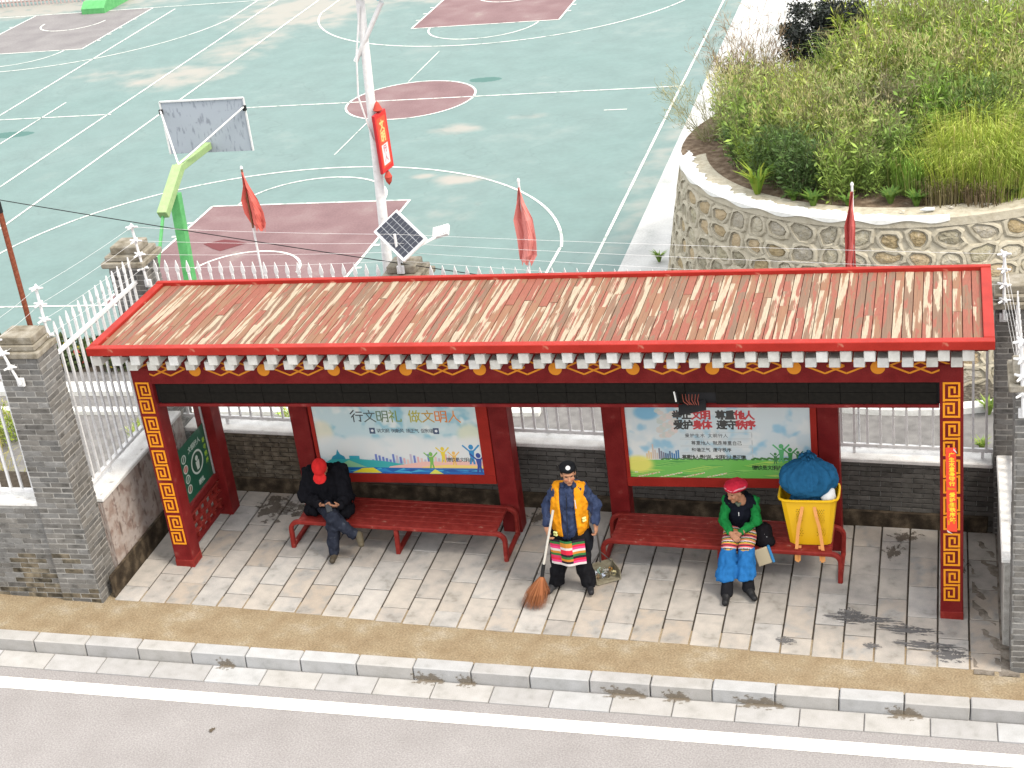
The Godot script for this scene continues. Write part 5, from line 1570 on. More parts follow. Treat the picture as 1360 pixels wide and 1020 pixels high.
	for k in 10:
		var x := 0.808 + 0.838 * k
		mb = MB.new()
		mb.lathe([Vector2(0.073, 0), Vector2(0.073, 0.006), Vector2(0.0, 0.0065)], 24, Transform3D(Basis(Vector3.RIGHT, PI * 0.5), Vector3(x, 2.625, -0.012)))
		part("gilt_disc", mb, M.orange, fa)
	for k in 11:
		var x := 0.808 + 0.838 * (k - 0.5)
		if x < 0.2 or x > 8.95: continue
		mb = MB.new()
		for dx in [-0.108, 0.108]:
			var q := [Vector2(-0.195, 0), Vector2(0, -0.085), Vector2(0.195, 0), Vector2(0, 0.085)]
			for i in 4:
				var a: Vector2 = q[i]; var b: Vector2 = q[(i + 1) % 4]
				mb.bar(Vector3(x + dx + a.x, 2.645 + a.y, -0.0105), Vector3(x + dx + b.x, 2.645 + b.y, -0.0105), 0.019, 0.006 if dx < 0 else 0.007, Vector3.BACK)
		part("gilt_diamond", mb, M.orange, fa)
	# --- dark display band made of modules
	mb = MB.new(); mb.box(Vector3(PW, 2.185, -0.20), Vector3(SL - PW, 2.452, -0.075))
	var band := part("display_band", mb, M.black, s); band.position = off
	mb = MB.new(); mb.box(Vector3(PW + 0.003, 2.150, -0.21), Vector3(SL - PW - 0.003, 2.185, -0.035), 0.004)
	part("lower_trim", mb, M.red, s).position = off
	var mw := 0.3205
	var nm := int((SL - 2 * PW - 0.06) / mw)
	var mm := MB.new(); mm.cbox(Vector3(mw - 0.003, 0.128, 0.02), Transform3D(), 0.002)
	var mmesh := mm.mesh(M.led)
	for i in nm:
		for r in 2:
			if i == 19 and r == 0: continue
			inst("display_module", mmesh, band, Transform3D(Basis(Vector3.UP, rng.randf_range(-0.006, 0.006)) * Basis(Vector3.RIGHT, rng.randf_range(-0.015, 0.015)), Vector3(PW + 0.04 + (i + 0.5) * mw, 2.252 + r * 0.131, -0.064 + rng.randf_range(-0.003, 0.003))))
	# one module has come loose and hangs by its cables
	mb = MB.new(); mb.cbox(Vector3(0.30, 0.018, 0.13), Transform3D(Basis(Vector3.BACK, 0.22) * Basis(Vector3.RIGHT, 0.5), Vector3(6.44, 2.185, 0.03)), 0.003)
	mb.cbox(Vector3(0.018, 0.14, 0.05), Transform3D(Basis(Vector3.BACK, 0.12), Vector3(6.285, 2.29, 0.0)), 0.003)
	var loose := part("loose_module", mb, M.black, band)
	mb = MB.new(); mb.cbox(Vector3(0.016, 0.12, 0.012), Transform3D(Basis(Vector3.BACK, 0.12), Vector3(6.268, 2.315, 0.034)), 0.002)
	part("bracket", mb, M.white_block, loose)
	mb = MB.new()
	for k in 6:
		mb.tube([Vector3(6.33 + k * 0.035, 2.30, -0.05), Vector3(6.35 + k * 0.03, 2.25 + 0.02 * (k % 2), 0.02), Vector3(6.40 + k * 0.022, 2.215, 0.03)], 0.004, 5)
	part("cable", mb, plain(0.25, 0.06, 0.04, 0.6), loose)
	# --- the two poster boxes
	for k in 2:
		var x0: float = [1.515, 5.385][k]; var x1: float = [3.785, 7.612][k]
		var ix0: float = [1.565, 5.43][k]; var ix1: float = [3.64, 7.535][k]
		mb = MB.new(); mb.box(Vector3(x0, 0.49, -1.40), Vector3(x1, 2.10, -1.262), 0.006)
		var pb := part("poster_box", mb, M.red, s); pb.position = off
		pb.set_meta("label", "left poster box with blue watercolour city print" if k == 0 else "right poster box with green meadow print")
		for e in [[Vector3(x0 + 0.003, 0.493, -1.262), Vector3(x1 - 0.003, 0.612, -1.232)], [Vector3(x0 + 0.003, 1.868, -1.262), Vector3(x1 - 0.003, 2.09, -1.232)], [Vector3(x0 + 0.003, 0.612, -1.262), Vector3(ix0, 1.868, -1.234)], [Vector3(ix1, 0.612, -1.262), Vector3(x1 - 0.003, 1.868, -1.234)]]:
			mb = MB.new(); mb.box(e[0], e[1], 0.004)
			part("frame", mb, M.red_bright, pb)
		mb = MB.new()
		mb.quad_uv(Vector3(ix0, 1.868, -1.25), Vector3(ix1, 1.868, -1.25), Vector3(ix1, 0.612, -1.25), Vector3(ix0, 0.612, -1.25))
		part("poster", mb, poster_one() if k == 0 else poster_two(), pb)
	# --- glazed side panels with a green notice and a lattice below
	var glass := plain(0.16, 0.17, 0.17, 0.04)
	glass.transparency = BaseMaterial3D.TRANSPARENCY_ALPHA
	glass.albedo_color = Color(0.5, 0.53, 0.52, 0.16)
	var sg := side_sign()
	for k in 2:
		var xc: float = PW * 0.5 if k == 0 else SL - PW * 0.5
		var g0 := G(xc)
		var sp := Node3D.new(); sp.name = "side_panel"; s.add_child(sp, true); sp.position = off
		mb = MB.new(); mb.quad(Vector3(xc, 2.62, -0.235), Vector3(xc, 2.62, -1.228), Vector3(xc, g0 + 0.62, -1.228), Vector3(xc, g0 + 0.62, -0.235))
		part("pane", mb, glass, sp)
		mb = MB.new()
		mb.quad_uv(Vector3(xc + 0.012, 1.36 + g0, -0.35), Vector3(xc + 0.012, 1.36 + g0, -1.15), Vector3(xc + 0.012, 0.64 + g0, -1.15), Vector3(xc + 0.012, 0.64 + g0, -0.35))
		part("notice", mb, sg, sp)
		for yy in [0.53, 0.10]:
			mb = MB.new(); mb.box(Vector3(xc - 0.03, g0 + yy, -1.228), Vector3(xc + 0.03, g0 + yy + (0.09 if yy > 0.3 else 0.05), -0.235), 0.004)
			part("cross_rail", mb, M.red, sp)
		for r in 3:
			mb = MB.new(); mb.box(Vector3(xc - 0.024, g0 + 0.15 + 0.125 * r + 0.07, -1.228), Vector3(xc + 0.024, g0 + 0.15 + 0.125 * r + 0.10, -0.235), 0.003)
			part("lattice_bar", mb, M.red_bench, sp)
			for c in 6:
				var zc := -0.30 - c * 0.168 - (0.084 if r % 2 == 1 else 0.0)
				if zc < -1.2: continue
				mb = MB.new(); mb.box(Vector3(xc - 0.0225, g0 + 0.15 + 0.125 * r - 0.025, zc - 0.013), Vector3(xc + 0.0225, g0 + 0.15 + 0.125 * r + 0.07, zc + 0.013))
				part("lattice_bar", mb, M.red_bench, sp)
		mb = MB.new(); mb.box(Vector3(xc - 0.012, g0 + 0.62, -1.20), Vector3(xc + 0.012, 2.6, -1.185))
		part("pane_trim", mb, M.steel, sp)
	# --- torn red paper strip on the right-hand post
	mb = MB.new()
	var n2 := 20
	for i in n2:
		var ya := lerpf(1.72, 0.72, float(i) / n2); var yb := lerpf(1.72, 0.72, float(i + 1) / n2)
		var lean := func(y: float): return 9.06 + (1.72 - y) * 0.012
		var wl := 0.052
		var za := 0.0085 + 0.003 * sin(i * 1.7); var zb := 0.0085 + 0.003 * sin((i + 1) * 1.7)
		mb.quad_uv(Vector3(lean.call(ya) - wl, ya, za), Vector3(lean.call(ya) + wl, ya, za), Vector3(lean.call(yb) + wl, yb, zb), Vector3(lean.call(yb) - wl, yb, zb), Rect2(0, float(i) / n2, 1, 1.0 / n2))
	part("paper_strip", mb, sticker_mat(), s).position = off
	mb = MB.new()
	mb.tri(Vector3(9.09, 1.72, 0.012), Vector3(9.125, 1.66, 0.025), Vector3(9.085, 1.69, 0.011))
	mb.tri(Vector3(9.02, 0.74, 0.013), Vector3(9.08, 0.70, 0.02), Vector3(9.03, 0.71, 0.012))
	part("torn_edge", mb, M.white_block, s).position = off

func plank_mesh(w: float, ln: float, v0: float) -> ArrayMesh:
	var mb := MB.new()
	var h := 0.012
	var a := Vector3(-w / 2 + 0.002, h, -ln / 2); var b := Vector3(w / 2 - 0.002, h, -ln / 2); var c := Vector3(w / 2 - 0.002, h, ln / 2); var d := Vector3(-w / 2 + 0.002, h, ln / 2)
	var r := Rect2(0.04, v0, 0.92, ln / 1.9)
	mb.quad_uv(a, b, c, d, r)
	var e := Vector3(0.002, -0.003, 0)
	mb.quad_uv(b, b + e, c + e, c, Rect2(0.9, v0, 0.06, ln / 1.9)); mb.quad_uv(a - Vector3(0.002, 0.003, 0), a, d, d - Vector3(0.002, 0.003, 0), Rect2(0.04, v0, 0.06, ln / 1.9))
	var lo := Vector3(0, -0.022, 0)
	mb.quad_uv(b + e, b + e + lo, c + e + lo, c + e, Rect2(0.9, v0, 0.06, ln / 1.9))
	var a2 := a - Vector3(0.002, 0.003, 0); var d2 := d - Vector3(0.002, 0.003, 0)
	mb.quad_uv(a2 + lo, a2, d2, d2 + lo, Rect2(0.04, v0, 0.06, ln / 1.9))
	mb.quad_uv(d2, c + e, c + e + lo, d2 + lo, Rect2(0.04, v0, 0.9, 0.02)); mb.quad_uv(b + e, a2, a2 + lo, b + e + lo, Rect2(0.04, v0, 0.9, 0.02))
	return mb.mesh(M.planks[0])

# ---------------------------------------------------------------- benches
func bench(label: String, x0: float, x1: float):
	var c := (x0 + x1) * 0.5
	var t := thing("bench", label, "bench", Vector3(c, G(c), -0.87), 0, "red slatted benches")
	t.basis = tilt()
	var hw := (x1 - x0) * 0.5
	for z in [0.29, -0.29]:
		# long hoop: leg, rounded shoulder, seat edge, shoulder, leg
		var mb := MB.new()
		var pts := [Vector3(-hw, 0, z)]
		var r := 0.11
		var top := 0.365
		for k in 7:
			var a := PI - k * PI / 12.0
			pts.append(Vector3(-hw + r + cos(a) * r, top - r + sin(a) * r, z))
		for k in 7:
			var a := PI * 0.5 - k * PI / 12.0
			pts.append(Vector3(hw - r + cos(a) * r, top - r + sin(a) * r, z))
		pts.append(Vector3(hw, 0, z))
		rect_tube(mb, pts, 0.055, 0.06)
		part("hoop_leg", mb, M.red_bench, t)
	for x in [-hw, 0.0, hw]:
		var mb := MB.new()
		mb.box(Vector3(x - 0.025, 0.0, -0.262), Vector3(x + 0.025, 0.05, 0.262), 0.006)
		part("floor_bar", mb, M.red_bench, t)
	for z in [0.285, -0.285]:
		var mb := MB.new(); mb.box(Vector3(-0.026, 0, z - 0.026), Vector3(0.026, 0.337, z + 0.026), 0.006)
		part("leg", mb, M.red_bench, t)
	for k in 5:
		var z := 0.212 - k * 0.106
		var mb := MB.new(); mb.box(Vector3(-hw + 0.10, 0.355, z - 0.050), Vector3(hw - 0.10, 0.388 + 0.001 * (k % 2), z + 0.050), 0.006)
		part("seat_slat", mb, M.red_bench, t)
	for x in [-hw + 0.16, -hw * 0.4, hw * 0.4, hw - 0.16]:
		var mb := MB.new(); mb.box(Vector3(x - 0.02, 0.325, -0.262), Vector3(x + 0.02, 0.353, 0.262))
		part("seat_bearer", mb, M.red_bench, t)

# tube of rectangular section in the plane of constant z
func rect_tube(mb: MB, pts: Array, w: float, d: float):
	var rings := []
	for i in pts.size():
		var dir: Vector3 = (pts[min(i + 1, pts.size() - 1)] - pts[max(i - 1, 0)]).normalized()
		var nn := Vector3.BACK.cross(dir).normalized()
		var p: Vector3 = pts[i]
		var cf := 0.012
		var ring := []
		for q in [[1, 1 - cf / d * 2], [1 - cf / w * 2, 1], [-1 + cf / w * 2, 1], [-1, 1 - cf / d * 2], [-1, -1 + cf / d * 2], [-1 + cf / w * 2, -1], [1 - cf / w * 2, -1], [1, -1 + cf / d * 2]]:
			ring.append(p + nn * (w * 0.5 * q[0]) + Vector3.BACK * (d * 0.5 * q[1]))
		rings.append(ring)
	for i in rings.size() - 1:
		for j in 8:
			var k := (j + 1) % 8
			mb.quad(rings[i][j], rings[i][k], rings[i + 1][k], rings[i + 1][j])

func build_benches():
	bench("red slatted bench under the left poster, man in red cap on it", 1.30, 3.985)
	bench("red slatted bench under the right poster, woman and yellow basket on it", 5.155, 7.86)

# ---------------------------------------------------------------- court furniture
func basketball_stand(label: String, cx: float, mirror: float, bz: float, with_mast: bool):
	# mirror = -1: the board faces away from the street
	if not M.has("green"): M.green = tri_mat(surface_tex(128, 0.03, 0.2, [[0.0, C(0.075, 0.26, 0.095)], [1.0, C(0.11, 0.34, 0.13)]], 0.1, 700), 0.8, 0.5)
	if not M.has("pale_green"): M.pale_green = tri_mat(surface_tex(128, 0.03, 0.2, [[0.0, C(0.21, 0.31, 0.14)], [0.9, C(0.27, 0.37, 0.18)], [1.0, C(0.16, 0.12, 0.05)]], 0.1, 701), 0.6, 0.6)
	var green: StandardMaterial3D = M.green
	var pale: StandardMaterial3D = M.pale_green
	var t := thing("basketball_stand", label, "basketball hoop", Vector3(cx, COURT_Y, bz), 0 if mirror < 0 else PI, "basketball stands")
	var y := func(v: float): return v - COURT_Y
	var mb := MB.new()
	mb.prism(PackedVector2Array([Vector2(-1.3, 0), Vector2(-1.3, 0.34), Vector2(-1.1, 0.42), Vector2(1.0, 0.42), Vector2(1.3, 0.2), Vector2(1.3, 0)]), 0.95, Transform3D(Basis(Vector3.FORWARD, Vector3.UP, Vector3.RIGHT), Vector3(-0.475, 0, 0)))
	part("base_box", mb, green, t)
	if not with_mast: return
	var B := func(z: float): return z - bz     # world z to local
	mb = MB.new()
	mb.bar(Vector3(0, 0.4, B.call(-11.78)), Vector3(0, y.call(0.62), B.call(-11.95)), 0.17, 0.20, Vector3.RIGHT, 0.01)
	part("mast", mb, green, t)
	mb = MB.new()
	mb.bar(Vector3(-0.02, y.call(0.45), B.call(-11.38)), Vector3(-0.02, 0.3, B.call(-9.75)), 0.05, 0.05, Vector3.RIGHT, 0.004)
	part("rear_strut", mb, green, t)
	mb = MB.new()
	mb.bar(Vector3(0, y.call(0.42), B.call(-11.30)), Vector3(0, y.call(1.02), B.call(-12.32)), 0.17, 0.20, Vector3.RIGHT, 0.008)
	mb.bar(Vector3(0, y.call(1.00), B.call(-12.28)), Vector3(0.06, y.call(1.02), B.call(-13.62)), 0.14, 0.16, Vector3.RIGHT, 0.008)
	part("arm", mb, pale, t)
	# board
	var W := 256
	var a := noise_bytes(W, W, 0.02, 4, 711); var b := noise_bytes(W, W, 0.09, 3, 712)
	var im := Image.create(W, W, false, Image.FORMAT_RGB8)
	for yy in W:
		for xx in W:
			var nn := a[yy * W + xx] / 255.0; var st := b[(yy / 5) * W + xx] / 255.0
			var d := smoothstep(0.55, 0.75, st) * smoothstep(0.35, 0.6, nn)
			im.set_pixel(xx, yy, C(0.30, 0.33, 0.38).lerp(C(0.16, 0.18, 0.215), d * 0.8).linear_to_srgb())
	var bmz := StandardMaterial3D.new()
	bmz.albedo_texture = ImageTexture.create_from_image(im); bmz.roughness = 0.4; bmz.uv1_triplanar = true; bmz.uv1_scale = Vector3.ONE * 0.55
	mb = MB.new(); mb.box(Vector3(-0.80, y.call(0.87), B.call(-13.68)), Vector3(1.0, y.call(1.95), B.call(-13.645)), 0.003)
	var bd := part("backboard", mb, bmz, t)
	for e in [[Vector3(-0.80, y.call(1.95), B.call(-13.64)), Vector3(1.0, y.call(1.95), B.call(-13.64))], [Vector3(-0.80, y.call(1.95), B.call(-13.64)), Vector3(-0.80, y.call(0.87), B.call(-13.64))], [Vector3(1.0, y.call(1.95), B.call(-13.64)), Vector3(1.0, y.call(0.87), B.call(-13.64))]]:
		mb = MB.new(); mb.bar(e[0], e[1], 0.03, 0.03, Vector3.BACK)
		part("edge_tube", mb, M.fence_white, bd)
	for sx in [-0.80, 1.0]:
		mb = MB.new(); mb.tube([Vector3(sx, y.call(1.78), B.call(-13.60)), Vector3(0.0, y.call(1.06), B.call(-12.34))], 0.019, 6)
		part("brace", mb, M.fence_white, t)
		mb = MB.new(); mb.box(Vector3(sx - 0.03, y.call(1.70), B.call(-13.645)), Vector3(sx + 0.03, y.call(1.80), B.call(-13.58)))
		part("brace_bracket", mb, M.black, t)
	mb = MB.new()
	var ring := []
	for i in 25: ring.append(Vector3(0.1 + cos(TAU * i / 24.0) * 0.225, y.call(1.1), B.call(-14.02) + sin(TAU * i / 24.0) * 0.225))
	mb.tube(ring, 0.009, 5, false)
	part("hoop", mb, plain(0.35, 0.05, 0.02, 0.5), t)

func flat_mat(r: float, g: float, b: float, rough := 0.8) -> StandardMaterial3D:
	return plain(r, g, b, rough)

func build_court_furniture():
	basketball_stand("green basketball stand with grey backboard seen from behind", -5.28, -1.0, -10.9, true)
	basketball_stand("green base box of the far basketball stand at the top left", -21.9, 1.0, -41.4, false)
	# far railing at the top left
	var t := thing("far_railing", "pale pink railing along the court's far left edge", "fence", Vector3(-27.5, COURT_Y, -42.3))
	var pk := plain(0.42, 0.33, 0.31, 0.7)
	var pm := MB.new(); pm.box(Vector3(-0.02, 0, -0.02), Vector3(0.02, 1.25, 0.02))
	var pmesh := pm.mesh(pk)
	for i in 60: inst("picket", pmesh, t, Transform3D(Basis(), Vector3(-5.5 + i * 0.17, 0, -0.003 * i)))
	for yy in [0.12, 1.1]:
		var mb := MB.new(); mb.box(Vector3(-5.6, yy, -0.23), Vector3(4.7, yy + 0.05, -0.19))
		part("rail", mb, pk, t)

# ---------------------------------------------------------------- poles, flags, wires
func flag(label: String, x: float, top: float, wood: bool, drape: Array, col: Color):
	var z := -2.12
	var base := Vector3(x, G(x) + 0.9, z)
	var t := thing("flag", label, "flag", base, 0, "small red flags on the rear railing")
	var h := top - base.y
	var mb := MB.new(); mb.tube([Vector3.ZERO, Vector3(0, h - (0.75 if wood else 0.0), 0)], 0.014, 7)
	part("pole", mb, M.fence_white, t)
	if wood:
		mb = MB.new(); mb.tube([Vector3(0, h - 0.75, 0), Vector3(0, h, 0)], 0.013, 7)
		part("pole", mb, plain(0.16, 0.08, 0.045, 0.8), t)
	mb = MB.new(); mb.lathe([Vector2(0, h - 0.005), Vector2(0.02, h + 0.005), Vector2(0.016, h + 0.03), Vector2(0.0, h + 0.045)], 8)
	part("finial", mb, M.fence_white, t)
	# drooping cloth: rows from the top, each with left and right edge offsets and folds
	mb = MB.new()
	var rows := drape.size()
	var cols := 16
	var g := []
	for r in rows:
		var d: Array = drape[r]
		var line := []
		for c in cols + 1:
			var f := float(c) / cols
			var xx: float = lerpf(d[1], d[2], f)
			line.append(Vector3(xx, h - d[0], 0.04 * sin(f * 9.0 + r * 0.9) * min(1.0, r * 0.5 + 0.2) + 0.012 * sin(f * 23.0 + r * 1.7) + 0.02 + 0.03 * f) + Vector3(0.012 * sin(r * 2.3 + f * 3.0), 0.03 * sin(f * 17.0 + 1.0) if r == rows - 1 else 0.0, 0))
		g.append(line)
	for r in rows - 1:
		for c in cols:
			mb.quad(g[r][c], g[r][c + 1], g[r + 1][c + 1], g[r + 1][c])
	var m := plain(col.r, col.g, col.b, 0.75)
	m.backlight_enabled = true; m.backlight = Color(0.3, 0.04, 0.04)
	part("cloth", mb, m, t)

func wire_bracket(label: String, a: Vector3, b: Vector3, n := 4):
	var t := thing("wire_bracket", label, "wire bracket", a, 0, "white alarm-wire brackets")
	var d := b - a
	var mb := MB.new(); mb.tube([Vector3.ZERO, d], 0.017, 7)
	part("rod", mb, M.fence_white, t)
	mb = MB.new(); mb.cbox(Vector3(0.09, 0.10, 0.03), Transform3D(Basis(), Vector3(0, 0.02, -0.02)), 0.004)
	part("clamp", mb, M.fence_white, t)
	if n < 2: return
	for k in n:
		mb = MB.new()
		var p := d * (0.3 + 0.7 * k / (n - 1.0))
		for q in 5:
			var an := TAU * q / 5.0 + k
			mb.tube([p, p + Vector3(cos(an), 0.25 * sin(an * 2.0), sin(an)) * 0.075], [0.018, 0.012], 5)
		mb.lathe([Vector2(0.0, -0.025), Vector2(0.03, -0.02), Vector2(0.03, 0.02), Vector2(0.0, 0.025)], 8, Transform3D(Basis(), p))
		part("insulator", mb, M.fence_white, t)

func sag(a: Vector3, b: Vector3, s: float, n := 10) -> Array:
	var o := []
	for i in n + 1:
		var f := float(i) / n
		o.append(a.lerp(b, f) - Vector3.UP * s * 4.0 * f * (1 - f))
	return o

func build_poles_and_wires():
	# street lamp behind the rear wall
	var bx := Vector3(2.06, COURT_Y, -2.62)
	var t := thing("street_lamp", "tall white lamp pole with a red hanging sign behind the shelter", "street lamp", bx)
	var lean := Vector3(0.0555, 1, 0).normalized()
	var mb := MB.new(); mb.tube([Vector3.ZERO, lean * 4.0, lean * 8.2], [0.075, 0.066, 0.05], 14)
	part("pole", mb, M.fence_white, t)
	mb = MB.new(); mb.tube([Vector3(0.28, 7.30, 0.02), Vector3(0.72, 7.98, 0.05)], 0.03, 8)
	part("lamp_arm", mb, M.fence_white, t)
	mb = MB.new(); mb.cbox(Vector3(0.26, 0.06, 0.16), Transform3D(Basis(Vector3.BACK, 0.4), Vector3(0.80, 8.08, 0.05)), 0.01)
	part("lamp_head", mb, plain(0.25, 0.5, 0.55, 0.3), t)
	mb = MB.new(); mb.cbox(Vector3(0.5, 0.03, 0.4), Transform3D(Basis(Vector3.RIGHT, 0.6), Vector3(0.46, 8.25, 0.0)), 0.004)
	part("solar_panel", mb, plain(0.02, 0.025, 0.04, 0.2), t)
	mb = MB.new()
	mb.tube([Vector3(0.45, 7.95, 0.06), Vector3(0.33, 7.4, 0.09), Vector3(0.27, 6.9, 0.1), Vector3(0.36, 6.35, 0.07)], 0.012, 5)
	part("cable", mb, M.fence_white, t)
	# sign, turned edgewise
	var im := Image.create(96, 208, false, Image.FORMAT_RGB8)
	im.fill(sc(214, 30, 36))
	im.fill_rect(Rect2i(12, 14, 72, 180), sc(236, 76, 50))
	im.fill_rect(Rect2i(22, 112, 52, 74), sc(226, 214, 216))
	write(im, "文明", Vector2(30, 26), 36, 7, sc(240, 190, 120), 1.1, true)
	write(im, "行人", Vector2(34, 116), 26, 5, sc(180, 120, 130), 1.2, true)
	var sgb := Basis(Vector3.UP, 1.45)
	var so := Vector3(0.475, 6.33, 0.07)
	mb = MB.new(); mb.cbox(Vector3(0.32, 0.72, 0.035), Transform3D(sgb, so), 0.006)
	var sign := part("hanging_sign", mb, plain(0.30, 0.02, 0.025, 0.5), t)
	mb = MB.new()
	var hx := 0.155; var hy := 0.35
	mb.quad_uv(so + sgb * Vector3(-hx, hy, 0.0195), so + sgb * Vector3(hx, hy, 0.0195), so + sgb * Vector3(hx, -hy, 0.0195), so + sgb * Vector3(-hx, -hy, 0.0195))
	part("sign_face", mb, poster_mat(im), sign)
	mb = MB.new(); mb.lathe([Vector2(0.0, -0.55), Vector2(0.035, -0.5), Vector2(0.05, -0.44), Vector2(0.02, -0.37)], 8, Transform3D(Basis(), so))
	mb.lathe([Vector2(0.02, 0.36), Vector2(0.06, 0.39), Vector2(0.03, 0.46), Vector2(0.0, 0.5)], 8, Transform3D(Basis(), so))
	part("knot", mb, plain(0.36, 0.05, 0.035, 0.7), sign)
	for yy in [6.08, 6.58]:
		mb = MB.new(); mb.bar(Vector3(0.055 * yy, yy, 0), Vector3(0.46, yy, 0.06), 0.02, 0.02)
		part("sign_clamp", mb, plain(0.35, 0.03, 0.03, 0.6), t)
	# solar floodlight on the middle pillar
	var o := Vector3(2.375, 3.394, -2.2)
	var e1 := Vector3(0.26, 0.21, -0.2); var e2 := Vector3(0.55, -0.2, 0.56) * 0.92
	var nn := e2.cross(e1).normalized()
	if nn.y < 0: nn = -nn
	var c := o + (e1 + e2) * 0.5
	t = thing("solar_floodlight", "tilted solar panel with a small white floodlight above the pillar", "solar light", Vector3(2.75, 2.98, -2.05))
	var lo := c - t.position
	var bs := Basis(e2.normalized(), nn, e2.normalized().cross(nn)).orthonormalized()
	var pw := e2.length(); var ph := e1.length()
	mb = MB.new(); mb.cbox(Vector3(pw, 0.03, ph), Transform3D(bs, lo), 0.004)
	var pn := part("panel_frame", mb, M.fence_white, t)
	mb = MB.new(); mb.cbox(Vector3(pw - 0.05, 0.006, ph - 0.05), Transform3D(bs, lo + nn * 0.014), 0)
	part("panel_backing", mb, plain(0.32, 0.33, 0.35, 0.3), pn)
	mb = MB.new()
	for i in 9:
		for j in 4:
			var cp := lo + bs * Vector3((i - 4) * (pw - 0.06) / 9.0, 0.0185, (j - 1.5) * (ph - 0.06) / 4.0)
			mb.cbox(Vector3((pw - 0.06) / 9.0 - 0.007, 0.003, (ph - 0.06) / 4.0 - 0.008), Transform3D(bs, cp), 0)
	part("solar_cells", mb, plain(0.022, 0.025, 0.036, 0.22), pn)
	mb = MB.new(); mb.tube([Vector3(-0.02, 0.02, 0.0), Vector3(-0.05, 0.20, 0.04), lo - nn * 0.02], 0.018, 7)
	part("stand_rod", mb, M.fence_white, t)
	mb = MB.new(); mb.bar(lo + e2 * 0.4 - nn * 0.03, Vector3(0.42, 0.36, -0.12), 0.03, 0.02)
	part("lamp_arm", mb, M.fence_white, t)
	mb = MB.new(); mb.cbox(Vector3(0.21, 0.045, 0.16), Transform3D(Basis(Vector3.BACK, 0.25) * Basis(Vector3.RIGHT, 0.5), Vector3(0.46, 0.40, -0.16)), 0.006)
	var fl := part("floodlight", mb, M.fence_white, t)
	mb = MB.new()
	for k in 6: mb.cbox(Vector3(0.016, 0.012, 0.14), Transform3D(Basis(Vector3.BACK, 0.25) * Basis(Vector3.RIGHT, 0.5), Vector3(0.46, 0.40, -0.16)) * Transform3D(Basis(), Vector3(-0.085 + k * 0.034, 0.027, 0)), 0)
	part("cooling_ribs", mb, plain(0.42, 0.42, 0.43, 0.5), fl)
	# rusty post beyond the left pillar
	t = thing("rusty_post", "rusty red-brown metal post sticking up behind the left pillar", "post", Vector3(-0.93, COURT_Y, 0.28))
	mb = MB.new(); mb.tube([Vector3.ZERO, Vector3(0, 6.62, 0)], 0.031, 10)
	part("pipe", mb, tri_mat(surface_tex(256, 0.04, 0.25, [[0.0, C(0.09, 0.03, 0.016)], [0.6, C(0.17, 0.05, 0.028)], [1.0, C(0.25, 0.10, 0.06)]], 0.3, 720), 0.4, 0.85), t)
	mb = MB.new(); mb.tube([Vector3(0, 6.6, 0), Vector3(0, 6.72, 0)], 0.036, 8)
	part("end_cap", mb, M.black, t)
	# flags
	var d1 := [[0.03, 0.0, 0.02], [0.2, -0.01, 0.08], [0.38, -0.05, 0.13], [0.55, -0.07, 0.19], [0.68, -0.02, 0.2], [0.76, 0.04, 0.17]]
	var d2 := [[0.06, -0.01, 0.01], [0.25, -0.05, 0.06], [0.45, -0.09, 0.11], [0.7, -0.10, 0.14], [0.9, -0.10, 0.13], [1.0, -0.09, 0.04]]
	var d3 := [[0.06, -0.02, 0.012], [0.25, -0.05, 0.012], [0.45, -0.08, 0.015], [0.7, -0.10, 0.02], [0.92, -0.10, 0.025], [1.0, -0.09, 0.02]]
	flag("ragged red flag on a part-wooden pole at the left", 0.86, 4.28, true, d1, C(0.46, 0.11, 0.09))
	flag("faded red flag behind the middle of the roof", 4.26, 4.0, false, d2, C(0.50, 0.19, 0.17))
	flag("narrow furled red flag in front of the stone planter", 8.02, 3.82, false, d3, C(0.42, 0.10, 0.09))
	# alarm-wire brackets and wires
	var A := [Vector3(-0.83, 2.90, 0.90), Vector3(-1.03, 3.62, 0.92)]
	var Bk := [Vector3(-0.62, 3.05, 0.46), Vector3(-0.62, 3.86, 0.46)]
	var Ck := [Vector3(-0.52, 2.95, -1.76), Vector3(-0.56, 3.72, -1.76)]
	var D := [Vector3(2.74, 3.0, -1.9), Vector3(2.74, 3.48, -1.9)]
	var E2 := [Vector3(9.62, 2.35, -1.76), Vector3(9.62, 3.12, -1.76)]
	var F2 := [Vector3(9.72, 2.55, 0.9), Vector3(9.69, 3.32, 0.9)]
	wire_bracket("leaning white wire bracket on the front of the left pillar", A[0], A[1])
	wire_bracket("upright white wire bracket beside the left pillar's cap", Bk[0], Bk[1])
	wire_bracket("white wire bracket on the pillar behind the roof's left corner", Ck[0], Ck[1])
	wire_bracket("thin white wire bracket in front of the solar panel", D[0], D[1], 0)
	wire_bracket("white wire bracket beside the roof's right end", E2[0], E2[1])
	wire_bracket("white wire bracket at the right edge of the picture", F2[0], F2[1])
	var runs := [[A, Bk, "left pillar"], [Bk, Ck, "left side railing"], [Ck, D, "rear railing, left half"], [D, E2, "rear railing, right half"], [E2, F2, "right side railing"]]
	for r in runs:
		t = thing("alarm_wires", "thin pale alarm wires strung along the %s" % r[2], "wires", r[0][0], 0, "alarm wires on the fence")
		for k in 4:
			var f := 0.3 + 0.7 * k / 3.0
			mb = MB.new(); mb.tube(sag(r[0][0].lerp(r[0][1], f) - t.position, r[1][0].lerp(r[1][1], f) - t.position, 0.02), 0.0018, 4)
			part("wire", mb, M.fence_white, t)
	t = thing("black_cable", "thin black cable sagging across the court's near end", "cable", Vector3(-6.5, 4.9, -2.0))
	mb = MB.new(); mb.tube(sag(Vector3.ZERO, Vector3(10.3, -2.02, 0), 0.06, 24), 0.006, 5)
	part("line", mb, M.black, t)

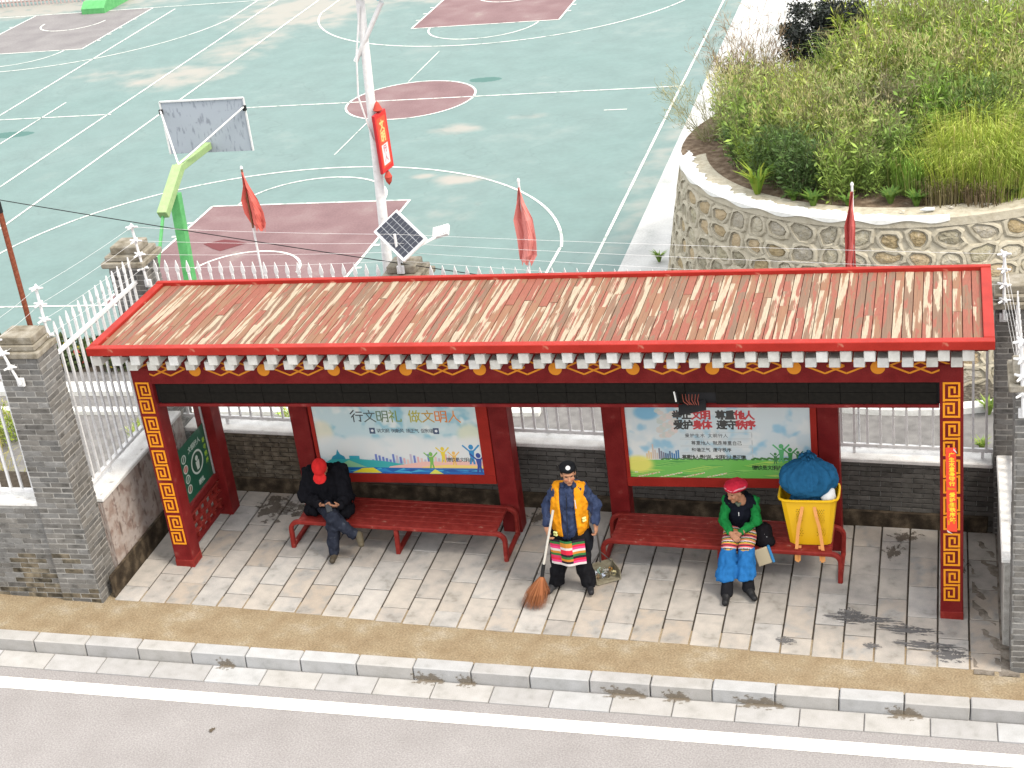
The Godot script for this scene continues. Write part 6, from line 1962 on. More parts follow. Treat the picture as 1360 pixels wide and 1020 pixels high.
# ---------------------------------------------------------------- people: smooth implicit surfaces
# shapes: ["c", a, b, ra, rb] tapered capsule; ["e", centre, radii, basis] ellipsoid
func sdf_into(acc: Dictionary, shapes: Array, cell: float, k: float, cuts := [], holes := [], amp := 0.0, nf := 9.0, colf = null):
	var lo := Vector3.ONE * 1e9; var hi := -lo
	for s in shapes:
		if s[0] == "c":
			for q in [[s[1], s[3]], [s[2], s[4]]]:
				lo = lo.min(q[0] - Vector3.ONE * q[1]); hi = hi.max(q[0] + Vector3.ONE * q[1])
		else:
			var rm: float = max(s[2].x, max(s[2].y, s[2].z))
			lo = lo.min(s[1] - Vector3.ONE * rm); hi = hi.max(s[1] + Vector3.ONE * rm)
	var pad := k + cell * 3.0
	lo -= Vector3.ONE * pad; hi += Vector3.ONE * pad
	var nx := int((hi.x - lo.x) / cell) + 2; var ny := int((hi.y - lo.y) / cell) + 2; var nz := int((hi.z - lo.z) / cell) + 2
	var F := PackedFloat32Array(); F.resize(nx * ny * nz); F.fill(9.0)
	var sxy := nx * ny
	for s in shapes:
		var a: Vector3; var b: Vector3; var bl: Vector3; var bh: Vector3
		var ra := 0.0; var rb := 0.0; var ba := Vector3.ZERO; var bb := 1.0
		var er := Vector3.ONE; var ib := Basis()
		var cap: bool = s[0] == "c"
		if cap:
			a = s[1]; b = s[2]; ra = s[3]; rb = s[4]; ba = b - a; bb = max(ba.length_squared(), 1e-9)
			bl = a.min(b) - Vector3.ONE * (max(ra, rb) + pad - cell); bh = a.max(b) + Vector3.ONE * (max(ra, rb) + pad - cell)
		else:
			a = s[1]; er = s[2]; ib = (s[3] as Basis).transposed() if s.size() > 3 else Basis()
			var rm: float = max(er.x, max(er.y, er.z))
			bl = a - Vector3.ONE * (rm + pad - cell); bh = a + Vector3.ONE * (rm + pad - cell)
		var i0: int = max(0, int((bl.x - lo.x) / cell)); var i1: int = min(nx - 1, int((bh.x - lo.x) / cell) + 1)
		var j0: int = max(0, int((bl.y - lo.y) / cell)); var j1: int = min(ny - 1, int((bh.y - lo.y) / cell) + 1)
		var k0: int = max(0, int((bl.z - lo.z) / cell)); var k1: int = min(nz - 1, int((bh.z - lo.z) / cell) + 1)
		for kk in range(k0, k1 + 1):
			for jj in range(j0, j1 + 1):
				var idx := kk * sxy + jj * nx + i0
				var p := lo + Vector3(i0, jj, kk) * cell
				for ii in range(i0, i1 + 1):
					var d: float
					if cap:
						var pa := p - a
						var h := clampf(pa.dot(ba) / bb, 0.0, 1.0)
						d = (pa - ba * h).length() - (ra + (rb - ra) * h)
					else:
						var q := ib * (p - a)
						var u := q / er
						var l0 := u.length()
						var l1 := (u / er).length()
						d = l0 * (l0 - 1.0) / max(l1, 1e-6) if l0 > 1e-4 else -min(er.x, er.y)
					var f := F[idx]
					if f > 8.0: F[idx] = d
					else:
						var h2 := clampf(0.5 + 0.5 * (f - d) / k, 0.0, 1.0)
						F[idx] = lerpf(f, d, h2) - k * h2 * (1.0 - h2)
					idx += 1
					p.x += cell
	var noise := FastNoiseLite.new(); noise.frequency = 1.0; noise.fractal_octaves = 2; noise.seed = 5
	var lim := cell * 4.0 + amp
	if amp > 0.0 or not cuts.is_empty() or not holes.is_empty():
		for kk in nz:
			for jj in ny:
				var idx := kk * sxy + jj * nx
				for ii in nx:
					var f := F[idx]
					if f < lim:
						var p := lo + Vector3(ii, jj, kk) * cell
						if amp > 0.0 and f > -lim: f += amp * noise.get_noise_3d(p.x * nf, p.y * nf * 0.55, p.z * nf)
						for c in cuts: f = max(f, (p - c[0]).dot(c[1]))
						for hb in holes:
							var q: Vector3 = (p - hb[0]).abs() - hb[1]
							f = max(f, -max(q.x, max(q.y, q.z)))
						F[idx] = f
					idx += 1
	var vid := PackedInt32Array(); vid.resize(F.size()); vid.fill(-1)
	var vs := PackedVector3Array(); var cells := PackedInt32Array()
	var off := [0, 1, nx, nx + 1, sxy, sxy + 1, sxy + nx, sxy + nx + 1]
	var edges := [[0, 1], [2, 3], [4, 5], [6, 7], [0, 2], [1, 3], [4, 6], [5, 7], [0, 4], [1, 5], [2, 6], [3, 7]]
	var cv := [Vector3(0, 0, 0), Vector3(1, 0, 0), Vector3(0, 1, 0), Vector3(1, 1, 0), Vector3(0, 0, 1), Vector3(1, 0, 1), Vector3(0, 1, 1), Vector3(1, 1, 1)]
	for kk in nz - 1:
		for jj in ny - 1:
			var idx := kk * sxy + jj * nx
			for ii in nx - 1:
				var f0 := F[idx]
				if f0 < lim and f0 > -lim:
					var m := 0
					for q in 8:
						if F[idx + off[q]] < 0.0: m |= 1 << q
					if m != 0 and m != 255:
						var sum := Vector3.ZERO; var cnt := 0
						for e in edges:
							var fa := F[idx + off[e[0]]]; var fb := F[idx + off[e[1]]]
							if (fa < 0.0) != (fb < 0.0):
								sum += (cv[e[0]] as Vector3).lerp(cv[e[1]], fa / (fa - fb)); cnt += 1
						vid[idx] = vs.size()
						vs.append(lo + (Vector3(ii, jj, kk) + sum / cnt) * cell)
						cells.append(idx)
				idx += 1
	var ns := PackedVector3Array(); ns.resize(vs.size())
	var tris := PackedInt32Array()
	var ax := [[1, nx, sxy], [nx, sxy, 1], [sxy, 1, nx]]
	for idx in cells:
		for e in ax:
			var fa := F[idx]; var fb := F[idx + e[0]]
			if (fa < 0.0) != (fb < 0.0):
				var v0 := vid[idx]; var v1 := vid[idx - e[1]]; var v2 := vid[idx - e[1] - e[2]]; var v3 := vid[idx - e[2]]
				if v0 < 0 or v1 < 0 or v2 < 0 or v3 < 0: continue
				if fa < 0.0: tris.append_array([v0, v3, v2, v0, v2, v1])
				else: tris.append_array([v0, v1, v2, v0, v2, v3])
	for q in range(0, tris.size(), 3):
		var a := vs[tris[q]]; var b := vs[tris[q + 1]]; var c := vs[tris[q + 2]]
		var nn := (c - a).cross(b - a)
		ns[tris[q]] += nn; ns[tris[q + 1]] += nn; ns[tris[q + 2]] += nn
	# make sure the winding faces outward: compare with the field's gradient at one vertex
	var flip := false
	var votes := 0
	for q in range(0, cells.size(), max(1, cells.size() / 50)):
		var idx := cells[q]
		var g := Vector3(F[idx + 1] - F[idx], F[idx + nx] - F[idx], F[idx + sxy] - F[idx])
		votes += 1 if g.dot(ns[q]) > 0 else -1
	flip = votes < 0
	var base: int = acc.v.size()
	for q in vs.size():
		acc.v.append(vs[q]); acc.n.append(ns[q].normalized() * (-1.0 if flip else 1.0))
		acc.c.append(colf.call(vs[q]) if colf != null else Color.WHITE)
	for q in range(0, tris.size(), 3):
		if flip: acc.i.append_array([base + tris[q], base + tris[q + 2], base + tris[q + 1]])
		else: acc.i.append_array([base + tris[q], base + tris[q + 1], base + tris[q + 2]])

func new_acc() -> Dictionary:
	return {"v": PackedVector3Array(), "n": PackedVector3Array(), "c": PackedColorArray(), "i": PackedInt32Array()}

func acc_mesh(acc: Dictionary, mat: Material) -> ArrayMesh:
	var m := ArrayMesh.new()
	var a := []
	a.resize(Mesh.ARRAY_MAX)
	a[Mesh.ARRAY_VERTEX] = acc.v; a[Mesh.ARRAY_NORMAL] = acc.n; a[Mesh.ARRAY_COLOR] = acc.c; a[Mesh.ARRAY_INDEX] = acc.i
	m.add_surface_from_arrays(Mesh.PRIMITIVE_TRIANGLES, a)
	m.surface_set_material(0, mat)
	return m

func cloth_part(called: String, parent: Node3D, shapes: Array, k: float, mat: Material, cuts := [], holes := [], amp := 0.006, nf := 9.0, cell := 0.013, colf = null) -> MeshInstance3D:
	var acc := new_acc()
	sdf_into(acc, shapes, cell, k, cuts, holes, amp, nf, colf)
	return inst(called, acc_mesh(acc, mat), parent)

func vmat(rough := 0.8) -> StandardMaterial3D:
	var m := StandardMaterial3D.new()
	m.metallic_specular = 0.25
	m.vertex_color_use_as_albedo = true
	m.roughness = rough
	m.cull_mode = BaseMaterial3D.CULL_DISABLED
	return m

func cloth_mat(r: float, g: float, b: float, rough := 0.9) -> StandardMaterial3D:
	var m := plain(r, g, b, rough)
	m.albedo_texture = M.weave
	m.uv1_triplanar = true
	m.uv1_scale = Vector3.ONE * 2.2
	m.metallic_specular = 0.12
	return m

# head with face; c centre of the skull, b basis (z = where the face looks)
func head_into(acc: Dictionary, c: Vector3, b: Basis, skin: Color, s := 1.0):
	var sh := [["e", c + b * Vector3(0, 0.02, -0.012) * s, Vector3(0.073, 0.088, 0.09) * s, b],
		["e", c + b * Vector3(0, -0.045, 0.025) * s, Vector3(0.058, 0.068, 0.062) * s, b],
		["c", c + b * Vector3(0, 0.005, 0.083) * s, c + b * Vector3(0, -0.028, 0.101) * s, 0.009 * s, 0.0135 * s],
		["c", c + b * Vector3(-0.014, -0.033, 0.086) * s, c + b * Vector3(0.014, -0.033, 0.086) * s, 0.009 * s, 0.009 * s],
		["c", c + b * Vector3(-0.02, -0.063, 0.083) * s, c + b * Vector3(0.02, -0.063, 0.083) * s, 0.0085 * s, 0.0085 * s],
		["e", c + b * Vector3(0, -0.095, 0.066) * s, Vector3(0.026, 0.02, 0.022) * s, b],
		["e", c + b * Vector3(0.036, -0.022, 0.066) * s, Vector3(0.026, 0.024, 0.02) * s, b], ["e", c + b * Vector3(-0.036, -0.022, 0.066) * s, Vector3(0.026, 0.024, 0.02) * s, b],
		["c", c + b * Vector3(-0.045, 0.032, 0.07) * s, c + b * Vector3(-0.012, 0.035, 0.082) * s, 0.01 * s, 0.01 * s], ["c", c + b * Vector3(0.045, 0.032, 0.07) * s, c + b * Vector3(0.012, 0.035, 0.082) * s, 0.01 * s, 0.01 * s],
		["e", c + b * Vector3(0.076, -0.005, -0.005) * s, Vector3(0.01, 0.03, 0.02) * s, b], ["e", c + b * Vector3(-0.076, -0.005, -0.005) * s, Vector3(0.01, 0.03, 0.02) * s, b],
		["c", c + b * Vector3(0, -0.05, -0.02) * s, c + b * Vector3(0, -0.16, -0.035) * s, 0.05 * s, 0.055 * s]]
	var ib := b.transposed()
	var colf := func(p: Vector3) -> Color:
		var q: Vector3 = ib * (p - c) / s
		if q.z > 0.04:
			for ex in [-0.031, 0.031]:
				if Vector2((q.x - ex) / 0.014, (q.y - 0.010) / 0.006).length() < 1.0: return Color(0.02, 0.014, 0.012)
				if Vector2((q.x - ex) / 0.020, (q.y - 0.030) / 0.0045).length() < 1.0: return skin * 0.3
			if Vector2(q.x / 0.024, (q.y + 0.063) / 0.006).length() < 1.0: return Color(skin.r * 0.75, skin.g * 0.45, skin.b * 0.42)
			if Vector2((abs(q.x) - 0.036) / 0.02, (q.y + 0.025) / 0.018).length() < 1.0: return Color(skin.r * 1.05, skin.g * 0.82, skin.b * 0.75)
		return skin
	sdf_into(acc, sh, 0.005, 0.014, [], [], 0.0, 1.0, colf)

# hand: w wrist, d direction of the fingers, n out of the back of the hand; thumb side = d x n times side
func hand_into(acc: Dictionary, w: Vector3, d: Vector3, n: Vector3, side: float, curl: float, skin: Color, s := 1.0):
	d = d.normalized(); n = (n - d * n.dot(d)).normalized()
	var t := d.cross(n) * side
	var sh := [["c", w - d * 0.03 * s, w + d * 0.01 * s, 0.026 * s, 0.025 * s]]
	sh.append(["e", w + d * 0.045 * s, Vector3(0.036, 0.017, 0.048) * s, Basis(t, n, t.cross(n)).orthonormalized()])
	for f in 4:
		var off: float = [0.027, 0.010, -0.008, -0.025][f]
		var ln: float = [0.070, 0.078, 0.073, 0.058][f] * s
		var p := w + (d * 0.082 + t * off) * s
		var dir := d
		for sg in 3:
			dir = dir.rotated(t.normalized(), curl * (1.0 if side > 0 else 1.0) * sg_sign(d, n, t) * [0.5, 0.9, 0.7][sg]).normalized()
			var q: Vector3 = p + dir * ln * [0.45, 0.32, 0.23][sg]
			sh.append(["c", p, q, [0.0095, 0.0088, 0.008][sg] * s, [0.0088, 0.008, 0.0065][sg] * s])
			p = q
	var tp := w + (d * 0.02 + t * 0.03) * s
	var td := (d * 0.7 + t * 0.75 - n * 0.25).normalized()
	sh.append(["c", tp, tp + td * 0.035 * s, 0.012 * s, 0.0105 * s])
	td = (td - n * 0.5 * curl + d * 0.4).normalized()
	sh.append(["c", tp + (d * 0.7 + t * 0.75 - n * 0.25).normalized() * 0.035 * s, tp + (d * 0.7 + t * 0.75 - n * 0.25).normalized() * 0.035 * s + td * 0.03 * s, 0.0105 * s, 0.008 * s])
	sdf_into(acc, sh, 0.0042, 0.006, [], [], 0.0, 1.0, func(p): return skin)

func sg_sign(d: Vector3, n: Vector3, t: Vector3) -> float:
	# curl the fingers away from the back of the hand
	return 1.0 if d.rotated(t.normalized(), 0.3).dot(n) < d.dot(n) else -1.0

func look(dir: Vector3, up := Vector3.UP) -> Basis:
	var z := dir.normalized(); var x := up.cross(z).normalized()
	return Basis(x, z.cross(x), z)

func caps(list: Array) -> Array:
	# polyline of [point, radius] to capsules
	var o := []
	for i in list.size() - 1: o.append(["c", list[i][0], list[i + 1][0], list[i][1], list[i + 1][1]])
	return o

func V(x: float, y: float, z: float) -> Vector3:
	return Vector3(x, y, z)

func build_people():
	M.skin = vmat(0.55)
	build_sweeper()
	build_man()
	build_lady()

func shoe(t: Node3D, heel: Vector3, toe: Vector3, mat: Material):
	var d := (toe - heel).normalized()
	cloth_part("shoe", t, [["c", heel + V(0, 0.012, 0), toe, 0.044, 0.036], ["c", heel + V(0, 0.05, 0), heel + d * 0.06 + V(0, 0.03, 0), 0.042, 0.035]], 0.03, mat, [[V(0, min(heel.y, toe.y) - 0.030, 0), V(0, -1, 0)]] if abs(d.y) < 0.2 else [], [], 0.002, 12.0, 0.009)

func build_sweeper():
	var o := Vector3(4.87, G(4.87), -0.1)
	var t := thing("person", "standing street sweeper in orange vest, blue jacket and striped apron", "person", o)
	var skin := C(0.33, 0.165, 0.10)
	var acc := new_acc()
	var hip := V(0.05, 0.86, -0.01); var neck := V(0.108, 1.37, -0.01); var hc := V(0.118, 1.515, 0.025)
	var ls := V(-0.045, 1.30, -0.02); var rs := V(0.255, 1.30, -0.02)
	var le := V(-0.175, 1.08, -0.03); var re := V(0.37, 1.09, -0.03)
	var lw := V(-0.165, 0.90, 0.15); var rw := V(0.372, 0.895, 0.05)
	var sk := caps([[ls, 0.05], [le, 0.043], [lw, 0.028]]) + caps([[rs, 0.05], [re, 0.043], [rw, 0.028]])
	sk += [["c", hip, V(0.09, 1.15, -0.02), 0.10, 0.095], ["c", V(0.09, 1.15, -0.02), neck, 0.095, 0.05], ["c", ls, rs, 0.045, 0.045]]
	for sx in [-1.0, 1.0]:
		sk += caps([[hip + V(0.08 * sx, 0, 0), 0.085], [V(0.035 + 0.135 * sx, 0.47, 0.02), 0.055], [V(0.015 + 0.195 * sx, 0.09, 0), 0.04]])
	sdf_into(acc, sk, 0.014, 0.03, [], [], 0.0, 1.0, func(p): return skin)
	head_into(acc, hc, look(V(0.34, -0.16, 1.0)), skin)
	hand_into(acc, lw + V(0, -0.02, 0.01), V(0.22, -0.85, 0.45), V(-0.9, -0.1, 0.2), 1.0, 0.95, skin)
	hand_into(acc, rw + V(0, -0.02, 0.0), V(0.0, -1, 0.15), V(0.95, 0, 0.2), -1.0, 0.95, skin)
	inst("body", acc_mesh(acc, M.skin), t)
	# trousers, shoes
	var tr := []
	for sx in [-1.0, 1.0]:
		tr += caps([[hip + V(0.085 * sx, -0.04, 0), 0.125], [V(0.035 + 0.125 * sx, 0.46, 0.02), 0.098], [V(0.015 + 0.19 * sx, 0.06, 0.0), 0.085]])
	cloth_part("trousers", t, tr, 0.03, cloth_mat(0.012, 0.012, 0.014), [[V(0, 0.055, 0), V(0, -1, 0)], [V(0, 0.9, 0), V(0, 1, 0)]], [], 0.022, 12.0)
	shoe(t, V(-0.185, 0.045, -0.02), V(-0.235, 0.042, 0.14), plain(0.035, 0.035, 0.037, 0.5))
	shoe(t, V(0.205, 0.045, -0.02), V(0.255, 0.042, 0.14), plain(0.014, 0.014, 0.016, 0.5))
	# jacket
	var torso := [["e", V(0.09, 1.15, -0.005), V(0.205, 0.25, 0.135), Basis()], ["e", V(0.065, 0.90, 0.0), V(0.20, 0.27, 0.145), Basis()], ["c", V(-0.02, 1.305, -0.015), V(0.23, 1.305, -0.015), 0.064, 0.064]]
	var blue := tri_mat(surface_tex(256, 0.02, 0.3, [[0.0, C(0.016, 0.025, 0.056)], [0.6, C(0.025, 0.037, 0.080)], [1.0, C(0.042, 0.056, 0.11)]], 0.18, 750), 0.35, 0.6, false)
	cloth_part("jacket", t, torso + caps([[ls, 0.070], [le, 0.061], [lw + V(0, 0.03, -0.02), 0.050]]) + caps([[rs, 0.070], [re, 0.061], [rw + V(0, 0.03, -0.01), 0.050]]), 0.04, blue, [[V(0, 0.665, 0), V(0, -1, 0)], [V(0.11, 1.40, 0), V(0, 1, 0.15)]], [], 0.024, 15.0, 0.011)
	# collar, zip and pocket zip
	cloth_part("collar", t, [["c", V(0.045, 1.375, 0.05), V(0.02, 1.35, -0.03), 0.03, 0.03], ["c", V(0.17, 1.375, 0.05), V(0.195, 1.35, -0.03), 0.03, 0.03], ["c", V(0.02, 1.37, -0.05), V(0.195, 1.37, -0.05), 0.032, 0.032]], 0.02, blue, [], [], 0.003, 12.0, 0.01)
	var mb := MB.new(); mb.bar(V(0.095, 1.33, 0.128), V(0.06, 0.70, 0.155), 0.005, 0.006)
	part("zip", mb, M.black, t)
	mb = MB.new(); mb.bar(V(0.185, 1.24, 0.122), V(0.193, 1.14, 0.137), 0.008, 0.006)
	part("pocket_zip", mb, plain(0.45, 0.47, 0.5, 0.5), t)
	# vest over it, open in front
	var vest := [["e", V(0.09, 1.15, -0.005), V(0.222, 0.262, 0.155), Basis()], ["e", V(0.065, 0.93, 0.0), V(0.225, 0.30, 0.167), Basis()], ["c", V(-0.03, 1.318, -0.015), V(0.24, 1.318, -0.015), 0.072, 0.072]]
	var org := cloth_mat(0.62, 0.245, 0.012, 0.75)
	cloth_part("vest", t, vest, 0.04, org, [[V(0, 0.745, 0), V(0, -1, 0)], [V(0.11, 1.395, 0), V(0, 1, 0.12)], [V(-0.125, 1.1, 0), V(-1, 0.12, 0)], [V(0.315, 1.1, 0), V(1, 0.12, 0)]], [[V(0.09, 1.05, 0.2), V(0.085, 0.5, 0.2)]], 0.02, 12.0, 0.011)
	for q in [V(-0.075, 0.80, 0.148), V(0.262, 0.97, 0.105)]:
		mb = MB.new(); mb.cbox(V(0.045, 0.022, 0.02), Transform3D(Basis(Vector3.UP, -0.35 if q.x < 0 else 0.75), q), 0.002)
		mb.cbox(V(0.045, 0.018, 0.02), Transform3D(Basis(Vector3.UP, -0.35 if q.x < 0 else 0.75), q + V(0, 0.03, 0)), 0.002)
		part("reflective_patch", mb, plain(0.55, 0.6, 0.25, 0.4), t)
	# striped apron: three woven panels with shifted bands
	var acol := [C(0.45, 0.03, 0.09), C(0.5, 0.46, 0.45), C(0.5, 0.02, 0.05), C(0.42, 0.17, 0.03), C(0.03, 0.13, 0.04), C(0.02, 0.015, 0.02), C(0.55, 0.05, 0.16)]
	for pnl in 3:
		mb = MB.new()
		var xa: float = [-0.160, -0.035, 0.105][pnl]; var xb: float = [-0.035, 0.105, 0.240][pnl]
		var seq: Array = [[5, 4, 0, 6, 1, 3, 4, 0, 2, 6, 1], [4, 3, 3, 1, 2, 2, 5, 4, 3, 5, 1], [5, 4, 2, 6, 1, 3, 4, 5, 2, 6, 1]][pnl]
		var nb := seq.size()
		for b in nb:
			mb.col = acol[seq[b]]
			for cgrid in 4:
				var x0 := lerpf(xa, xb, cgrid / 4.0); var x1 := lerpf(xa, xb, (cgrid + 1) / 4.0)
				var y0 := 0.735 - b * (0.315 / nb); var y1 := 0.735 - (b + 1) * (0.315 / nb)
				var zf := func(x: float, y: float): return 0.175 - pow((x - 0.04) * 1.9, 2) * 0.5 + 0.012 * sin(x * 30.0) + (0.735 - y) * 0.05
				mb.quad(V(x0, y0, zf.call(x0, y0)), V(x1, y0, zf.call(x1, y0)), V(x1, y1, zf.call(x1, y1)), V(x0, y1, zf.call(x0, y1)))
		part("apron_panel", mb, vmat(0.85), t)
	cloth_part("coat_tail", t, [["e", V(0.235, 0.66, -0.02), V(0.07, 0.20, 0.10), Basis()], ["e", V(0.05, 0.66, -0.11), V(0.19, 0.2, 0.05), Basis()]], 0.04, cloth_mat(0.012, 0.013, 0.017), [[V(0, 0.50, 0), V(0, -1, 0)]], [], 0.008)
	# hair, cap
	var hb := look(V(0.34, -0.16, 1.0))
	cloth_part("hair", t, [["e", hc + hb * V(0, 0.028, -0.028), V(0.084, 0.088, 0.092), hb], ["e", hc + hb * V(0, -0.05, -0.06), V(0.06, 0.06, 0.045), hb]], 0.02, cloth_mat(0.012, 0.010, 0.010, 0.6), [[hc + hb * V(0, 0.01, 0.022), hb * V(0, -0.55, 0.83)]], [], 0.004, 20.0, 0.007)
	var cp := cloth_part("cap", t, [["e", hc + hb * V(0, 0.085, -0.012), V(0.092, 0.055, 0.102), hb]], 0.012, cloth_mat(0.010, 0.011, 0.013, 0.6), [[hc + hb * V(0, 0.052, 0), hb * V(0, -1, 0)]], [], 0.002, 12.0, 0.007)
	mb = MB.new(); mb.lathe([Vector2(0.028, 0), Vector2(0.024, 0.008), Vector2(0, 0.01)], 14, Transform3D(hb * Basis(Vector3.RIGHT, 0.75), hc + hb * V(0.0, 0.122, 0.058)))
	part("cap_emblem", mb, plain(0.5, 0.5, 0.5, 0.5), cp)

func build_man():
	var o := Vector3(1.75, G(1.75), -0.33)
	var t := thing("person", "man in bright red cap and black jacket looking at a phone", "person", o)
	var q := func(x: float, y: float, z: float): return Vector3(x, y, z + 0.33)
	var skin := C(0.31, 0.155, 0.095)
	var hip: Vector3 = q.call(0.0, 0.50, -0.90); var chest: Vector3 = q.call(0.0, 0.78, -0.88); var neck: Vector3 = q.call(0.03, 0.985, -0.79)
	var hc: Vector3 = q.call(0.045, 1.065, -0.68)
	var hb := look(V(0.15, -1.0, 0.85))
	var ls: Vector3 = q.call(-0.185, 0.90, -0.85); var rs: Vector3 = q.call(0.215, 0.945, -0.85)
	var le: Vector3 = q.call(-0.245, 0.65, -0.76); var re: Vector3 = q.call(0.275, 0.66, -0.76)
	var lw: Vector3 = q.call(0.005, 0.630, -0.57); var rw: Vector3 = q.call(0.262, 0.635, -0.56)
	var acc := new_acc()
	var sk := caps([[ls, 0.05], [le, 0.043], [lw, 0.027]]) + caps([[rs, 0.05], [re, 0.043], [rw, 0.027]])
	sk += [["c", hip, chest, 0.13, 0.14], ["c", chest, neck, 0.12, 0.055], ["c", ls, rs, 0.055, 0.055]]
	sk += caps([[q.call(-0.09, 0.49, -0.86), 0.08], [q.call(0.20, 0.52, -0.43), 0.055], [q.call(0.45, 0.31, -0.40), 0.038]])
	sk += caps([[q.call(0.09, 0.48, -0.86), 0.08], [q.call(0.185, 0.42, -0.42), 0.055], [q.call(0.15, 0.10, -0.38), 0.038]])
	sdf_into(acc, sk, 0.014, 0.03, [], [], 0.0, 1.0, func(p): return skin)
	head_into(acc, hc, hb, skin)
	hand_into(acc, lw, V(0.9, 0.12, 0.35), V(-0.2, -0.75, 0.5), -1.0, 0.5, skin)
	hand_into(acc, rw, V(-0.75, 0.1, 0.4), V(0.2, -0.6, 0.6), 1.0, 0.7, skin)
	inst("body", acc_mesh(acc, M.skin), t)
	var jean := tri_mat(surface_tex(256, 0.02, 0.3, [[0.0, C(0.010, 0.012, 0.020)], [0.6, C(0.016, 0.019, 0.030)], [0.88, C(0.03, 0.035, 0.05)], [1.0, C(0.11, 0.12, 0.14)]], 0.2, 760), 0.45, 0.85, false)
	cloth_part("trousers", t, caps([[q.call(-0.08, 0.50, -0.88), 0.12], [q.call(0.20, 0.53, -0.43), 0.082], [q.call(0.44, 0.33, -0.40), 0.062]]) + caps([[q.call(0.08, 0.49, -0.88), 0.12], [q.call(0.185, 0.42, -0.43), 0.085], [q.call(0.15, 0.10, -0.38), 0.065]]), 0.025, jean, [], [], 0.020, 14.0)
	var sm := plain(0.05, 0.04, 0.028, 0.6)
	shoe(t, q.call(0.15, 0.045, -0.42), q.call(0.165, 0.042, -0.26), sm)
	shoe(t, q.call(0.50, 0.275, -0.41), q.call(0.555, 0.255, -0.30), plain(0.075, 0.062, 0.04, 0.6))
	cloth_part("jacket", t, [["e", q.call(0.01, 0.76, -0.87), V(0.225, 0.27, 0.17), Basis()], ["e", q.call(0.0, 0.56, -0.88), V(0.26, 0.18, 0.20), Basis()], ["e", q.call(-0.17, 0.47, -0.76), V(0.12, 0.09, 0.14), Basis()], ["e", q.call(0.26, 0.48, -0.72), V(0.10, 0.09, 0.15), Basis()]] + caps([[ls, 0.095], [le, 0.085], [lw + V(-0.02, 0, -0.02), 0.058]]) + caps([[rs, 0.095], [re, 0.085], [rw + V(0.01, 0, -0.02), 0.058]]) + [["c", ls, rs, 0.085, 0.085]], 0.05, cloth_mat(0.0085, 0.0085, 0.011), [[q.call(0, 0.995, 0), V(0, 1, 0.3)], [q.call(0, 0.405, 0), V(0, -1, 0)]], [], 0.030, 11.0)
	cloth_part("cap", t, [["e", hc + hb * V(0, 0.062, -0.012), V(0.092, 0.078, 0.108), hb], ["e", hc + hb * V(0, 0.045, 0.125), V(0.082, 0.011, 0.075), hb * Basis(Vector3.RIGHT, 0.2)]], 0.012, cloth_mat(0.50, 0.022, 0.022, 0.7), [[hc + hb * V(0, 0.025, 0), hb * V(0, -1, 0)]], [], 0.001, 12.0, 0.007)
	cloth_part("hair", t, [["e", hc + hb * V(0, 0.015, -0.03), V(0.079, 0.08, 0.08), hb]], 0.02, cloth_mat(0.012, 0.010, 0.010, 0.6), [[hc + hb * V(0, 0, 0.01), hb * V(0, -0.4, 0.9)]], [], 0.003, 20.0, 0.008)
	var ph := thing("phone", "dark phone held in the hands of the man in the cap", "phone", o + q.call(0.145, 0.645, -0.485))
	var mb := MB.new(); mb.cbox(V(0.075, 0.008, 0.145), Transform3D(Basis(Vector3.UP, 0.5) * Basis(Vector3.RIGHT, 0.5), Vector3.ZERO), 0.003)
	part("case", mb, M.black, ph)
	mb = MB.new(); mb.cbox(V(0.066, 0.001, 0.13), Transform3D(Basis(Vector3.UP, 0.5) * Basis(Vector3.RIGHT, 0.5), V(0, 0.0052, 0)), 0)
	part("glass", mb, plain(0.05, 0.055, 0.06, 0.1), ph)

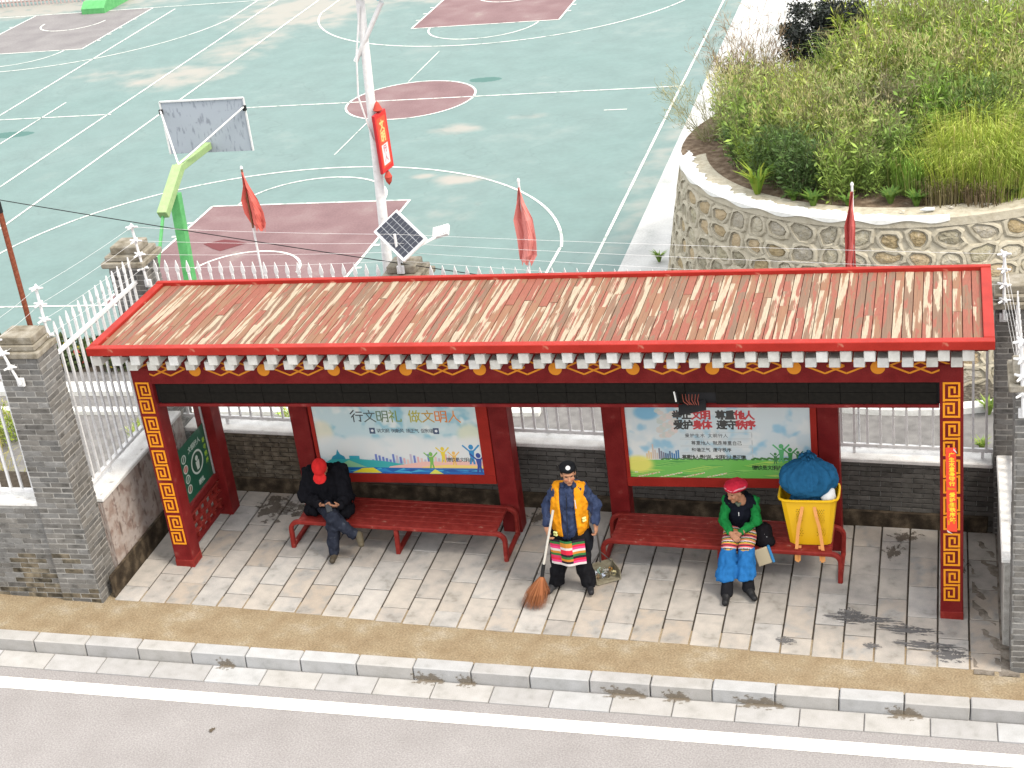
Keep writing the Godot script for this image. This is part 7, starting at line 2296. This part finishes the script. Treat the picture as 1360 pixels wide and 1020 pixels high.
func build_lady():
	var o := Vector3(6.75, G(6.75), -0.1)
	var t := thing("person", "seated woman in red beret, green sleeves and bright blue skirt", "person", o)
	var q := func(x: float, y: float, z: float): return Vector3(x, y, z + 0.1)
	var skin := C(0.32, 0.16, 0.098)
	var hip: Vector3 = q.call(0.0, 0.50, -0.88); var chest: Vector3 = q.call(0.01, 0.76, -0.80); var neck: Vector3 = q.call(0.0, 0.965, -0.715)
	var hc: Vector3 = q.call(-0.015, 1.07, -0.645)
	var hb := look(V(-0.80, -0.30, 0.72))
	var ls: Vector3 = q.call(-0.125, 0.905, -0.75); var rs: Vector3 = q.call(0.165, 0.895, -0.75)
	var le: Vector3 = q.call(-0.175, 0.69, -0.66); var re: Vector3 = q.call(0.20, 0.685, -0.66)
	var lw: Vector3 = q.call(-0.075, 0.635, -0.47); var rw: Vector3 = q.call(0.035, 0.63, -0.48)
	var acc := new_acc()
	var sk := caps([[ls, 0.045], [le, 0.04], [lw, 0.026]]) + caps([[rs, 0.045], [re, 0.04], [rw, 0.026]])
	sk += [["c", hip, chest, 0.12, 0.115], ["c", chest, neck, 0.11, 0.05], ["c", ls, rs, 0.05, 0.05]]
	sk += caps([[q.call(-0.09, 0.48, -0.85), 0.08], [q.call(-0.095, 0.47, -0.40), 0.05], [q.call(-0.11, 0.09, -0.12), 0.036]])
	sk += caps([[q.call(0.09, 0.48, -0.85), 0.08], [q.call(0.10, 0.47, -0.40), 0.05], [q.call(0.125, 0.10, -0.22), 0.036]])
	sdf_into(acc, sk, 0.014, 0.03, [], [], 0.0, 1.0, func(p): return skin)
	head_into(acc, hc, hb, skin)
	hand_into(acc, lw, V(0.55, -0.25, 0.55), V(-0.3, 0.7, 0.5), -1.0, 0.8, skin)
	hand_into(acc, rw, V(-0.7, -0.3, 0.35), V(0.3, 0.75, 0.5), 1.0, 0.8, skin)
	inst("body", acc_mesh(acc, M.skin), t)
	var bl := cloth_mat(0.012, 0.012, 0.014)
	cloth_part("trousers", t, caps([[q.call(-0.10, 0.30, -0.27), 0.055], [q.call(-0.11, 0.07, -0.11), 0.072]]) + caps([[q.call(0.105, 0.30, -0.28), 0.055], [q.call(0.125, 0.08, -0.21), 0.072]]), 0.012, bl, [[q.call(0, 0.04, 0), V(0, -1, 0)]], [], 0.008, 9.0)
	shoe(t, q.call(-0.11, 0.042, -0.12), q.call(-0.112, 0.04, 0.04), plain(0.012, 0.012, 0.013, 0.5))
	shoe(t, q.call(0.125, 0.042, -0.2), q.call(0.20, 0.04, -0.07), plain(0.012, 0.012, 0.013, 0.5))
	# striped woven apron over the thighs, bright blue skirt below the knees
	var bands := [C(0.02, 0.02, 0.03), C(0.5, 0.06, 0.08), C(0.45, 0.42, 0.4), C(0.03, 0.03, 0.05), C(0.42, 0.28, 0.06), C(0.5, 0.12, 0.12), C(0.55, 0.52, 0.48), C(0.02, 0.02, 0.025), C(0.45, 0.32, 0.05), C(0.45, 0.06, 0.07)]
	var stripes := func(p: Vector3) -> Color:
		var s: float = (p.z - 0.1 + 0.88) + (0.62 - p.y) * 1.1
		return bands[int(abs(s) / 0.020) % bands.size()]
	cloth_part("apron", t, caps([[q.call(-0.085, 0.50, -0.84), 0.115], [q.call(-0.092, 0.505, -0.385), 0.088]]) + caps([[q.call(0.085, 0.50, -0.84), 0.115], [q.call(0.098, 0.505, -0.385), 0.088]]), 0.022, vmat(0.85), [[q.call(0, 0.475, -0.385), V(0, -1, 0.1)]], [], 0.006, 9.0, 0.010, stripes)
	cloth_part("skirt", t, caps([[q.call(-0.094, 0.495, -0.375), 0.086], [q.call(-0.125, 0.19, -0.235), 0.125]]) + caps([[q.call(0.10, 0.495, -0.375), 0.086], [q.call(0.095, 0.19, -0.255), 0.115]]), 0.018, cloth_mat(0.018, 0.115, 0.31, 0.7), [[q.call(0, 0.205, 0), V(0, -1, 0)], [q.call(0, 0.472, 0), V(0, 1, 0.15)]], [], 0.024, 9.0, 0.010)
	cloth_part("sweater", t, caps([[ls, 0.056], [le, 0.053], [lw + V(-0.01, 0.01, -0.02), 0.041]]) + caps([[rs, 0.056], [re, 0.053], [rw + V(0.01, 0.01, -0.02), 0.041]]) + [["c", ls, rs, 0.06, 0.06]], 0.03, cloth_mat(0.012, 0.16, 0.038, 0.85), [], [], 0.018, 17.0, 0.010)
	cloth_part("waistcoat", t, [["e", q.call(0.012, 0.76, -0.80), V(0.172, 0.235, 0.15), Basis()], ["e", q.call(0.01, 0.60, -0.85), V(0.18, 0.17, 0.17), Basis()], ["c", q.call(-0.098, 0.905, -0.745), q.call(0.135, 0.895, -0.745), 0.078, 0.078]], 0.04, cloth_mat(0.009, 0.010, 0.016), [[q.call(0, 0.965, -0.70), V(0, 1, 0.25)], [q.call(0, 0.50, 0), V(0, -1, 0)]], [], 0.016, 13.0, 0.011)
	cloth_part("collar", t, [["c", q.call(-0.05, 0.955, -0.665), q.call(0.01, 0.905, -0.625), 0.016, 0.014], ["c", q.call(0.06, 0.965, -0.69), q.call(0.015, 0.905, -0.625), 0.018, 0.014]], 0.012, cloth_mat(0.10, 0.12, 0.09), [], [], 0.002, 12.0, 0.008)
	var mb := MB.new(); mb.bar(q.call(0.005, 0.80, -0.650), q.call(0.005, 0.755, -0.648), 0.010, 0.008)
	part("zip_pull", mb, plain(0.5, 0.5, 0.5, 0.4), t)
	# hair and beret with a paler twisted band
	cloth_part("hair", t, [["e", hc + hb * V(0, 0.02, -0.025), V(0.08, 0.088, 0.088), hb], ["c", hc + hb * V(0, -0.02, -0.08), hc + hb * V(0.0, -0.08, -0.07), 0.035, 0.03]], 0.02, cloth_mat(0.012, 0.010, 0.010, 0.6), [[hc + hb * V(0, 0, 0.042), hb * V(0, -0.8, 0.6)]], [], 0.004, 20.0, 0.007)
	var hatb := hb * Basis(Vector3.RIGHT, -0.15)
	var hat := cloth_part("beret", t, [["e", hc + hb * V(0, 0.078, -0.02), V(0.118, 0.062, 0.128), hatb], ["e", hc + hb * V(0, 0.062, -0.05), V(0.112, 0.055, 0.11), hatb]], 0.02, cloth_mat(0.46, 0.022, 0.045, 0.8), [[hc + hb * V(0, 0.035, 0), hb * V(0, -1, 0.12)]], [], 0.010, 14.0, 0.008)
	mb = MB.new()
	var ring := []
	for i in 17:
		var a := -0.4 + TAU * 0.62 * i / 16.0
		ring.append(hc + hatb * V(cos(a) * 0.118, 0.085 + 0.008 * sin(a * 5.0), -0.02 + sin(a) * 0.128))
	mb.tube(ring, 0.010, 6)
	part("twisted_band", mb, plain(0.5, 0.22, 0.26, 0.8), hat)

# ---------------------------------------------------------------- things people carry
func build_small_things():
	# broom held by the sweeper
	var wo := Vector3(4.87, G(4.87), -0.1)
	var t := thing("broom", "twig broom with white handle held by the sweeper", "broom", wo + V(-0.36, 0, 0.42))
	var off := wo - t.position
	var h0 := V(-0.058, 1.142, 0.19) + off; var h1 := V(-0.205, 0.52, 0.32) + off; var h2 := V(-0.235, 0.36, 0.355) + off
	var mb := MB.new(); mb.tube([h0, h1], 0.0145, 8)
	part("handle", mb, plain(0.42, 0.40, 0.36, 0.5), t)
	mb = MB.new(); mb.tube([h1, h2], 0.022, 8)
	part("binding", mb, M.black, t)
	mb = MB.new()
	for i in 620:
		var a := rng.randf() * TAU; var r := sqrt(rng.randf())
		var p0 := h2 + V(cos(a) * 0.02 * r, 0.02, sin(a) * 0.02 * r)
		var tip := V(-0.345 + cos(a) * 0.16 * r + rng.randf_range(-0.025, 0.025), 0.012 + 0.09 * rng.randf() * rng.randf(), 0.43 + sin(a) * 0.125 * r) + off
		var mid := p0.lerp(tip, 0.5) + V(cos(a), 0.1, sin(a)) * 0.045 * r
		mb.col = C(0.20, 0.070, 0.030).lerp(C(0.30, 0.12, 0.055), rng.randf()) * rng.randf_range(0.7, 1.2)
		var sd := V(cos(a + 1.5), 0, sin(a + 1.5)) * 0.0028
		mb.quad(p0 - sd, mid - sd, mid + sd, p0 + sd)
		mb.tri(mid - sd, tip, mid + sd)
	part("twigs", mb, vmat(0.9), t)
	# dustpan
	t = thing("dustpan", "long-handled metal dustpan full of litter beside the sweeper", "dustpan", Vector3(5.21, G(5.21), -0.36), 0.55)
	var tin := tri_mat(surface_tex(128, 0.03, 0.2, [[0.0, C(0.14, 0.12, 0.08)], [1.0, C(0.26, 0.24, 0.18)]], 0.2, 770), 0.4, 0.6)
	mb = MB.new()
	mb.box(V(-0.14, 0.004, -0.12), V(0.14, 0.012, 0.13)); mb.box(V(-0.14, 0.012, -0.13), V(0.14, 0.15, -0.12)); mb.box(V(-0.15, 0.004, -0.13), V(-0.14, 0.13, 0.12)); mb.box(V(0.14, 0.004, -0.13), V(0.15, 0.13, 0.12))
	part("pan", mb, tin, t)
	mb = MB.new()
	var hand_l := Basis(Vector3.UP, -0.55) * (Vector3(4.87 + 0.378, G(4.87) + 0.80, -0.1 + 0.06) - t.position)
	mb.tube([V(0, 0.14, -0.125), V(0, 0.30, -0.10), hand_l], 0.011, 7)
	mb.tube([V(-0.13, 0.12, -0.12), V(0, 0.30, -0.10)], 0.006, 5); mb.tube([V(0.13, 0.12, -0.12), V(0, 0.30, -0.10)], 0.006, 5)
	part("handle", mb, plain(0.09, 0.085, 0.08, 0.5), t)
	var junk := [C(0.42, 0.45, 0.5), C(0.3, 0.45, 0.4), C(0.5, 0.5, 0.48), C(0.45, 0.22, 0.05), C(0.2, 0.13, 0.07), C(0.35, 0.4, 0.5), C(0.12, 0.1, 0.07), C(0.4, 0.36, 0.2)]
	for i in 8:
		var nm: String = ["crumpled_wrapper", "crumpled_wrapper", "crumpled_paper", "fruit_peel", "litter_scrap", "plastic_cup", "litter_scrap", "crumpled_paper"][i]
		var lb: String = ["crumpled blue-grey wrapper in the dustpan", "crumpled pale green wrapper in the dustpan", "crumpled white paper in the dustpan", "orange fruit peel in the dustpan", "brown litter scrap in the dustpan", "pale blue plastic cup in the dustpan", "dark litter scrap in the dustpan", "crumpled yellowish paper in the dustpan"][i]
		mb = MB.new()
		var rr := rng.randf_range(0.025, 0.045)
		for f in 20:
			var d1 := rdir(); var d2 := (d1 + rdir() * 0.9).normalized(); var d3 := (d1 + rdir() * 0.9).normalized()
			mb.tri(d1 * rr, d2 * rr, d3 * rr * 0.8)
		var li := inst(nm, mb.mesh(plain(junk[i].r, junk[i].g, junk[i].b, 0.6)), self, Transform3D(Basis(), t.position + Basis(Vector3.UP, 0.55) * V(-0.09 + 0.06 * (i % 4), 0.03 + rr * 0.8, -0.06 + 0.09 * (i / 4))))
		tag(li, lb, "litter", "litter in the dustpan")
	leaf_on_road()
	# yellow carrying basket on the right bench
	var bx := Vector3(7.53, G(7.53) + 0.392, -0.86)
	t = thing("carrying_basket", "bright yellow plastic back-basket standing on the right bench", "basket", bx)
	var yel := plain(0.68, 0.40, 0.008, 0.4)
	yel.backlight_enabled = true; yel.backlight = Color(0.3, 0.2, 0.0)
	var perf := perforated_yellow()
	var hgt := 0.60
	var bw := 0.235; var bd := 0.15; var tw := 0.315; var td := 0.205
	var ringf := func(f: float, grow: float):
		var w := lerpf(bw, tw, f) + grow; var d := lerpf(bd, td, f) + grow
		var pts := []
		for i in 32:
			var a := TAU * (i + 0.5) / 32.0
			var k := pow(pow(abs(cos(a)), 6.0) + pow(abs(sin(a)), 6.0), -1.0 / 6.0)
			pts.append(V(cos(a) * k * w, f * hgt, sin(a) * k * d))
		return pts
	mb = MB.new()
	for s in 6:
		var r0: Array = ringf.call(s / 6.0, 0.0); var r1: Array = ringf.call((s + 1) / 6.0, 0.0)
		for i in 32:
			var j := (i + 1) % 32
			var a: Vector3 = r0[i]; var b: Vector3 = r0[j]; var c: Vector3 = r1[j]; var d: Vector3 = r1[i]
			mb.quad_uv(c, d, a, b, Rect2(0, 0, 1, 1))
			for e in 6:
				var vv: Vector3 = mb.v[mb.v.size() - 6 + e]
				mb.uv[mb.uv.size() - 6 + e] = Vector2(vv.x * 1.6 + 0.5, 1.0 - vv.y / hgt)
	var body := part("basket_wall", mb, perf, t)
	mb = MB.new()
	var bot: Array = ringf.call(0.0, 0.0)
	for i in 32: mb.tri(V(0, 0.002, 0), bot[(i + 1) % 32], bot[i])
	part("basket_floor", mb, yel, t)
	mb = MB.new()
	var rim: Array = ringf.call(1.0, 0.012); rim.append(rim[0])
	mb.tube(rim, 0.017, 7, false)
	part("rim", mb, yel, t)
	var strap := plain(0.60, 0.27, 0.09, 0.85)
	for sx in [-1.0, 1.0]:
		mb = MB.new()
		var pts := [V(0.065 * sx, 0.52, 0.195), V(0.085 * sx, 0.42, 0.23), V(0.115 * sx, 0.28, 0.235), V(0.135 * sx, 0.1, 0.245), V(0.150 * sx, -0.04, 0.262), V(0.152 * sx, -0.14, 0.262), V(0.125 * sx, -0.15, 0.255), V(0.118 * sx, -0.03, 0.240), V(0.112 * sx, 0.02, 0.215)]
		for i in pts.size() - 1: mb.bar(pts[i], pts[i + 1] + (pts[i + 1] - pts[i]).normalized() * 0.006, 0.036, 0.007, V(0, 0.2, 1))
		part("strap", mb, strap, t)
	# tied blue sack stuffed in the basket
	t = thing("blue_sack", "round blue cloth sack tied at the top, in the yellow basket", "sack", bx + V(0, 0.36, 0))
	var bl := cloth_mat(0.018, 0.10, 0.21, 0.7)
	var acc := new_acc()
	sdf_into(acc, [["e", V(0, 0.42, 0.0), V(0.325, 0.235, 0.225), Basis()], ["e", V(0, 0.12, 0), V(0.23, 0.18, 0.14), Basis()], ["c", V(0, 0.60, 0.02), V(0.01, 0.69, 0.03), 0.09, 0.05]], 0.010, 0.06, [], [], 0.010, 8.0)
	# gathers run down from the knot
	var cn := FastNoiseLite.new(); cn.frequency = 1.0; cn.seed = 12
	for i in acc.v.size():
		var p: Vector3 = acc.v[i]
		var an := atan2(p.z, p.x)
		var f := smoothstep(0.25, 0.68, p.y)
		var ridge := 1.0 - absf(sin(an * 13.0 + 2.2 * sin(an * 4.0) + 1.5 * p.y))
		var crease := 1.0 - absf(cn.get_noise_3d(p.x * 5.0, p.y * 2.6, p.z * 5.0)) * 3.0
		acc.v[i] = p + Vector3(p.x, 0.25 * (p.y - 0.4), p.z) * (0.075 * f * (ridge - 0.5) + 0.06 * maxf(crease, -0.5) - 0.02)
	regen_normals(acc)
	inst("bundle", acc_mesh(acc, bl), t)
	mb = MB.new()
	for i in 9:
		var a := TAU * i / 9.0
		mb.tube([V(cos(a) * 0.015, 0.66, 0.03 + sin(a) * 0.015), V(cos(a) * 0.07, 0.73 + 0.02 * sin(i * 2.0), 0.03 + sin(a) * 0.06), V(cos(a) * 0.10, 0.71 + 0.03 * sin(i * 3.1), 0.03 + sin(a) * 0.08)], [0.03, 0.026, 0.012], 6)
	part("knot", mb, bl, t)
	t = thing("white_bundle", "small white plastic bundle beside the blue sack in the basket", "bundle", bx + V(0.215, 0.55, 0.10))
	cloth_part("bag", t, [["e", V(0, 0.05, 0), V(0.085, 0.085, 0.075), Basis()], ["e", V(0.03, 0.10, 0), V(0.05, 0.06, 0.05), Basis()]], 0.03, plain(0.6, 0.6, 0.6, 0.5), [], [], 0.012, 14.0, 0.01)
	# bags beside the seated woman
	t = thing("handbag", "soft black handbag on the bench beside the seated woman", "handbag", Vector3(7.01, G(7.01) + 0.392, -0.74))
	cloth_part("bag_body", t, [["e", V(0, 0.11, 0.02), V(0.105, 0.135, 0.11), Basis()], ["e", V(0.025, 0.04, 0.08), V(0.11, 0.085, 0.09), Basis()]], 0.03, cloth_mat(0.011, 0.010, 0.012), [[V(0, 0.001, 0), V(0, -1, 0)]], [], 0.012, 11.0, 0.010)
	mb = MB.new(); mb.tube([V(-0.05, 0.17, 0.03), V(-0.07, 0.24, 0.03), V(-0.02, 0.27, 0.02), V(0.03, 0.2, 0.02)], 0.008, 6)
	part("handle", mb, M.black, t)
	mb = MB.new()
	for q in [V(0.02, 0.15, 0.115), V(0.045, 0.12, 0.12)]: mb.cbox(V(0.014, 0.014, 0.01), Transform3D(Basis(), q), 0.003)
	part("stud", mb, plain(0.5, 0.5, 0.5, 0.3, 0.5), t)
	t = thing("tote_bag", "flat cream and blue tote bag hanging over the bench's front edge", "bag", Vector3(7.03, G(7.03) + 0.20, -0.535), 0.25)
	mb = MB.new(); mb.cbox(V(0.16, 0.22, 0.03), Transform3D(Basis(Vector3.BACK, 0.25), V(-0.02, 0.11, 0)), 0.008)
	part("front_panel", mb, plain(0.42, 0.36, 0.25, 0.8), t)
	mb = MB.new(); mb.cbox(V(0.03, 0.22, 0.05), Transform3D(Basis(Vector3.BACK, 0.25), V(0.075, 0.133, -0.005)), 0.006)
	part("side_gusset", mb, plain(0.04, 0.20, 0.42, 0.7), t)
	# bottle lying on the planter's rim
	t = thing("plastic_bottle", "empty clear-white bottle lying on the planter rim", "bottle", Vector3(8.72, RIM_Y + 0.055, PZ + R_TOP - 0.20), 0.3)
	mb = MB.new(); mb.lathe([Vector2(0.0, -0.11), Vector2(0.03, -0.105), Vector2(0.033, 0.04), Vector2(0.014, 0.09), Vector2(0.013, 0.115), Vector2(0, 0.116)], 10, Transform3D(Basis(Vector3.BACK, 1.5), Vector3.ZERO))
	part("shell", mb, plain(0.5, 0.52, 0.53, 0.25), t)
	for q in [[9.05, 0.28], [8.35, 0.20], [9.6, 0.24]]:
		mb = MB.new()
		for f in 14:
			var d1 := rdir(); mb.tri(d1 * 0.05, (d1 + rdir() * 0.8).normalized() * 0.06, (d1 + rdir() * 0.8).normalized() * 0.04)
		var li := inst("litter_scrap", mb.mesh(plain(0.42, 0.40, 0.36, 0.7)), self, Transform3D(Basis.from_scale(V(1.4, 0.35, 1)), Vector3(q[0], RIM_Y + 0.03, PZ + sqrt(max(0.0, pow(R_TOP - q[1], 2.0) - pow(q[0] - PX, 2.0))))))
		tag(li, "pale scrap of litter on the planter rim", "litter", "litter on the planter rim")

func leaf_on_road():
	for q in [[5.55, 2.9, 0.4], [5.2, 3.05, 1.2], [1.6, 2.75, 2.0]]:
		var mb := MB.new()
		for f in 5:
			var a: float = q[2] + f * 0.7
			mb.col = Color.WHITE
			blade(mb, Vector3.ZERO, Vector3(cos(a), 0.12, sin(a)), Vector3(-sin(a), 0, cos(a)), 0.05, 0.014)
		var li := inst("fallen_leaf", mb.mesh(plain(0.07, 0.055, 0.04, 0.9)), self, Transform3D(Basis(), P(q[0], -0.158, q[1])))
		tag(li, "small withered leaf lying on the asphalt road", "leaf", "withered leaves on the road")

func perforated_yellow() -> StandardMaterial3D:
	# the print of small diamond holes is cut right through the plastic
	var W := 256; var H := 256
	var im := Image.create(W, H, false, Image.FORMAT_RGBA8)
	im.fill(Color(0.68, 0.40, 0.008, 1).linear_to_srgb())
	for y in range(40, 210, 10):
		for x in range(0, W, 10):
			var u := x % 256
			if (u > 60 and u < 100) or (u > 155 and u < 195):
				if y > 40 and y < 130 or y > 150:
					for dy in 4:
						for dx in 4:
							im.set_pixel(min(W - 1, x + dx + (5 if (y / 10) % 2 == 1 else 0)), y + dy, Color(0.68, 0.40, 0.008, 0.0))
	var m := StandardMaterial3D.new()
	m.albedo_texture = ImageTexture.create_from_image(im)
	m.transparency = BaseMaterial3D.TRANSPARENCY_ALPHA_SCISSOR
	m.alpha_scissor_threshold = 0.5
	m.roughness = 0.4
	m.cull_mode = BaseMaterial3D.CULL_DISABLED
	return m

func regen_normals(acc: Dictionary):
	var ns := PackedVector3Array(); ns.resize(acc.v.size())
	for q in range(0, acc.i.size(), 3):
		var a: Vector3 = acc.v[acc.i[q]]; var b: Vector3 = acc.v[acc.i[q + 1]]; var c: Vector3 = acc.v[acc.i[q + 2]]
		var nn := (c - a).cross(b - a)
		ns[acc.i[q]] += nn; ns[acc.i[q + 1]] += nn; ns[acc.i[q + 2]] += nn
	for q in ns.size(): ns[q] = ns[q].normalized()
	acc.n = ns
